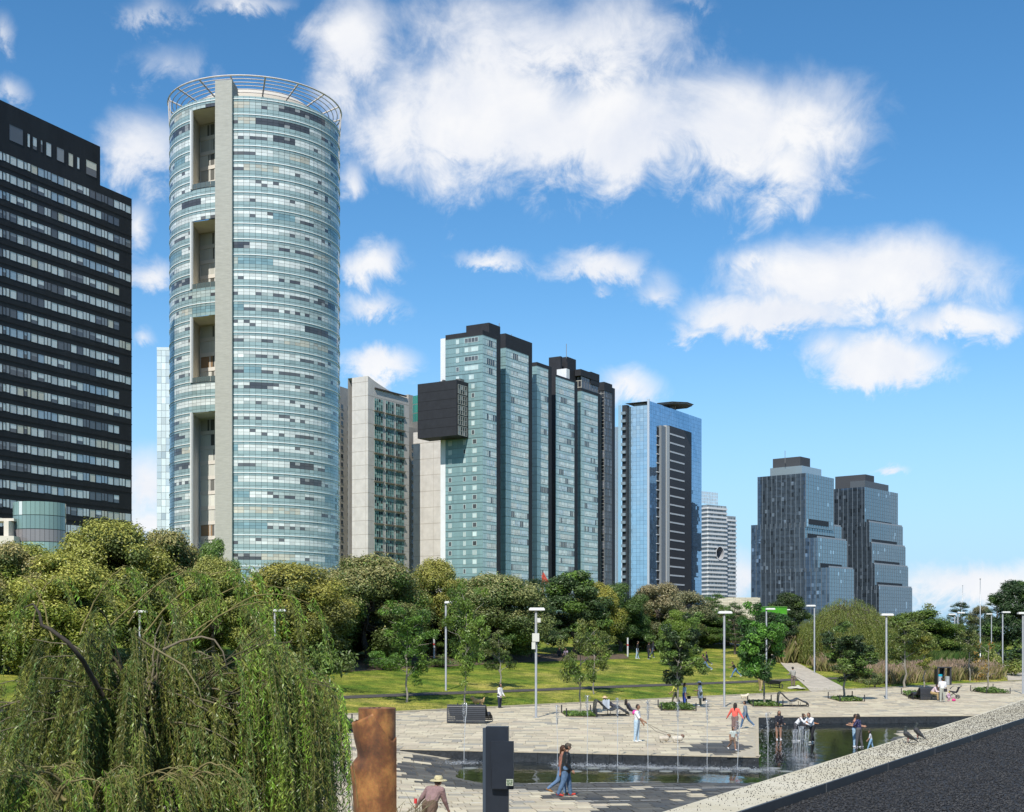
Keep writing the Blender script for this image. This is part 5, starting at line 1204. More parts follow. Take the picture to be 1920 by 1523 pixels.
for row in [
 ('young1', 872, 1327, 1120, 46, 'lanky young tree behind the dark lounge bench', (1.15, 1.15, .8)),
 ('young1', 762, 1318, 1155, 60, 'leaning young tree at the lawn edge above the rusty sculpture', (1, 1.15, .8)),
 ('young2', 940, 1292, 1183, 38, 'slim young tree on the lawn behind the woman in white', (1, 1, 1)),
 ('young2', 1086, 1338, 1163, 40, 'thin young tree in the planted bed with the reclining couple', (1.1, 1.05, .8)),
 ('young2', 1114, 1303, 1165, 36, 'slim young tree on the lawn right of the planted bed', (1.1, 1.05, .75)),
 ('young3', 1268, 1328, 1180, 47, 'dark-leaved young tree in the planted bed beside two women', (1.1, 1.1, 1)),
 ('young3', 1435, 1322, 1162, 50, 'dense green young tree left of the empty wave lounger', (1, 1.45, .9)),
 ('young3', 1582, 1312, 1192, 52, 'dark young tree in the planted bed below the weeping willow', (1, 1, 1)),
 ('young4', 1697, 1290, 1162, 46, 'young tree with golden side at the edge of the tall grasses', (1, 1.05, .8)),
 ('young4', 1733, 1290, 1190, 34, 'small golden-leaved tree left of the recycling unit', (1.35, 1.2, .7)),
 ('young4', 1818, 1278, 1178, 30, 'thin tree right of the recycling unit', (1, 1, .9)),
 ('bare', 1852, 1299, 1200, 26, 'almost bare sapling in the planted bed at the right', (1.2, .95, .6)),
]: place(*row[:6], group=YG, col=row[6], name='young_tree')
place('bare', 1200, 1200, 1148, 12, 'bare dead sapling beside the bicycle', col=(.8, .7, .6), name='sapling')
# --- the great willow in the foreground
def fore_willow():
    r = np.random.default_rng(77); e = empty('weeping_willow', (-5.65, 20.3, 0), 'large weeping willow filling the lower left foreground', 'tree')
    br = MB(); Ps, Ns, Cs, Hs = [], [], [], []; tw = MB()
    trunk = limb_path((-5.65, 20.3, -.3), (-5.6, 20.4, 3.6), r, 7, 0, .03); br.tube(trunk, np.linspace(.34, .22, 7), 9, (.10, .085, .065))
    pal = np.array([(.10, .135, .028), (.085, .12, .028), (.125, .135, .035), (.075, .12, .03), (.14, .15, .03)]); bright = np.array([(.11, .20, .022), (.155, .215, .035)])
    def strand(p, L, out, bri, tone=1.):
        k = max(6, int(L/.020)); t = np.linspace(0, 1, k); sway = r.normal(0, .06, 2); wig = np.cumsum(r.normal(0, .0035, (k, 3)), 0)
        P = np.stack([p[0]+out[0]*np.sqrt(t)*.35+sway[0]*t*L+wig[:, 0], p[1]+out[1]*np.sqrt(t)*.35+sway[1]*t*L+wig[:, 1], p[2]-L*t**1.05+.06*np.sin(t*3)], 1)
        tw.tube(P[::max(1, k//6)], .0032, 3, (.17, .15, .05), cap=False)
        N = r.normal(0, 1, (k, 3)); N[:, 2] *= .35; side = r.choice([-1, 1], (k, 1))*np.cross(N, [[0, 0, 1.]]); h = np.array([0, 0, -1.])+side*r.uniform(.15, .8, (k, 1))
        c = (bright if bri else pal)[r.integers(0, 2 if bri else len(pal))]*r.uniform(.6, 1.4, (k, 1))*tone
        P2 = P+h/np.linalg.norm(h, axis=1)[:, None]*.04; Ps.append(P2); Ns.append(N); Cs.append(c); Hs.append(h)
    def arch(a, b, apex, rad0, ns, Lr, bri=0., col=(.14, .12, .07), t0=.25):
        a, b = np.array(a, float), np.array(b, float); t = np.linspace(0, 1, 12); p = a[None]+(b-a)[None]*t[:, None]; p[:, 2] += apex*np.sin(t*np.pi*.85)/1.0; p[1:] += np.cumsum(r.normal(0, .018, (11, 3)), 0)
        br.tube(p, np.linspace(rad0, .006, 12), 6, col); out = (b-a)[:2]/(np.linalg.norm((b-a)[:2])+1e-6)
        nb = max(2, int(ns//5*(.62 if bri > .5 else 1)))
        for b_ in range(nb):
            q = r.uniform(t0, 1)**.8; c_ = np.array([np.interp(q, t, p[:, j]) for j in range(3)]); Lb = r.uniform(*Lr)*(.6+.4*q); bb = r.random() < bri; tone = r.uniform(.7, 1.45)
            for i in range(int(r.integers(3, 8))): strand(c_+r.normal(0, .045, 3), Lb*r.uniform(.6, 1.1), out, bb, tone)
    ctr = np.array([-5.65, 20.3, 3.7])
    def W(x, y, d): return np.array([(x-960)/F*d, d, CH-(y-HY)/F*d])
    # main dome, all round the trunk
    for i in range(78):
        a = r.uniform(0, 6.28); q = r.uniform(.7, 2.95); end = np.array([-5.65+q*math.cos(a), 20.3+q*math.sin(a)*.75, 4.92-.17*q*q+r.normal(0, .28)])
        arch(ctr+r.normal(0, .15, 3)*[1, 1, 2], end, r.uniform(.1, .45), r.uniform(.018, .032), int(r.integers(20, 30)), (1.2, 3.6))
    # airy bright leaders at the upper right
    for (x0, y0, x1, y1, d, ap, ns) in [(270, 1190, 470, 1092, 23, .35, 34), (300, 1180, 560, 1130, 23.5, .40, 30), (240, 1170, 330, 1070, 24, .3, 26), (150, 1190, 240, 1082, 23, .4, 26), (330, 1230, 500, 1150, 22, .3, 24), (60, 1180, 120, 1100, 24, .3, 20), (200, 1180, 400, 1100, 22.5, .4, 26), (350, 1200, 575, 1165, 22.8, .45, 22), (100, 1200, 20, 1105, 23, .3, 22)]:
        arch(W(x0, y0, d-2.2), W(x1, y1, d-2.2), ap, .015, ns, (.5, 1.6), .75, (.20, .17, .06), .3)
    # skirt at the right edge
    for k in range(34):
        x1 = r.uniform(480, 632); y1 = np.interp(x1, [480, 540, 600, 640], [1195, 1215, 1268, 1330])+r.uniform(0, 60); d = r.uniform(18.4, 21.2)
        arch(W(r.uniform(300, 420), r.uniform(1330, 1430), d+1.6), W(x1, y1, d), .3, .015, 20, (1.4, 3.6), .25, (.09, .08, .04), t0=.55)
    # visible bare arches
    br.tube([W(195, 1310, 19.5), W(155, 1238, 18.2), W(128, 1205, 18), W(95, 1180, 18), W(78, 1172, 18), (W(74, 1150, 18)), W(62, 1132, 18), W(45, 1140, 18)], [.04, .034, .03, .027, .024, .02, .015, .008], 7, (.055, .045, .035))
    br.tube([W(306, 1218, 17.8), W(340, 1202, 17.8), W(378, 1194, 17.8), W(402, 1200, 17.8), W(418, 1222, 17.8), W(428, 1262, 17.8)], [.02, .018, .016, .013, .01, .005], 6, (.17, .14, .09))
    br.tube([W(258, 1196, 17.6), W(300, 1222, 17.6), W(345, 1248, 17.6), W(372, 1290, 17.6), W(386, 1340, 17.6)], [.018, .016, .013, .009, .004], 6, (.22, .19, .09))
    # near low boughs, lower left
    for k in range(16):
        x1 = r.uniform(-40, 290); d = r.uniform(16.5, 18.5); y1 = 1446+.0007*(x1-110)**2*1.2+r.uniform(-8, 30)
        arch(W(x1-r.uniform(60, 160)*(1 if x1 > 60 else -1), 1500, d+.8), W(x1, y1, d), .22, .022, 18, (.4, 1.3), .3, (.2, .17, .07), .2)
    for k in range(10):
        x1 = r.uniform(330, 460); d = r.uniform(17.5, 19); arch(W(x1-110, 1500+r.uniform(-30, 20), d+.6), W(x1, 1480+r.uniform(-10, 30), d), .3, .02, 14, (.4, 1.2), .2, (.2, .17, .07), .25)
    P, N, C, H_ = (np.vstack(q) for q in (Ps, Ns, Cs, Hs)); px = 960+F*P[:, 0]/P[:, 1]; py = HY-F*(P[:, 2]-CH)/P[:, 1]
    k = (px > -60) & (py < 1560) & (px < 657); P, N, C, H_ = P[k], N[k], C[k], H_[k]
    V, fq = leaf_quads(P, N, .098*r.uniform(.7, 1.35, len(P)), .17, r, hang=H_*2.2)
    print('willow leaves', len(P))
    c = link('crown', raw_mesh('crown', V, fq, np.repeat(C, 4, 0), M_leaf), e); c.color = (1, 1, 1, 1)
    M_tw = mat('willow_bark', (1, 1, 1), .8, attr=True, noise=.3, nscale=9); br.build('limbs', M_tw, e, smooth=True); tw.build('twigs', M_tw, c)
fore_willow()
# --- tall ornamental grasses
def grass_bed(name, label, quadpx, n, hmin, hmax, pal, seed, w=.05, plume=None, spread=.4):
    r = np.random.default_rng(seed); q = [np.array(HP(*p)) for p in quadpx]; a = r.uniform(0, 1, n); b = r.uniform(0, 1, n)
    P2 = (q[0]*(1-a)[:, None]+q[1]*a[:, None])*(1-b)[:, None]+(q[3]*(1-a)[:, None]+q[2]*a[:, None])*b[:, None]
    # clumped
    cc = P2[r.integers(0, max(12, n//70), n)]; P2 = cc+r.normal(0, .36, (n, 2)) if True else P2
    Z = ground_z(P2[:, 0], P2[:, 1]); V, fq, c = blade_mesh(np.column_stack([P2, Z]), r.uniform(hmin, hmax, n), w, pal, r, spread)
    if plume:
        k = n//4; idx = r.integers(0, n, k); B = V.reshape(-1, 4, 3)[idx, 3]; V2, f2, c2 = blade_mesh(B-np.array([0, 0, .1]), r.uniform(.25, .5, k), .055, plume, r, .45); fq = np.vstack([fq, f2+len(V)]); V = np.vstack([V, V2]); c = np.vstack([c, c2])
    o = link(name, raw_mesh(name, V, fq, c, M_blade)); tag(o, label, 'grass', kind='stuff')
TAN = [(.30, .25, .12), (.24, .22, .09), (.20, .21, .07), (.34, .27, .16)]; GRN = [(.06, .12, .03), (.09, .15, .035), (.12, .16, .05)]
grass_bed('tall_grass', 'pinkish tan ornamental grasses in front of the shrubs, right', [(1605, 1286), (1872, 1274), (1862, 1260), (1600, 1268)], 20000, .6, 1.5, TAN, 41, .028, [(.42, .30, .22), (.36, .27, .2)])
grass_bed('tall_grass', 'tan grasses below the weeping willow beside the path', [(1530, 1258), (1640, 1272), (1640, 1250), (1500, 1232)], 9000, .6, 1.5, TAN, 42, .028, [(.42, .30, .22)])
grass_bed('tall_grass', 'upright green grass mass behind the recycling unit', [(1700, 1262), (1850, 1252), (1850, 1236), (1680, 1242)], 18000, 1.0, 2.3, GRN, 43, .04)
grass_bed('tall_grass', 'feathery pampas plumes below the green glass box', [(1462, 1244), (1540, 1246), (1535, 1226), (1452, 1222)], 9000, 1.2, 3.0, TAN+[(.16, .18, .05)], 44, .032, [(.55, .45, .32), (.48, .36, .25)])
grass_bed('tall_grass', 'rough green planting on the slope behind the right-hand lamps', [(1620, 1250), (1838, 1246), (1900, 1205), (1600, 1215)], 24000, .8, 2.2, GRN+[(.15, .16, .05)], 45, .05)
def bush(x, ybase, ytop, hw, label, pal, seed, col=(1, 1, 1), d=None):
    r = np.random.default_rng(seed); cl = [(r.normal(0, .5), r.normal(0, .4), .5+abs(r.normal(0, .35)), r.uniform(.3, .55)) for _ in range(16)]
    cm = crown(r, cl, 420, .17, pal, aspect=.5); m = MB()
    for i in range(5): m.tube(limb_path((r.normal(0, .1), r.normal(0, .1), -.1), cl[i][:3], r, 4), np.linspace(.04, .01, 4), 4)
    PROTO['b%d' % seed] = (m.mesh('stems', M_bark), cm, 1.5, 1.0)
    e = place('b%d' % seed, x, ybase, ytop, hw, label, col=col, name='shrub', cat='shrub', d=d, group='shrubs'); e.children[0].name = 'stems'
for i, (x, yb, yt, hw, lb, pl) in enumerate([(1880, 1258, 1205, 60, 'dense dark shrub behind the black map sign', DARK+GREEN), (1900, 1268, 1232, 26, 'yellowish shrub at the right edge of the picture', YELL), (1300, 1214, 1190, 40, 'low green shrub at the top of the lawn', GREEN),
    (650, 1262, 1246, 14, 'small pale shrub beside the bare soil under the trees', OLIVE), (590, 1300, 1200, 50, 'dense shrub showing at the right side of the big willow', OLIVE+GREEN), (1640, 1290, 1262, 16, 'little green shrub under the dark young tree', OLIVE), (1855, 1262, 1215, 22, 'golden shrub left of the black map sign', YELL), (1470, 1240, 1200, 36, 'shrub right of the dense green young tree', GREEN),
    (1190, 1196, 1172, 40, 'yellow-green shrub behind the bicycle', YELL), (820, 1252, 1230, 30, 'low shaded shrub below the yellow-tipped tree', GREEN), (712, 1256, 1226, 36, 'low shaded shrub near the dark tree trunk', DARK)]): bush(x, yb, yt, hw, lb, pl, 60+i)
# reeds beside the rusty sculpture
r = np.random.default_rng(70); m = MB()
for i in range(46):
    p = np.array([r.uniform(-2.9, -1.95), r.uniform(30.5, 32), .2]); h = r.uniform(.5, 1.05); m.tube([p, p+[r.normal(0, .1), 0, h*.6], p+[r.normal(0, .3), 0, h]], [.014, .012, .003], 4, jit((.20, .17, .10), .2))
tag(m.build('dry_plant', mat('dry_stem', (1, 1, 1), .9, attr=True)), 'dry spiky plant at the foot of the rusty sculpture', 'plant')
# ------------------------------------------------------------------ figures: capsule skeleton -> one voxel-remeshed skin
SKIN = (.36, .20, .13)
def solid_mat(col, rough=.75):
    key = 'cloth_%d_%d_%d' % tuple(int(c*255) for c in col); return mat(key, col, rough, noise=.22, nscale=11, bump=.6, bscale=22)
def capsule(m, p0, r0, p1, r1):
    p0, p1 = np.array(p0, float), np.array(p1, float); ax = p1-p0; L = np.linalg.norm(ax); ax = ax/L if L > 1e-5 else np.array([0, 0, 1.])
    if L <= 1e-5: p1 = p0+ax*1e-3
    pts, rad = [], []
    for a in (8, 40, 68): pts.append(p0-ax*r0*math.cos(math.radians(a))); rad.append(r0*math.sin(math.radians(a)))
    pts += [p0, p1]; rad += [r0, r1]
    for a in (22, 50, 82): pts.append(p1+ax*r1*math.sin(math.radians(a))); rad.append(r1*math.cos(math.radians(a)))
    m.tube(pts, rad, 10)
def skin_figure(name, caps, cols, voxel, loc, heading, parent=None, smoothing=3):
    "caps: (p0, r0, p1, r1, tag); returns one continuous mesh object coloured by nearest capsule"
    m = MB()
    for c in caps: capsule(m, *c[:4])
    o = bpy.data.objects.new('tmp', m.mesh('tmp', None)); COL.objects.link(o)
    md = o.modifiers.new('r', 'REMESH'); md.mode = 'VOXEL'; md.voxel_size = voxel
    ms = o.modifiers.new('s', 'SMOOTH'); ms.factor = .5; ms.iterations = smoothing
    dg = bpy.context.evaluated_depsgraph_get(); me = bpy.data.meshes.new_from_object(o.evaluated_get(dg)); bpy.data.objects.remove(o)
    n = len(me.polygons); C = np.empty(n*3, np.float32); me.polygons.foreach_get('center', C); C = C.reshape(-1, 3)
    best = np.full(n, 1e9); idx = np.zeros(n, int); names = list(cols)
    for (p0, r0, p1, r1, tg) in caps:
        p0, p1 = np.array(p0), np.array(p1); d = p1-p0; t = np.clip(((C-p0)@d)/max(d@d, 1e-9), 0, 1); dist = np.linalg.norm(C-(p0+t[:, None]*d), axis=1)-(r0+(r1-r0)*t)
        k = dist < best; best[k] = dist[k]; idx[k] = names.index(tg)
    me.materials.clear()
    for t in names: me.materials.append(cols[t] if not isinstance(cols[t], tuple) else solid_mat(cols[t]))
    me.polygons.foreach_set('material_index', idx.astype(np.int32)); me.polygons.foreach_set('use_smooth', np.ones(n, bool)); me.update()
    ob = bpy.data.objects.new(name, me); COL.objects.link(ob); ob.location = loc; ob.rotation_euler = (0, 0, math.radians(heading))
    if parent: ob.parent = parent
    return ob
def rotv(v, deg_fwd, deg_abd=0, side=1):
    "v hangs down; swing forward (+x) and out to the side (+y*side)"
    a, b = math.radians(deg_fwd), math.radians(deg_abd); L = v
    return np.array([math.sin(a)*math.cos(b), side*math.sin(b), -math.cos(a)*math.cos(b)])*L
def person(x, yfeet, yhead, label, heading=-90, top=(.5, .5, .5), bottom=(.1, .1, .15), shoes=(.6, .6, .6), hair=(.02, .015, .012), skin=SKIN,
           lean=3, legs=(0, 0, 0, 0), arms=((5, 8, 10), (5, 8, 10)), sleeves='short', pants='long', hairstyle='short', hat=None, skirt=None, coat=None, extra=None,
           H=None, pos=None, fat=1., head_yaw=0, voxel=None, group='people in the park', sit=False, zoff=0.):
    p = Vector(pos) if pos is not None else hit(x, yfeet)
    if H is None:
        H = (yfeet-yhead)*p.y/F; H = min(max(H, .9), 1.9) if not sit else 1.68
    h = H; caps = []; ln = math.radians(lean); f = fat*1.13
    def tor(u, lat=0., fw=0.):      # point on the torso axis above the pelvis, leaning forward
        return np.array([math.sin(ln)*u+math.cos(ln)*fw, lat, math.cos(ln)*u-math.sin(ln)*fw])
    feet = []
    for i, s in enumerate((1, -1)):
        hipa, knee = legs[2*i], legs[2*i+1]; hp = np.array([0, s*.052*h, 0]); kn = hp+rotv(.245*h, hipa, 3, s); an = kn+rotv(.235*h, hipa-knee, 0)
        fa = math.radians(max(-60, min(35, hipa-knee))*.55); toe = an+np.array([math.cos(fa)*.085*h, s*.01*h, math.sin(fa)*.085*h-.022*h])
        t1 = 'bottom'; t2 = 'bottom' if pants == 'long' else 'skin'; 
        if pants == 'bare': t1 = 'skin'
        caps += [(hp, .060*h*f, kn, .040*h*f, t1), (kn, .038*h*f, an, .026*h*f, t2), (an-np.array([.02*h, 0, .018*h]), .022*h, toe, .019*h, 'shoes'), (an, .024*h, an+np.array([.03*h, 0, -.02*h]), .024*h, 'shoes')]; feet += [an[2]-.040*h, toe[2]-.019*h]
    if pants in ('shorts', 'bare') : caps.append((np.array([0, .05*h, -.05*h]), .062*h*f, np.array([0, -.05*h, -.05*h]), .062*h*f, 'bottom'))
    caps += [(np.array([0, .045*h, .01*h]), .062*h*f, np.array([0, -.045*h, .01*h]), .062*h*f, 'bottom'), (tor(.05*h), .066*h*f, tor(.13*h), .064*h*f, 'top'), (tor(.07*h, .03*h), .056*h*f, tor(.2*h, .045*h), .058*h*f, 'top'), (tor(.07*h, -.03*h), .056*h*f, tor(.2*h, -.045*h), .058*h*f, 'top'),
             (tor(.245*h, .068*h), .046*h*f, tor(.245*h, -.068*h), .046*h*f, 'top'), (tor(.28*h), .03*h, tor(.335*h, 0, .006*h), .027*h, 'skin')]
    hd = tor(.392*h, 0, .016*h); yw = math.radians(head_yaw); fx = np.array([math.cos(yw), math.sin(yw), 0]); fy = np.array([-math.sin(yw), math.cos(yw), 0])
    caps += [(hd+np.array([0, 0, .012*h]), .050*h, hd+fx*.008*h-np.array([0, 0, .024*h]), .040*h, 'skin'), (hd+fx*.050*h-np.array([0, 0, .006*h]), .009*h, hd+fx*.056*h-np.array([0, 0, .014*h]), .010*h, 'skin')]
    for s in (1, -1):
        caps += [(hd+fy*s*.046*h, .012*h, hd+fy*s*.047*h-np.array([0, 0, .012*h]), .009*h, 'skin'), (hd+fx*.043*h+fy*s*.018*h+np.array([0, 0, .003*h]), .007*h, hd+fx*.043*h+fy*s*.020*h+np.array([0, 0, .003*h]), .007*h, 'hair')]
    caps.append((hd+fx*.043*h+fy*.012*h-np.array([0, 0, .032*h]), .006*h, hd+fx*.043*h-fy*.012*h-np.array([0, 0, .032*h]), .006*h, 'lip'))
    if hairstyle != 'bald':
        caps += [(hd-fx*.014*h+np.array([0, 0, .022*h]), .053*h, hd-fx*.02*h+np.array([0, 0, -.002*h]), .051*h, 'hair')]
        if hairstyle == 'long': caps += [(hd-fx*.035*h, .042*h, hd-fx*.055*h-np.array([0, 0, .16*h]), .028*h, 'hair'), (hd-fx*.012*h+fy*.035*h, .03*h, hd-fx*.03*h+fy*.04*h-np.array([0, 0, .13*h]), .02*h, 'hair'), (hd-fx*.012*h-fy*.035*h, .03*h, hd-fx*.03*h-fy*.04*h-np.array([0, 0, .13*h]), .02*h, 'hair')]
        if hairstyle == 'tail': caps += [(hd-fx*.055*h+np.array([0, 0, .02*h]), .026*h, hd-fx*.075*h-np.array([0, 0, .12*h]), .014*h, 'hair')]
        if hairstyle == 'bun': caps += [(hd-fx*.045*h+np.array([0, 0, .045*h]), .026*h, hd-fx*.045*h+np.array([0, 0, .047*h]), .026*h, 'hair')]
    hands = []
    for i, s in enumerate((1, -1)):
        fw, ab, el = arms[i][:3]; sh = tor(.245*h, s*.105*h); fw2 = fw+lean*.0; e = sh+rotv(.165*h, fw2, ab, s); wv = rotv(.145*h, fw2+el, ab*(.4 if len(arms[i]) < 4 else arms[i][3]), s); w = e+wv; dv = wv/np.linalg.norm(wv)
        caps += [(sh, .042*h*f, sh+(e-sh)*.5, .034*h*f, 'top'), (sh+(e-sh)*.5, .034*h*f, e, .029*h*f, 'top' if sleeves != 'none' else 'skin'), (e, .028*h*f, w, .020*h, 'top' if sleeves == 'long' else 'skin')]
        pa = w+dv*.045*h; caps.append((w, .019*h, pa, .018*h, 'skin')); side = np.cross(dv, [0, 1., 0]); side = side/(np.linalg.norm(side)+1e-6)
        for k, (off, ln_) in enumerate(((.016, .035), (.006, .042), (-.005, .040), (-.015, .030))):
            b = pa+side*off*h; caps.append((b, .0068*h, b+dv*ln_*.6*h, .006*h, 'skin')); caps.append((b+dv*ln_*.6*h, .006*h, b+dv*ln_*.9*h-np.array([0, s*.010*h, 0]), .005*h, 'skin'))
        th = w+side*.016*h+dv*.012*h; caps.append((th, .008*h, th+side*.016*h+dv*.026*h, .006*h, 'skin')); hands.append(pa)
    if skirt: caps += [(np.array([0, .03*h, 0]), .066*h, np.array([.01*h, .045*h, -skirt*h]), .075*h, 'bottom'), (np.array([0, -.03*h, 0]), .066*h, np.array([.01*h, -.045*h, -skirt*h]), .075*h, 'bottom')]
    if coat: caps += [(tor(.05*h, .03*h), .066*h*f, np.array([0, .035*h, -coat*h]), .072*h*f, 'top'), (tor(.05*h, -.03*h), .066*h*f, np.array([0, -.035*h, -coat*h]), .072*h*f, 'top')]
    z0 = min(feet) if not sit else -.075*h
    cols = {'skin': solid_mat(skin, .55), 'top': top if not isinstance(top, tuple) else solid_mat(top), 'bottom': solid_mat(bottom), 'shoes': solid_mat(shoes), 'hair': solid_mat(hair, .6), 'lip': solid_mat((skin[0]*.7, skin[1]*.45, skin[2]*.45))}
    sh_ = np.array([0, 0, -z0]); caps = [(np.array(a)+sh_, r0, np.array(b)+sh_, r1, t) for a, r0, b, r1, t in caps]
    px = H*F/p.y; vx = voxel or (.012 if px > 60 else .017 if px > 40 else .022)
    loc = (p.x, p.y, p.z+.012+zoff); o = skin_figure('person', caps, cols, vx*H/1.7, loc, heading); tag(o, label, 'person', group)
    if hat:
        kind, hc = hat; m = MB(); hp = hd+sh_; top_ = hp+np.array([0, 0, .028*h])
        if kind == 'cap':
            m.revolve(top_, [(.057*h, -.012*h), (.058*h, .012*h), (.045*h, .034*h), (.002, .043*h)], 16); b0 = top_+fx*.045*h
            for k in range(4):
                a = -.9+.45*k; q = lambda t, R_: b0+fx*R_*math.cos(t)*h+fy*R_*math.sin(t)*h*1.2+np.array([0, 0, -.010*h])
                m.quad(b0-fx*.01*h, q(a, .05), q(a+.45, .05), b0-fx*.01*h)
                m.quad(b0-fx*.01*h-np.array([0, 0, .006*h]), q(a, .05)-np.array([0, 0, .006*h]), q(a+.45, .05)-np.array([0, 0, .006*h]), b0-fx*.01*h-np.array([0, 0, .006*h]))
        else: m.revolve(top_, [(.125*h, -.020*h), (.105*h, -.004*h), (.062*h, .0), (.060*h, .028*h), (.045*h, .052*h), (.002, .056*h)], 24); m.revolve(top_, [(.124*h, -.024*h), (.06*h, -.006*h)], 24); m.revolve(top_, [(.0635*h, .002*h), (.0625*h, .016*h)], 24)
        ho = m.build('hat', solid_mat(hc), o, smooth=True, world_space=False)
    o['_h'] = 0; del o['_h']
    return o, [hd+sh_]+[q+sh_ for q in hands], sh_
def child_mesh(par, m, name, col, smooth=True): return m.build(name, solid_mat(col), par, smooth=smooth, world_space=False)
def carried(o, pts, name, col, label, cat):       # a thing of its own held by / hung on a person; built in the person's frame
    pass
# walking couple by the pool
zj = hit(1061, 1494)
o, hd, _ = person(1061, 1494, 1395, 'man in black leather jacket, jeans, cap and red shoes walking by the pool', 5, top=mat('leather_black', (.012, .012, .013), .32, noise=.3, nscale=20, bump=.3), bottom=(.09, .16, .27), shoes=(.55, .06, .04), legs=(14, 6, -12, 12), arms=((-14, 14, 46), (-6, 14, 44)), sleeves='long', hat=('cap', (.10, .08, .06)), H=1.74, fat=1.2, lean=4, coat=.03)
o, hd, _ = person(1052, 1488, 1395, 'woman with long ponytail half hidden behind the man in the leather jacket', 5, top=(.30, .13, .09), bottom=(.11, .19, .32), shoes=(.33, .17, .06), hair=(.06, .025, .012), hairstyle='tail', legs=(10, 4, -22, 30), arms=((-10, 6, 14), (-16, 6, 10)), sleeves='long', H=1.66, pos=(zj.x-.11, zj.y+.42, float(ground_z(zj.x-.3, zj.y+.5))))
# stooping gardener
d = 32.0; X = (806-960)/F*d; gp = Vector((X, d, 0.))
o, hd, sh = person(0, 0, 0, 'stooping gardener seen from behind in straw hat, mauve shirt and brown trousers', 62, top=(.27, .17, .165), bottom=(.12, .075, .05), shoes=(.05, .04, .03), hat=('straw', (.52, .46, .27)), pos=gp, H=1.72, lean=34, legs=(10, 6, -34, 6), arms=((-6, 40, 24, 1), (16, 10, 14)), sleeves='long', fat=1.12, head_yaw=-15, voxel=.011)
m = MB(); hm = Matrix.Rotation(math.radians(62), 4, 'Z'); hw = hm @ Vector(hd[1]); a = gp+hw
m.tube([(a.x-.01, a.y-.02, a.z+.16), (a.x, a.y, a.z), (a.x-.16, a.y+.05, .08)], .013, 6, (.12, .07, .04)); m.tube([(a.x-.012, a.y-.02, a.z+.1), (a.x-.005, a.y-.01, a.z+.22)], .04, 7, (.55, .03, .03))
tag(m.build('garden_tool', mat('tool', (1, 1, 1), .6, attr=True)), 'long-handled tool with red grip held by the stooping gardener', 'tool')
# dog walker
dw = hit(1194, 1392)
o, dwh, dwsh = person(1194, 1392, 1320, 'young man in white tee and pale jeans walking two small dogs', -20, top=(.75, .75, .76), bottom=(.42, .55, .66), shoes=(.7, .7, .68), hair=(.03, .02, .015), skin=(.30, .16, .10), arms=((12, 8, 20), (34, 8, 22)), legs=(2, 0, -4, 2))
person(937, 1328, 1281, 'woman in white jacket and dark jeans standing at the lawn edge', -30, top=(.74, .74, .74), bottom=(.018, .025, .05), shoes=(.03, .03, .03), hairstyle='long', sleeves='long', arms=((12, 8, 22), (8, 8, 30)), coat=.05, fat=1.12)
person(1378, 1377, 1317, 'woman in coral top with arms spread, walking away on the plaza', 60, top=(.80, .13, .10), bottom=(.20, .13, .12), shoes=(.05, .04, .04), hairstyle='long', sleeves='long', arms=((8, 34, 8, 1), (-14, 34, 8, 1)), skirt=.30, legs=(10, 4, -14, 20))
person(1398, 1366, 1312, 'boy in grey hoodie and jeans striding right beside the woman in coral', 160, top=(.20, .24, .29), bottom=(.07, .14, .25), shoes=(.7, .7, .72), sleeves='long', legs=(22, 8, -26, 20), arms=((-14, 8, 20), (16, 8, 20)))
person(1374, 1408, 1362, 'small girl in white top and brown shorts trotting below the woman in coral', -60, top=(.55, .60, .56), bottom=(.22, .15, .11), shoes=(.75, .75, .75), hairstyle='long', sleeves='none', pants='shorts', legs=(16, 10, -16, 34), arms=((20, 10, 30), (-14, 10, 20)))
PZ = lambda x, d: (float((x-960)/F*d), d, -.43)
person(0, 0, 0, 'girl in dark sweatshirt and shorts standing in the shallow pool', -80, top=(.014, .016, .026), bottom=(.01, .011, .016), shoes=(.72, .72, .74), hairstyle='long', sleeves='long', pants='bare', pos=PZ(1460, 68.5), H=1.55, arms=((10, 6, 60), (14, 6, 66)), lean=6, hair=(.03, .017, .01))
person(0, 0, 0, 'woman in white top bending forward behind the fountain cluster', -10, top=(.74, .75, .77), bottom=(.06, .06, .07), shoes=(.7, .7, .7), hairstyle='bun', sleeves='long', pos=PZ(1492, 67.5), H=1.6, lean=38, arms=((40, 8, 30), (46, 8, 20)), legs=(8, 6, -8, 4), hair=(.05, .03, .02))
person(0, 0, 0, 'person with orange sleeves stooping between the two women in white', 20, top=(.60, .24, .10), bottom=(.03, .03, .035), shoes=(.4, .4, .4), hairstyle='short', sleeves='long', pos=PZ(1506, 68.3), H=1.45, lean=55, arms=((70, 4, 10), (70, 4, 10)), legs=(10, 16, -4, 10))
person(0, 0, 0, 'woman in white shirt and black trousers wringing her clothes in the pool', -150, top=(.76, .77, .80), bottom=(.012, .012, .015), shoes=(.78, .78, .74), hairstyle='tail', sleeves='long', pos=PZ(1523, 66.5), H=1.62, lean=22, arms=((46, 16, 60), (40, 20, 90)), legs=(16, 4, -12, 4), hair=(.05, .02, .012))
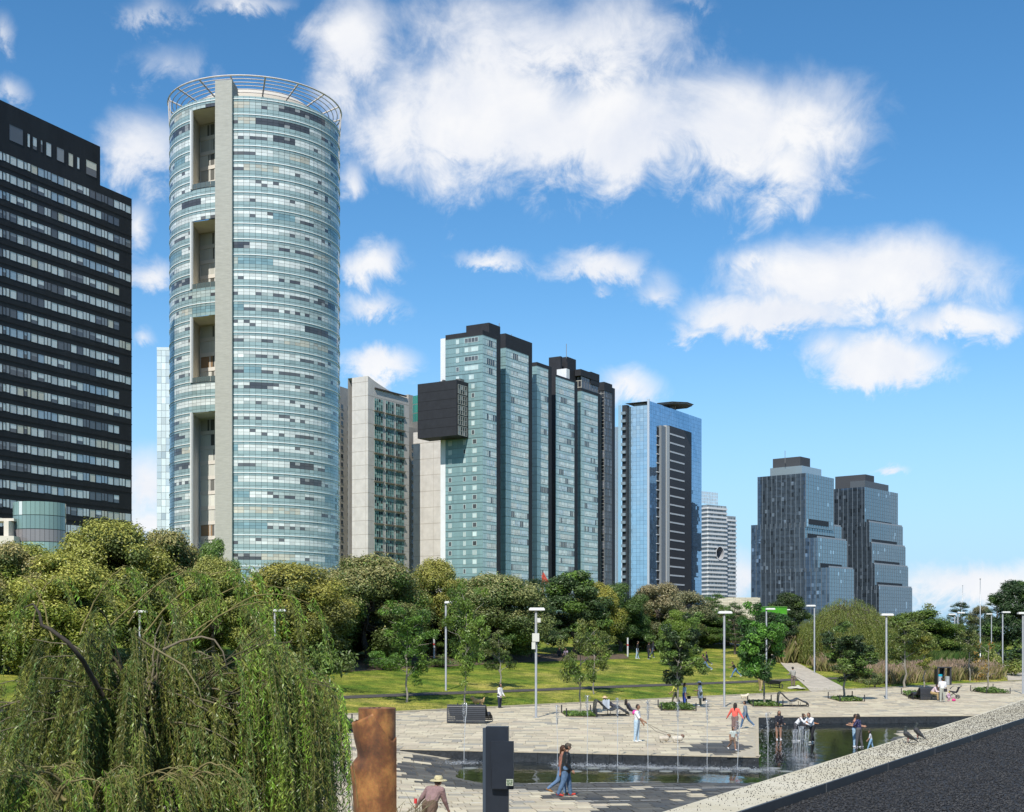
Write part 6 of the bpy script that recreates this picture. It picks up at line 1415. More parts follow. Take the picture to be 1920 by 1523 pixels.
def floral():
    m = mat('floral_shirt', (.02, .025, .07), .7); t = m.node_tree; b = t.nodes['Principled BSDF']; v = t.nodes.new('ShaderNodeTexVoronoi'); v.inputs['Scale'].default_value = 16; co = t.nodes.new('ShaderNodeTexCoord'); t.links.new(co.outputs['Object'], v.inputs['Vector'])
    r_ = t.nodes.new('ShaderNodeValToRGB'); e = r_.color_ramp.elements; e[0].color = (.45, .35, .5, 1); e[0].position = .12; e[1].color = (.018, .022, .075, 1); e[1].position = .3; t.links.new(v.outputs['Distance'], r_.inputs[0]); t.links.new(r_.outputs[0], b.inputs['Base Color']); return m
person(0, 0, 0, 'person in blue floral shirt and grey trousers hugging a companion in the pool', 150, top=floral(), bottom=(.085, .085, .09), shoes=(.6, .6, .62), hairstyle='long', sleeves='short', pos=PZ(1610, 63.8), H=1.66, arms=((36, 10, 60), (40, 10, 60)), legs=(6, 2, -8, 4), fat=1.12)
person(0, 0, 0, 'companion in light jeans hugged by the person in the floral shirt', -20, top=(.45, .22, .15), bottom=(.33, .50, .66), shoes=(.7, .7, .72), hairstyle='short', sleeves='none', pos=PZ(1602, 64.4), H=1.62, arms=((40, 8, 40), (40, 8, 40)))
person(0, 0, 0, 'small child in grey tee and blue jeans at the water edge', 170, top=(.50, .50, .54), bottom=(.22, .38, .55), shoes=(.3, .3, .3), hairstyle='long', sleeves='short', pos=PZ(1633, 62.2), H=.98, legs=(22, 4, -14, 4), arms=((20, 6, 20), (10, 6, 20)), lean=8)
# women by the planted bed
person(1283, 1326, 1280, 'woman in light blue blouse and bright blue trousers beside the planted bed', 10, top=(.36, .52, .72), bottom=(.03, .08, .40), shoes=(.35, .02, .06), hairstyle='tail', arms=((14, 8, 40), (-6, 6, 10)), sleeves='short')
person(1313, 1325, 1277, 'woman in long white blouse and pale hat holding a small bag', 190, top=(.70, .74, .82), bottom=(.14, .15, .11), shoes=(.7, .7, .7), hairstyle='long', hat=('straw', (.6, .58, .54)), sleeves='short', coat=.16, arms=((34, 10, 50), (6, 10, 8)), legs=(4, 0, -5, 2), fat=1.1)
person(1266, 1321, 1279, 'person in white and yellow half hidden behind the planted bed tree', 150, top=(.55, .52, .10), bottom=(.12, .11, .06), shoes=(.7, .7, .7), sleeves='short', arms=((20, 8, 30), (-10, 8, 10)), legs=(18, 4, -18, 20))
# strollers on the lawn
person(1195, 1236, 1201, 'person in black top and pale jeans on the lawn, left of the strolling pair', 0, top=(.012, .012, .014), bottom=(.40, .52, .68), shoes=(.75, .75, .75), sleeves='long', legs=(8, 2, -8, 4), arms=((6, 8, 14), (-6, 8, 10)))
person(1216, 1237, 1202, 'front one of the dark-clad pair strolling on the lawn', 30, top=(.012, .012, .015), bottom=(.018, .02, .03), shoes=(.75, .75, .75), sleeves='short', legs=(8, 2, -8, 4), arms=((10, 8, 30), (-6, 10, 20)), skin=(.30, .17, .11))
person(1224, 1234, 1200, 'rear one of the dark-clad pair, with long hair, strolling on the lawn', 20, top=(.018, .02, .03), bottom=(.05, .07, .10), shoes=(.7, .7, .7), sleeves='long', hairstyle='long', legs=(10, 4, -22, 20), arms=((6, 8, 14), (-6, 8, 10)))
person(1322, 1261, 1224, 'person in dark red tee and jeans running downhill on the lawn', 160, top=(.10, .03, .03), bottom=(.10, .18, .32), shoes=(.72, .72, .74), legs=(30, 24, -34, 30), arms=((30, 8, 60), (-30, 8, 60)), lean=14)
person(1326, 1250, 1221, 'person in navy running just behind the dark red tee', 170, top=(.015, .018, .035), bottom=(.03, .035, .05), shoes=(.7, .7, .7), legs=(20, 10, -26, 40), arms=((24, 8, 60), (-24, 8, 60)), lean=8)
person(1379, 1271, 1237, 'runner in black tee and jeans leaning forward on the lawn', 178, top=(.016, .015, .016), bottom=(.09, .18, .33), shoes=(.78, .78, .78), legs=(36, 14, -38, 14), arms=((50, 8, 40), (-10, 10, 40)), lean=24)
person(1183, 1190, 1166, 'person in white top walking at the top of the lawn', 160, top=(.7, .7, .72), bottom=(.03, .025, .03), shoes=(.1, .1, .1), legs=(18, 2, -18, 8))
person(1426, 1296, 1256, 'man in black tee and khaki trousers beside the wheelbarrow', 60, top=(.012, .013, .018), bottom=(.36, .27, .13), shoes=(.75, .74, .70), legs=(12, 4, -14, 8), arms=((6, 8, 10), (-6, 8, 10)), hair=(.10, .05, .035))
person(1487, 1289, 1250, 'gardener in grey shirt and cap raking on the concrete path', 110, top=(.34, .33, .30), bottom=(.19, .14, .12), shoes=(.10, .08, .07), hat=('cap', (.03, .03, .03)), sleeves='long', arms=((30, 10, 50), (20, 14, 60)), fat=1.1)
person(1767, 1316, 1270, 'man in white tee, grey trousers and shoulder bag beside the stroller', 75, top=(.72, .72, .76), bottom=(.42, .43, .38), shoes=(.72, .71, .62), sleeves='short', arms=((10, 14, 20), (2, 10, 10)), legs=(0, 0, 0, 0), skin=(.33, .19, .12), fat=1.08)
# tiny people far up by the pavilion
for i, (x, y0, y1, c, lb) in enumerate([(1418, 1196, 1158, (.35, .05, .04), 'person in red in the pavilion doorway'), (1366, 1208, 1178, (.02, .02, .03), 'person in dark clothes before the pavilion path'), (1375, 1208, 1180, (.6, .58, .5), 'person in cream clothes before the pavilion path'), (1322, 1202, 1170, (.20, .28, .42), 'person in blue under the bright pine')]):
    person(x, y0, y1, lb, -80, top=c, bottom=(.03, .03, .04), H=1.65)
# ------------------------------------------------------------------ dogs and birds
def dog(x, y, label, L, col, heading, col2=None, fluffy=1.2, tail_up=True, sit=False, pos=None):
    p = hit(x, y) if pos is None else Vector(pos); k = L; f = fluffy; v = np.array
    caps = [(v([.30, 0, .50])*k, .155*k*f, v([-.02, 0, .50])*k, .125*k*f, 'fur'), (v([-.02, 0, .50])*k, .125*k*f, v([-.34, 0, .50])*k, .125*k*f, 'fur'), (v([.34, 0, .55])*k, .10*k*f, v([.50, 0, .76])*k, .085*k*f, 'fur'),
            (v([.52, 0, .80])*k, .115*k*f, v([.56, 0, .80])*k, .105*k*f, 'face'), (v([.60, 0, .775])*k, .06*k, v([.72, 0, .75])*k, .042*k, 'face'), (v([.735, 0, .765])*k, .02*k, v([.74, 0, .765])*k, .02*k, 'dark')]
    for s in (1, -1):
        caps += [(v([.52, s*.10, .86])*k, .045*k, v([.50, s*.14, .72])*k, .035*k, 'ear'), (v([.645, s*.05, .83])*k, .014*k, v([.65, s*.05, .83])*k, .014*k, 'dark'),
                 (v([.30, s*.10, .42])*k, .065*k*f, v([.27, s*.10, .22])*k, .042*k*f, 'fur'), (v([.27, s*.10, .22])*k, .040*k*f, v([.29, s*.10, .04])*k, .034*k*f, 'fur'), (v([.29, s*.10, .035])*k, .035*k, v([.34, s*.10, .03])*k, .03*k, 'fur'),
                 (v([-.30, s*.10, .44])*k, .085*k*f, v([-.22, s*.11, .27])*k, .05*k*f, 'fur'), (v([-.22, s*.11, .27])*k, .045*k*f, v([-.36, s*.11, .17])*k, .036*k*f, 'fur'), (v([-.36, s*.11, .17])*k, .034*k*f, v([-.33, s*.11, .04])*k, .032*k*f, 'fur'), (v([-.33, s*.11, .035])*k, .034*k, v([-.28, s*.11, .03])*k, .03*k, 'fur')]
    caps += [(v([-.44, 0, .56])*k, .05*k*f, v([-.52, 0, .78 if tail_up else .36])*k, .045*k*f, 'fur')]
    zs_ = v([1, 1, .74 if L < .7 else .9]); caps = [(a*zs_, r0*1.12, b*zs_, r1*1.12, t) for a, r0, b, r1, t in caps]
    z0 = min(min(c[0][2]-c[1], c[2][2]-c[3]) for c in caps); caps = [(a-v([0, 0, z0]), r0, b-v([0, 0, z0]), r1, t) for a, r0, b, r1, t in caps]
    M_fur = mat('fur_%d' % int(col[0]*1000), col, .95, noise=.3, nscale=30, bump=.6, bscale=40)
    o = skin_figure('dog', caps, {'fur': M_fur, 'face': col2 or M_fur, 'ear': solid_mat(tuple(c*.55 for c in col)), 'dark': (.02, .015, .015)}, .016, (p.x, p.y, p.z+.01), heading, smoothing=2)
    tag(o, label, 'dog', 'dogs on the plaza'); return o, p
dog(897, 1325, 'golden shaggy dog standing at the lawn edge behind the lounge bench', .78, (.50, .34, .16), 185, fluffy=1.45)
d1, dp1 = dog(1245, 1393, 'small cream dog nearest its walker', .46, (.58, .52, .43), 20, solid_mat((.22, .15, .10)), 1.75, pos=(dw.x+1.25, dw.y-.1, 0))
d2, dp2 = dog(1258, 1394, 'small cream dog with brown face at the far end of the leash', .46, (.62, .57, .48), 10, solid_mat((.18, .11, .08)), 1.7, pos=(dw.x+1.85, dw.y-.25, 0))
dog(1396, 1311, 'fluffy white dog beside the lawn edge near the lounger', .55, (.70, .63, .50), 10, fluffy=1.5)
m = MB(); hw = Matrix.Rotation(math.radians(-20), 4, 'Z') @ Vector(dwh[2]); a = dw+hw
for q, dx in ((dp1, .12), (dp2, .12)):
    b = Vector((q.x+dx, q.y, .34)); mid = (a+b)/2-Vector((0, 0, .12)); m.tube([a, a.lerp(mid, .55), mid, b.lerp(mid, .4), b], .009, 5)
tag(m.build('leash', solid_mat((.05, .045, .04))), 'dark double leash from the young man to two small dogs', 'leash')
def pigeon(x, y, d, label, heading, pitch):
    k = .275; v = np.array; cp = math.cos(math.radians(pitch)); sp_ = math.sin(math.radians(pitch))
    def q(a, b, c): return v([a*cp-c*sp_, b, a*sp_+c*cp+.36])*k
    caps = [(q(.16, 0, .06), .15*k, q(-.10, 0, .0), .14*k, 'body'), (q(-.10, 0, 0), .13*k, q(-.32, 0, -.02), .06*k, 'body'), (q(-.3, .03, -.02), .045*k, q(-.62, .05, -.05), .028*k, 'tail'), (q(-.3, -.03, -.02), .045*k, q(-.62, -.05, -.05), .028*k, 'tail'), (q(.24, 0, .12), .095*k, q(.30, 0, .30), .07*k, 'neck'), (q(.31, 0, .36), .078*k, q(.33, 0, .37), .075*k, 'neck'), (q(.39, 0, .36), .022*k, q(.46, 0, .34), .010*k, 'beak')]
    for s in (1, -1): caps += [(q(.10, s*.11, .06), .07*k, q(-.22, s*.11, .02), .06*k, 'wing'), (q(-.22, s*.10, .02), .055*k, q(-.46, s*.05, -.02), .02*k, 'wing'), (v([.02, s*.06, .28])*k, .03*k, v([.02, s*.06, .02])*k, .018*k, 'leg'), (v([.0, s*.06, .02])*k, .014*k, v([.09, s*.06, .015])*k, .010*k, 'leg')]
    X = (x-960)/F*d
    o = skin_figure('pigeon', caps, {'body': (.05, .05, .055), 'tail': (.03, .03, .035), 'neck': (.035, .045, .045), 'wing': (.035, .037, .042), 'beak': (.06, .05, .045), 'leg': (.25, .07, .06)}, .0065, (X, d, ZR+.003), heading, smoothing=2)
    tag(o, label, 'pigeon', 'pigeons on the roof kerb')
dpg = (CH-ZR)*F/(1393-HY); pigeon(1703, 1393, dpg, 'front dark pigeon on the roof kerb, head to the left', 172, 26); pigeon(1721, 1390, dpg*1.035, 'rear dark pigeon on the roof kerb with raised body', 150, 36)
# ------------------------------------------------------------------ street furniture
M_lamp = mat('galvanised_steel', (.42, .44, .45), .4, metal=.5, noise=.15, nscale=3); M_head = mat('lamp_head_white', (.68, .68, .66), .5); M_lens = mat('lamp_lens', (.55, .54, .48), .3)
LG = 'park lamp posts'
def lamp(x, yb, yt, side, label, extras=False, d=None):
    if d is None: p = hit(x, yb)
    else: X = (x-960)/F*d; p = Vector((X, d, float(ground_z(X, d))))
    H = CH-(yt-HY)/F*p.y-p.z; e = empty('lamp_post', p, label, 'lamp post', LG)
    m = MB(); m.tube([(0, 0, -.05), (0, 0, H)], .075, 10); m.build('pole', M_lamp, e, world_space=False, smooth=True)
    m = MB(); m.cbox((0, 0, 0), .34, .34, .03); m.build('base_plate', M_lamp, e, world_space=False)
    m = MB(); w = .95; cx = {'r': .38, 'l': -.38, 'c': .05}[side]; m.cbox((cx, 0, H-.02), w, .42, .11); m.cbox((cx, 0, H+.09), w-.1, .34, .05); h = m.build('lamp_head', M_head, e, world_space=False)
    m = MB(); m.cbox((cx, 0, H-.045), w*.75, .3, .024); m.build('lens', M_lens, h, world_space=False)
    if extras:
        for nm, (dx, z, sx, sz) in (('camera_box', (.17, H-.75, .2, .26)), ('control_box', (-.02, H-1.9, .42, .5)), ('junction_box', (-.15, H-2.35, .22, .42))):
            m = MB(); m.cbox((dx, -.14, z), sx, .2, sz); m.build(nm, mat('box_offwhite', (.56, .56, .50), .6), e, world_space=False)
    return e
lamp(515, 1268, 1146, 'r', 'lamp post glimpsed through the hanging willow strands at the right'); lamp(836, 1296, 1131, 'r', 'lamp post on the lawn left of the lanky young tree'); lamp(1005, 1346, 1144, 'c', 'lamp post carrying security boxes on the plaza', True); lamp(1358, 1326, 1150, 'c', 'lamp post on the plaza right of the woman in the pale hat')
lamp(1437, 1262, 1143, 'r', 'lamp post behind the dense green young tree'); lamp(1527, 1264, 1137, 'l', 'lamp post beside the concrete path left of the weeping willow'); lamp(1662, 1311, 1154, 'c', 'lamp post on the plaza in front of the weeping willow'); lamp(1790, 1236, 1153, 'l', 'left post of the close pair of lamps at the right'); lamp(1796, 1240, 1150, 'r', 'right post of the close pair of lamps at the right')
lamp(1859, 1228, 1152, 'l', 'lamp post just right of the tall flagpole'); lamp(1880, 1262, 1149, 'r', 'lamp post beside the black map sign'); lamp(1918, 1301, 1151, 'c', 'lamp post cut by the right edge of the picture'); lamp(262, 1262, 1148, 'c', 'lamp head lost among the big willow leaves', d=100); lamp(355, 1240, 1128, 'r', 'distant lamp head seen through the top of the big willow', d=118)
lamp(1472, 1215, 1144, 'r', 'small far lamp between the stepped towers and the pampas plumes', d=230); lamp(1645, 1220, 1157, 'l', 'far lamp half hidden behind the willow top', d=215)
for (x, yb, yt, rad, lb) in ((1838, 1262, 1087, .085, 'tall bare flagpole at the right'), (1805, 1215, 1099, .085, 'thinner farther flagpole at the right')):
    p = hit(x, yb); H = CH-(yt-HY)/F*p.y-p.z; e = empty('flagpole', p, lb, 'flagpole', 'flagpoles'); m = MB(); m.tube([(0, 0, -.05), (0, 0, H*.5), (0, 0, H)], [rad, rad*.85, rad*.5], 9); m.build('pole', M_lamp, e, world_space=False, smooth=True); m = MB(); m.revolve((0, 0, H), [(rad*.5, 0), (rad*1.2, .08), (.002, .16)], 10); m.build('finial', M_lamp, e, world_space=False); m = MB(); m.cbox((0, 0, 0), .4, .4, .04); m.build('base_plate', M_lamp, e, world_space=False)
# wave loungers
M_slat = mat('charcoal_slat', (.045, .049, .058), .5, noise=.15, nscale=5); M_frm = mat('charcoal_frame', (.03, .032, .036), .5)
def lounger(x, y, heading, label, scale=1., width=1.7, pos=None):
    p = hit(x, y) if pos is None else Vector(pos); e = empty('wave_lounger', p, label, 'lounger', 'wave loungers', math.radians(heading))
    prof = np.array([(-.55, .06), (-.57, .5), (-.53, .88), (-.43, .97), (-.28, .88), (-.08, .66), (.15, .44), (.33, .36), (.5, .40), (.66, .50), (.80, .53), (.98, .44), (1.2, .33), (1.38, .30), (1.46, .20), (1.47, .05)])*scale
    t = np.linspace(0, len(prof)-1, 64); X = np.interp(t, np.arange(len(prof)), prof[:, 0]); Z = np.interp(t, np.arange(len(prof)), prof[:, 1]); ds = np.hypot(np.diff(X), np.diff(Z)); L = np.concatenate([[0], np.cumsum(ds)]); n = 34
    for i in range(n):
        a, b = np.interp([L[-1]*i/n, L[-1]*(i+.78)/n], L, X), np.interp([L[-1]*i/n, L[-1]*(i+.78)/n], L, Z); d = np.array([a[1]-a[0], 0, b[1]-b[0]]); nn = np.array([-d[2], 0, d[0]]); nn /= np.linalg.norm(nn)
        m = MB(); m.box((a[0], -width/2, b[0]), d, (0, width, 0), nn*.03); m.build('slat', M_slat, e, world_space=False)
    for s in (-1, 1):
        m = MB()
        pts = np.stack([X, np.full(64, s*(width/2-.02)), Z-.03], 1); m.tube(pts[::3], .025, 5); m.tube([(-.55*scale, s*(width/2-.02), .02), (1.46*scale, s*(width/2-.02), .02)], .022, 5); m.build('side_frame', M_frm, e, world_space=False)
    for xx in (.33, .9):
        m = MB(); m.tube([(xx*scale, -width/2, .3), (xx*scale, -width/2+.05, 0), (xx*scale, width/2-.05, 0), (xx*scale, width/2, .3)], .02, 5); m.build('leg', M_frm, e, world_space=False)
    return e, p
lounger(878, 1356, 80, 'dark slatted wave lounger seen from behind, next to the lone water jet', width=2.2, scale=1.08)
lounger(1132, 1342, 2, 'wave lounger occupied by the reclining couple', width=1.7)
lounger(1474, 1324, -8, 'empty wave lounger right of the dense green young tree', width=1.9)
lounger(1742, 1312, 100, 'wave lounger with the seated man in pink shirt', width=2.0)
lounger(653, 1372, 12, 'wave lounger half hidden by the rusty sculpture', width=1.6, scale=1.05)
# people on loungers
lp = hit(1138, 1340); person(0, 0, 0, 'person with straw hat lying on the lounger in the planted bed row', 0, top=(.03, .03, .04), bottom=(.05, .05, .07), shoes=(.05, .05, .05), sleeves='long', sit=True, lean=-48, legs=(78, 18, 72, 14), arms=((30, 8, 40), (30, 8, 40)), pos=(lp.x+.35, lp.y+.15, .42), hat=('straw', (.62, .45, .28)), H=1.68)
person(0, 0, 0, 'person with pink bag resting at the foot of the occupied lounger', 20, top=(.06, .06, .08), bottom=(.10, .09, .11), shoes=(.1, .1, .1), hairstyle='long', sleeves='long', sit=True, lean=-30, legs=(80, 30, 76, 40), arms=((20, 8, 30), (20, 8, 30)), pos=(lp.x+1.5, lp.y+.25, .16), H=1.6)
m = MB(); m.revolve((lp.x+1.72, lp.y-.45, .01), [(.001, 0), (.16, .02), (.19, .14), (.12, .27), (.001, .3)], 12); tag(m.build('bag', solid_mat((.75, .08, .40)), smooth=True), 'bright pink bag on the ground beside the occupied lounger', 'bag')
m = MB(); 
for i in range(6): m.box((lp.x-.33+.07*i, lp.y-.92, .35+.04*(i % 2)), (.075, 0, 0), (0, .04, 0), (0, 0, .6), jit((.45, .50, .56), .1))
tag(m.build('towel', mat('towel_cloth', (1, 1, 1), .95, attr=True)), 'pale striped towel hung over the occupied lounger', 'towel')
sp_ = hit(1746, 1313); person(0, 0, 0, 'seated man in pale pink shirt and khaki trousers bending over his phone', -20, top=(.66, .52, .56), bottom=(.40, .29, .14), shoes=(.06, .05, .05), sit=True, lean=32, legs=(82, 80, 78, 74), arms=((26, 6, 60), (26, 6, 60)), pos=(sp_.x-.05, sp_.y-.35, .44), H=1.7, sleeves='long', fat=1.08)
person(0, 0, 0, 'little child in pink and yellow cap crouching beside the stroller', -60, top=(.62, .42, .55), bottom=(.5, .35, .45), shoes=(.6, .1, .3), hat=('cap', (.75, .55, .04)), pos=(hit(1777, 1315).x, hit(1777, 1315).y, 0), H=.85, lean=24, legs=(60, 90, 50, 80), sleeves='long')
# stroller
def stroller(x, y, heading, label):
    p = hit(x, y); e = empty('stroller', p, label, 'stroller', rz=math.radians(heading)); M_d = solid_mat((.02, .022, .03))
    m = MB(); m.box((-.28, -.2, .42), (.56, 0, .08), (0, .4, 0), (0, 0, .12)); m.box((-.34, -.2, .5), (.1, 0, -.02), (0, .4, 0), (-.16, 0, .42)); m.build('seat', M_d, e, world_space=False)
    m = MB()
    for k in range(6):
        a0, a1 = math.radians(20+k*22), math.radians(42+k*22); m.quad((-.1+.34*math.cos(a0), -.22, .62+.34*math.sin(a0)), (-.1+.34*math.cos(a0), .22, .62+.34*math.sin(a0)), (-.1+.34*math.cos(a1), .22, .62+.34*math.sin(a1)), (-.1+.34*math.cos(a1), -.22, .62+.34*math.sin(a1)))
    m.build('hood', M_d, e, world_space=False)
    m = MB()
    for s in (-1, 1): m.tube([(-.62, s*.2, 1.0), (-.2, s*.2, .5), (.35, s*.2, .15)], .016, 5); m.tube([(-.35, s*.2, .15), (.1, s*.2, .5)], .016, 5)
    m.tube([(-.62, -.2, 1.0), (-.62, .2, 1.0)], .02, 5); m.build('frame', M_frm, e, world_space=False)
    for xx in (-.35, .35):
        for s in (-1, 1):
            m = MB(); a = np.linspace(0, 2*np.pi, 15); m.tube(np.stack([xx+.13*np.cos(a), np.full(15, s*.22), .15+.13*np.sin(a)], 1), .022, 5, cap=False); m.tube([(xx-.12, s*.22, .15), (xx+.12, s*.22, .15)], .01, 4); m.tube([(xx, s*.22, .03), (xx, s*.22, .27)], .01, 4); m.build('wheel', M_frm, e, world_space=False)
stroller(1787, 1310, 170, 'dark folding stroller at the right of the man in white tee')
m = MB(); bpz = hit(1790, 1315); m.revolve((bpz.x-.1, bpz.y-.1, .01), [(.001, 0), (.13, .02), (.15, .1), (.10, .16), (.001, .17)], 12); m.tube([(bpz.x-.22, bpz.y-.1, .14), (bpz.x-.1, bpz.y-.1, .34), (bpz.x+.02, bpz.y-.1, .14)], .014, 5)
tag(m.build('toy_bucket', solid_mat((.75, .03, .25)), smooth=True), 'magenta toy bucket on the paving beside the stroller', 'toy')
# planted beds with posts
M_post = solid_mat((.03, .03, .032)); PG = 'planted beds of the plaza'
def bed(corners, label, lush, seed):
    r = np.random.default_rng(seed); q = [hit(*c) for c in corners]; c0 = sum(q, Vector())/len(q); e = empty('planted_bed', c0, label, 'planted bed', PG); m = MB(); P4 = [np.array(p) for p in q]
    m.quad(*(p+[0, 0, .03] for p in P4)); 
    for a, b in zip(P4, P4[1:]+P4[:1]): m.quad(a, b, b+[0, 0, .03], a+[0, 0, .03])
    m.build('soil', M_dirt, e); n = 900; a = r.uniform(.03, .97, n); b = r.uniform(.03, .97, n); P = ((P4[0]*(1-a)[:, None]+P4[1]*a[:, None])*(1-b)[:, None]+(P4[3]*(1-a)[:, None]+P4[2]*a[:, None])*b[:, None])+np.stack([np.zeros(n), np.zeros(n), r.uniform(.04, .10+.28*lush, n)], 1)
    V, fq = leaf_quads(P, r.normal(0, .6, (n, 3))+[0, -.2, 1], .22*r.uniform(.6, 1.4, n), .55, r); C = np.array([(.07, .12, .025), (.10, .15, .03), (.05, .09, .02)])[r.integers(0, 3, n)]*r.uniform(.7, 1.3, (n, 1))*(1 if lush > .3 else 1.1)
    o = link('ground_cover', raw_mesh('ground_cover', V, fq, np.repeat(C, 4, 0), M_leaf), e); o['kind'] = 'stuff'; o.color = (1, 1, 1, 1)
    for p in P4:
        m = MB(); m.tube([p+[0, 0, 0], p+[0, 0, .5]], .04, 8); m.revolve(p+[0, 0, .5], [(.04, 0), (.03, .015), (.001, .02)], 8); m.build('post', M_post, e)
bed([(1062, 1344), (1119, 1345), (1107, 1337), (1053, 1337)], 'sparse planted bed left of the occupied lounger', .1, 1); bed([(1240, 1333), (1305, 1333), (1287, 1324), (1234, 1326)], 'lush planted bed beside two women', .8, 2); bed([(1412, 1325), (1468, 1326), (1446, 1316), (1402, 1318)], 'planted bed left of the empty wave lounger', .3, 3)
bed([(1575, 1316), (1621, 1316), (1598, 1308), (1553, 1310)], 'planted bed with the dark young tree, right of the empty lounger', .3, 4); bed([(1712, 1312), (1758, 1308), (1735, 1299), (1690, 1302)], 'planted bed beside the seated man in pink', .7, 5); bed([(1850, 1301), (1894, 1301), (1862, 1293), (1820, 1296)], 'rightmost planted bed with the nearly bare sapling', .7, 6)
bed([(862, 1346), (905, 1343), (900, 1332), (858, 1334)], 'planted bed hidden behind the dark lounge bench', .6, 7); bed([(628, 1372), (668, 1368), (660, 1356), (620, 1360)], 'planted bed at the right side of the big willow', .6, 8)
# recycling unit
p = hit(1768, 1284); e = empty('recycling_unit', p, 'dark recycling shelter with one blue-topped bin and one steel bin', 'bin'); k = p.y/F; W2 = 27*k; Hh = 33*k
m = MB(); m.cbox((-W2/2+.06, 0, 0), .12*k/.05, .9, Hh); m.build('side_panel', M_frm, e, world_space=False); m = MB(); m.cbox((W2/2-.08, 0, 0), .16*k/.05, .9, Hh); m.build('side_panel', M_frm, e, world_space=False)
m = MB(); m.cbox((0, 0, Hh-.08), W2+.1, 1.0, .1); m.build('roof', M_frm, e, world_space=False); m = MB(); m.cbox((0, .42, .2), W2*.3, .06, Hh-.3); m.build('back_panel', M_frm, e, world_space=False); m = MB(); m.cbox((.05, 0, Hh*.55), .08, .5, Hh*.42); m.build('divider', M_frm, e, world_space=False)
for dx, c, hgt in ((-.38, (.02, .42, .58), 1.05), (.42, (.40, .42, .43), .85)):
    m = MB(); m.revolve((dx, -.12, 0), [(.27, 0), (.27, hgt-.22), (.001, hgt-.22)], 16, (.42, .44, .46)); b = m.build('bin', mat('bin_steel', (1, 1, 1), .4, .3, attr=True), e, world_space=False, smooth=False); m = MB(); m.revolve((dx, -.12, hgt-.22), [(.28, 0), (.28, .2), (.2, .22), (.001, .22)], 16, c); m.build('lid', MATS['bin_steel'], b, world_space=False)
# black map sign at right
p = hit(1873, 1254); k = p.y/F; e = empty('map_sign', p, 'black free-standing park map sign with small white lettering', 'sign'); m = MB(); m.cbox((0, 0, 0), 14.5*k, .2, 36*k); m.build('slab', solid_mat((.015, .018, .03)), e, world_space=False); M_wh = solid_mat((.7, .7, .7))
for i in range(4):
    m = MB(); zz = (30-8.4*i)*k; m.cbox((.0, -.105, zz-2.9*k), 11*k, .01, .55*k); m.build('lettering', M_wh, e, world_space=False); m = MB(); m.cbox((3.6*k, -.105, zz), 1.9*k, .01, 1.9*k, rz=0); m.build('pictogram', M_wh, e, world_space=False)
    if i == 1: m = MB(); m.cbox((-3.8*k, -.105, zz), 1.6*k, .01, 1.4*k); m.build('pictogram', solid_mat((.45, .5, .12)), e, world_space=False)
# wheelbarrow
p = hit(1449, 1291); e = empty('wheelbarrow', p, 'black wheelbarrow on the grass strip beside the man in khaki trousers', 'wheelbarrow', rz=math.radians(8)); m = MB(); bt_ = [(-.45, -.3, .42), (.5, -.3, .36), (.5, .3, .36), (-.45, .3, .42)]; tp_ = [(-.62, -.42, .78), (.72, -.42, .62), (.72, .42, .62), (-.62, .42, .78)]; m.quad(*bt_)
for i in range(4): m.quad(bt_[i], bt_[(i+1) % 4], tp_[(i+1) % 4], tp_[i])
m.build('tray', solid_mat((.012, .013, .018)), e, world_space=False); m = MB(); 
for s in (-1, 1): m.tube([(-1.0, s*.3, .62), (-.4, s*.25, .42), (.75, s*.08, .2)], .02, 5); m.tube([(-.35, s*.25, .42), (-.3, s*.3, 0)], .02, 5)
m.build('frame', M_frm, e, world_space=False); m = MB(); a = np.linspace(0, 2*np.pi, 17); m.tube(np.stack([.75+.17*np.cos(a), np.zeros(17), .2+.17*np.sin(a)], 1), .045, 6, cap=False); m.tube([(.75, -.08, .2), (.75, .08, .2)], .02, 5); m.build('wheel', M_frm, e, world_space=False)
# pile of cloth sacks and the gardener's tool
p = hit(1492, 1292); r = np.random.default_rng(5); V, fq = grid(np.linspace(-.75, .75, 14), np.linspace(-.4, .4, 9), lambda U, W2_: (p.x+U, p.y+W2_*2.4, p.z+.06+.30*np.maximum(0, (1-(U/.8)**2)*(1-(W2_/.45)**2))*(.6+.5*np.sin(U*7)*np.cos(W2_*9)))); tag(link('cloth_sack', raw_mesh('cloth_sack', V, fq, mat=mat('pale_sacking', (.55, .52, .42), .9, noise=.3, nscale=5), smooth=True)), 'crumpled pale sacking on the grass at the gardener feet', 'sack')
p = hit(1487, 1289); m = MB(); m.tube([(p.x-.35, p.y-.3, p.z+1.15), (p.x+.2, p.y-.35, p.z+.95), (p.x+.85, p.y-.4, p.z+.62)], .02, 5); m.tube([(p.x+.85, p.y-.4, p.z+.62), (p.x+.93, p.y-.4, p.z+.58)], .055, 6); tag(m.build('garden_tool', solid_mat((.08, .07, .06))), 'long tool held level by the gardener on the path', 'tool')
# bags
for (x, y, h0, col, lb) in ((1300-9, 1318, .5, (.015, .015, .02), 'black handbag of the woman in blue'), (1320, 1322, .35, (.02, .015, .015), 'small dark bag of the woman in the pale hat'), (1771, 1304, .78, (.02, .02, .03), 'black shoulder bag of the man in white tee')):
    p = hit(x, 1324 if x < 1400 else 1317); m = MB(); z = p.z+h0; m.cbox((p.x, p.y-.2, z), .24, .1, .22); m.tube([(p.x-.1, p.y-.2, z+.2), (p.x-.02, p.y-.2, z+.5), (p.x+.1, p.y-.2, z+.2)], .012, 4); tag(m.build('bag', solid_mat(col)), lb, 'bag')
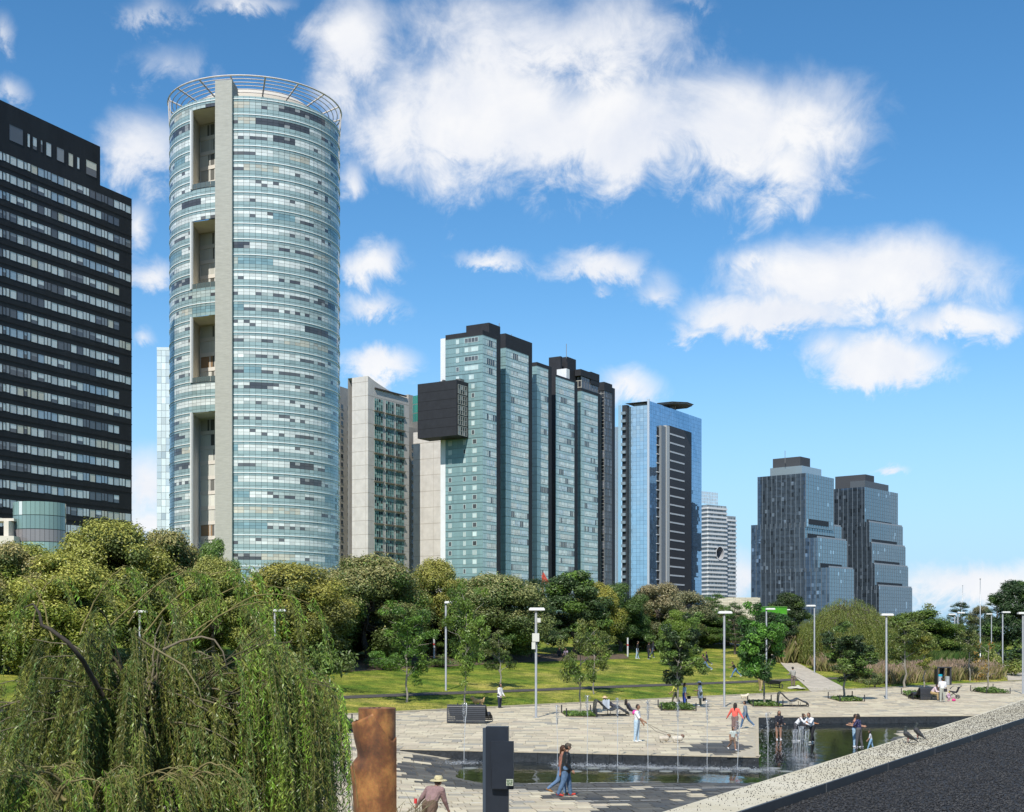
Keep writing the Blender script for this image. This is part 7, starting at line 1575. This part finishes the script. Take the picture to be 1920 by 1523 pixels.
# bicycle and its rider lying on the lawn; picnic group; playground posts
p = hit(1184, 1206); e = empty('bicycle', p, 'bicycle lying at the top of the lawn', 'bicycle', rz=math.radians(12))
for dx, nm in ((-.75, 'wheel'), (2.4, 'wheel')):
    m = MB(); a = np.linspace(0, 2*np.pi, 21); m.tube(np.stack([dx+.33*np.cos(a), 0*a, .36+.33*np.sin(a)], 1), .03, 5, cap=False)
    for t in range(4): c_, s_ = math.cos(t*.785), math.sin(t*.785); m.tube([(dx-.32*c_, 0, .36-.32*s_), (dx+.32*c_, 0, .36+.32*s_)], .008, 3)
    m.build(nm, M_frm, e, world_space=False)
m = MB(); m.tube([(-.75, 0, .36), (-.1, 0, .75), (.3, 0, .38), (-.75, 0, .36)], .02, 5); m.tube([(.3, 0, .38), (.9, 0, .8), (2.4, 0, .36)], .02, 5); m.tube([(.9, 0, .8), (.95, 0, 1.0)], .02, 5); m.build('frame', M_frm, e, world_space=False)
p = hit(1196, 1206); person(0, 0, 0, 'person in red top reclining beside the bicycle', 170, top=(.55, .07, .06), bottom=(.02, .022, .03), shoes=(.05, .05, .05), sit=True, lean=-40, legs=(86, 24, 80, 40), arms=((-40, 8, 10), (-40, 8, 10)), pos=(p.x, p.y-.3, p.z+.1), H=1.7)
p = hit(1062, 1233); person(0, 0, 0, 'person sitting in the tree shade on the lawn', -120, top=(.35, .28, .36), bottom=(.02, .02, .03), sit=True, lean=14, legs=(84, 70, 80, 60), arms=((30, 8, 40), (30, 8, 40)), pos=(p.x, p.y, p.z+.1), H=1.65, hairstyle='long'); person(0, 0, 0, 'second person in dark clothes sitting in the tree shade', -60, top=(.02, .02, .025), bottom=(.02, .03, .03), sit=True, lean=10, legs=(84, 60, 84, 40), pos=(p.x-.8, p.y+.1, p.z+.1), H=1.7)
for (x, yb, yt, lb) in ((814, 1236, 1191, 'white playground post with red band among the trees'), (845, 1232, 1172, 'taller playground post with red band behind the lawn lamp'), (1177, 1232, 1196, 'white post on the lawn left of the strolling pair')):
    p = hit(x, yb); H = (yb-yt)*p.y/F; e = empty('playground_post', p, lb, 'post', 'white posts in the wood'); m = MB(); m.tube([(0, 0, -.05), (0, 0, H)], .085, 8); m.build('pole', solid_mat((.6, .62, .62)), e, world_space=False); m = MB(); m.tube([(0, 0, H*.58), (0, 0, H*.66)], .10, 8); m.build('band', solid_mat((.5, .04, .04)), e, world_space=False)
p = hit(832, 1222); e = empty('playground_fence', p, 'playground railings with blue rail among the trees', 'fence')
for i in range(16): m = MB(); m.tube([(-2.2+i*.3, 0, 0), (-2.2+i*.3, 0, 1.3)], .025, 4); m.build('railing', solid_mat((.10, .06, .05)), e, world_space=False)
for z, c in ((1.25, (.25, .1, .06)), (.55, (.10, .16, .34))): m = MB(); m.tube([(-2.3, 0, z), (2.5, 0, z)], .05 if z > 1 else .12, 5); m.build('rail', solid_mat(c), e, world_space=False)
# far red crane
p = px_at(1022, 1150, 330); e = empty('crane', p, 'small red crane arm above the trees before the slab', 'crane'); m = MB(); M_red = solid_mat((.55, .10, .07))
a = np.array(px_at(1016, 1160, 330)); b = np.array(px_at(1018, 1078, 330)); c = np.array(px_at(1036, 1112, 330))
m.tube([a, b], .3, 4); m.build('mast', M_red, e); m = MB()
for s in (-.5, .5): m.tube([b+[0, 0, s], c+[0, 0, s]], .22, 4)
for i in range(6): t = i/6; m.tube([b+(c-b)*t+[0, 0, -.5], b+(c-b)*(t+.16)+[0, 0, .5]], .15, 4)
m.build('jib', M_red, e)
# ------------------------------------------------------------------ rusty steel sculpture
def corten():
    m = bpy.data.materials.new('corten_steel'); m.use_nodes = True; t = m.node_tree; b = t.nodes['Principled BSDF']; L = t.links.new; co = t.nodes.new('ShaderNodeTexCoord')
    mp = t.nodes.new('ShaderNodeMapping'); mp.inputs['Scale'].default_value = (1, 1, .75); L(co.outputs['Object'], mp.inputs[0])
    n = t.nodes.new('ShaderNodeTexNoise'); n.inputs['Scale'].default_value = 2.2; n.inputs['Detail'].default_value = 9; n.inputs['Roughness'].default_value = .62; L(mp.outputs[0], n.inputs['Vector'])
    r_ = t.nodes.new('ShaderNodeValToRGB'); e = r_.color_ramp.elements; e[0].position = .34; e[0].color = (.075, .03, .012, 1); e[1].position = .66; e[1].color = (.40, .17, .035, 1); q = e.new(.5); q.color = (.19, .07, .017, 1); L(n.outputs[0], r_.inputs[0])
    n2 = t.nodes.new('ShaderNodeTexNoise'); n2.inputs['Scale'].default_value = 30; n2.inputs['Detail'].default_value = 6; L(co.outputs['Object'], n2.inputs['Vector']); x = t.nodes.new('ShaderNodeMix'); x.data_type = 'RGBA'; x.blend_type = 'OVERLAY'; x.inputs[0].default_value = .35; L(r_.outputs[0], x.inputs[6]); L(n2.outputs['Color'], x.inputs[7]); hs = t.nodes.new('ShaderNodeHueSaturation'); hs.inputs['Saturation'].default_value = .95; L(x.outputs[2], hs.inputs['Color']); L(hs.outputs[0], b.inputs['Base Color'])
    b.inputs['Roughness'].default_value = .62; bp = t.nodes.new('ShaderNodeBump'); bp.inputs['Strength'].default_value = .2; bp.inputs['Distance'].default_value = .01; L(n2.outputs[0], bp.inputs['Height']); L(bp.outputs[0], b.inputs['Normal']); return m
M_cor = corten(); d = 27.; cx = (707-960)/F*d; e = empty('rusty_sculpture', (cx, d, 0), 'rusty steel column sculpture with a wavy wrapped plate in the foreground', 'sculpture'); zt4 = CH-(1328-HY)/F*d
m = MB(); m.revolve((cx, d, -.1), [(.378, 0), (.378, zt4+.1), (.37, zt4+.106), (.001, zt4+.106)], 72); m.build('column', M_cor, e)
def wrap():
    K, J = 90, 60; th = np.linspace(-165, 68, K); V = []; TH = np.radians(th)      # angle from the camera side, + to the right
    xs_ = cx*F/d+960+np.sin(TH)*.44*F/d
    topy = np.where(th < -5, np.interp(np.sin(TH), [-1, -.85, -.18, -.08], [1356, 1352, 1337, 1335.5]), np.interp(np.sin(TH), [-.1, 0, .70, .80, .95], [1336, 1343, 1386, 1388, 1380]))
    topy = np.where(th < -90, 1356-(th+90)*-.15, topy)
    for lay in (0, 1):
        for k in range(K):
            z1 = CH-(topy[k]-HY)/F*d
            for j in range(J):
                z = -.1+(z1+.1)*j/(J-1); y = HY-(z-CH)*F/d; wl = max(0, -math.sin(TH[k]))**2; wr = max(0, math.sin(TH[k]))**3
                bulge = np.interp(y, [1340, 1352, 1385, 1408, 1418, 1428, 1440, 1475, 1523, 1560], [.08, .086, .032, -.03, -.035, .05, .118, .065, .043, .04])*wl
                rr = .432+bulge+.012*wr-lay*.022; V.append((cx+rr*math.sin(TH[k]), d-rr*math.cos(TH[k]), z))
    V = np.array(V); N_ = K*J; idx = np.arange(2*N_).reshape(2, K, J); fq = []
    for lay in (0, 1): fq.append(np.stack([idx[lay, :-1, :-1], idx[lay, 1:, :-1], idx[lay, 1:, 1:], idx[lay, :-1, 1:]], -1).reshape(-1, 4))
    fq.append(np.stack([idx[0, :-1, -1], idx[0, 1:, -1], idx[1, 1:, -1], idx[1, :-1, -1]], -1)); 
    for k in (0, K-1): fq.append(np.stack([idx[0, k, :-1], idx[0, k, 1:], idx[1, k, 1:], idx[1, k, :-1]], -1))
    return raw_mesh('wrapped_plate', V, np.vstack(fq), mat=M_cor, smooth=True)
link('wrapped_plate', wrap(), e)
m = MB()
for a in (-.4, -.1, .25): m.cbox((cx+a*.3-.02, d-.1+.05*a, zt4+.006), .05, .03, .012, rz=a*3)
m.build('bolt', mat('rusty_bolt', (.04, .02, .012), .8), e)
# dark totem sign
d = 30.; kx = d/F; e = empty('totem_sign', ((930-960)*kx, d, 0), 'dark blue-grey metal totem with an overlapping panel and small plate', 'sign'); M_tot = mat('totem_paint', (.019, .024, .034), .38, noise=.18, nscale=3)
def tb(m, x0, x1, y0, y1, dd_, dep, rz=0):
    a = px_at(x0, y1, dd_); b = px_at(x1, y0, dd_); m.box((a.x, a.y, max(a.z, -.05)), ((b.x-a.x)*math.cos(rz), (b.x-a.x)*math.sin(rz), 0), (-dep*math.sin(rz), dep*math.cos(rz), 0), (0, 0, b.z-max(a.z, -.05)))
m = MB(); tb(m, 911, 953, 1363, 1700, 30, .30, -.06); m.build('slab', M_tot, e); m = MB(); tb(m, 905, 911.5, 1365, 1700, 30.1, .20, -.5); m.build('side_fin', mat('totem_edge', (.05, .066, .088), .4), e)
m = MB(); tb(m, 921, 963, 1390, 1479, 29.86, .10, -.10); pn = m.build('panel', M_tot, e)
m = MB(); tb(m, 949.3, 962.2, 1461, 1473.5, 29.72, .012, -.1); pl_ = m.build('plate', solid_mat((.46, .50, .40)), pn)
m = MB()
for (x0, y0, w_, h_) in ((950.4, 1462.5, 3.4, 2.6), (954.6, 1462.8, 2.6, 1.2), (958, 1462.6, 3, 2), (950.6, 1466, 2.6, 3), (954, 1466.2, 1.8, 3.4), (957, 1466, 3.8, 1.4), (950.6, 1470, 4, 1.4), (956.4, 1468.8, 3.6, 2.4)): tb(m, x0, x0+w_, y0, y0+h_, 29.70, .006, -.1)
m.build('print', solid_mat((.16, .22, .14)), pl_)
m = MB(); tb(m, 922.2, 962.6, 1479.2, 1480, 29.85, .1, -.1); tb(m, 921, 921.5, 1440, 1479, 29.852, .1, -.1); m.build('panel_trim', mat('totem_trim', (.012, .014, .018), .4), pn)
# rider beside the willow lamp: passer-by in the shade
p = hit(1452, 1262)
bpy.context.view_layer.update()
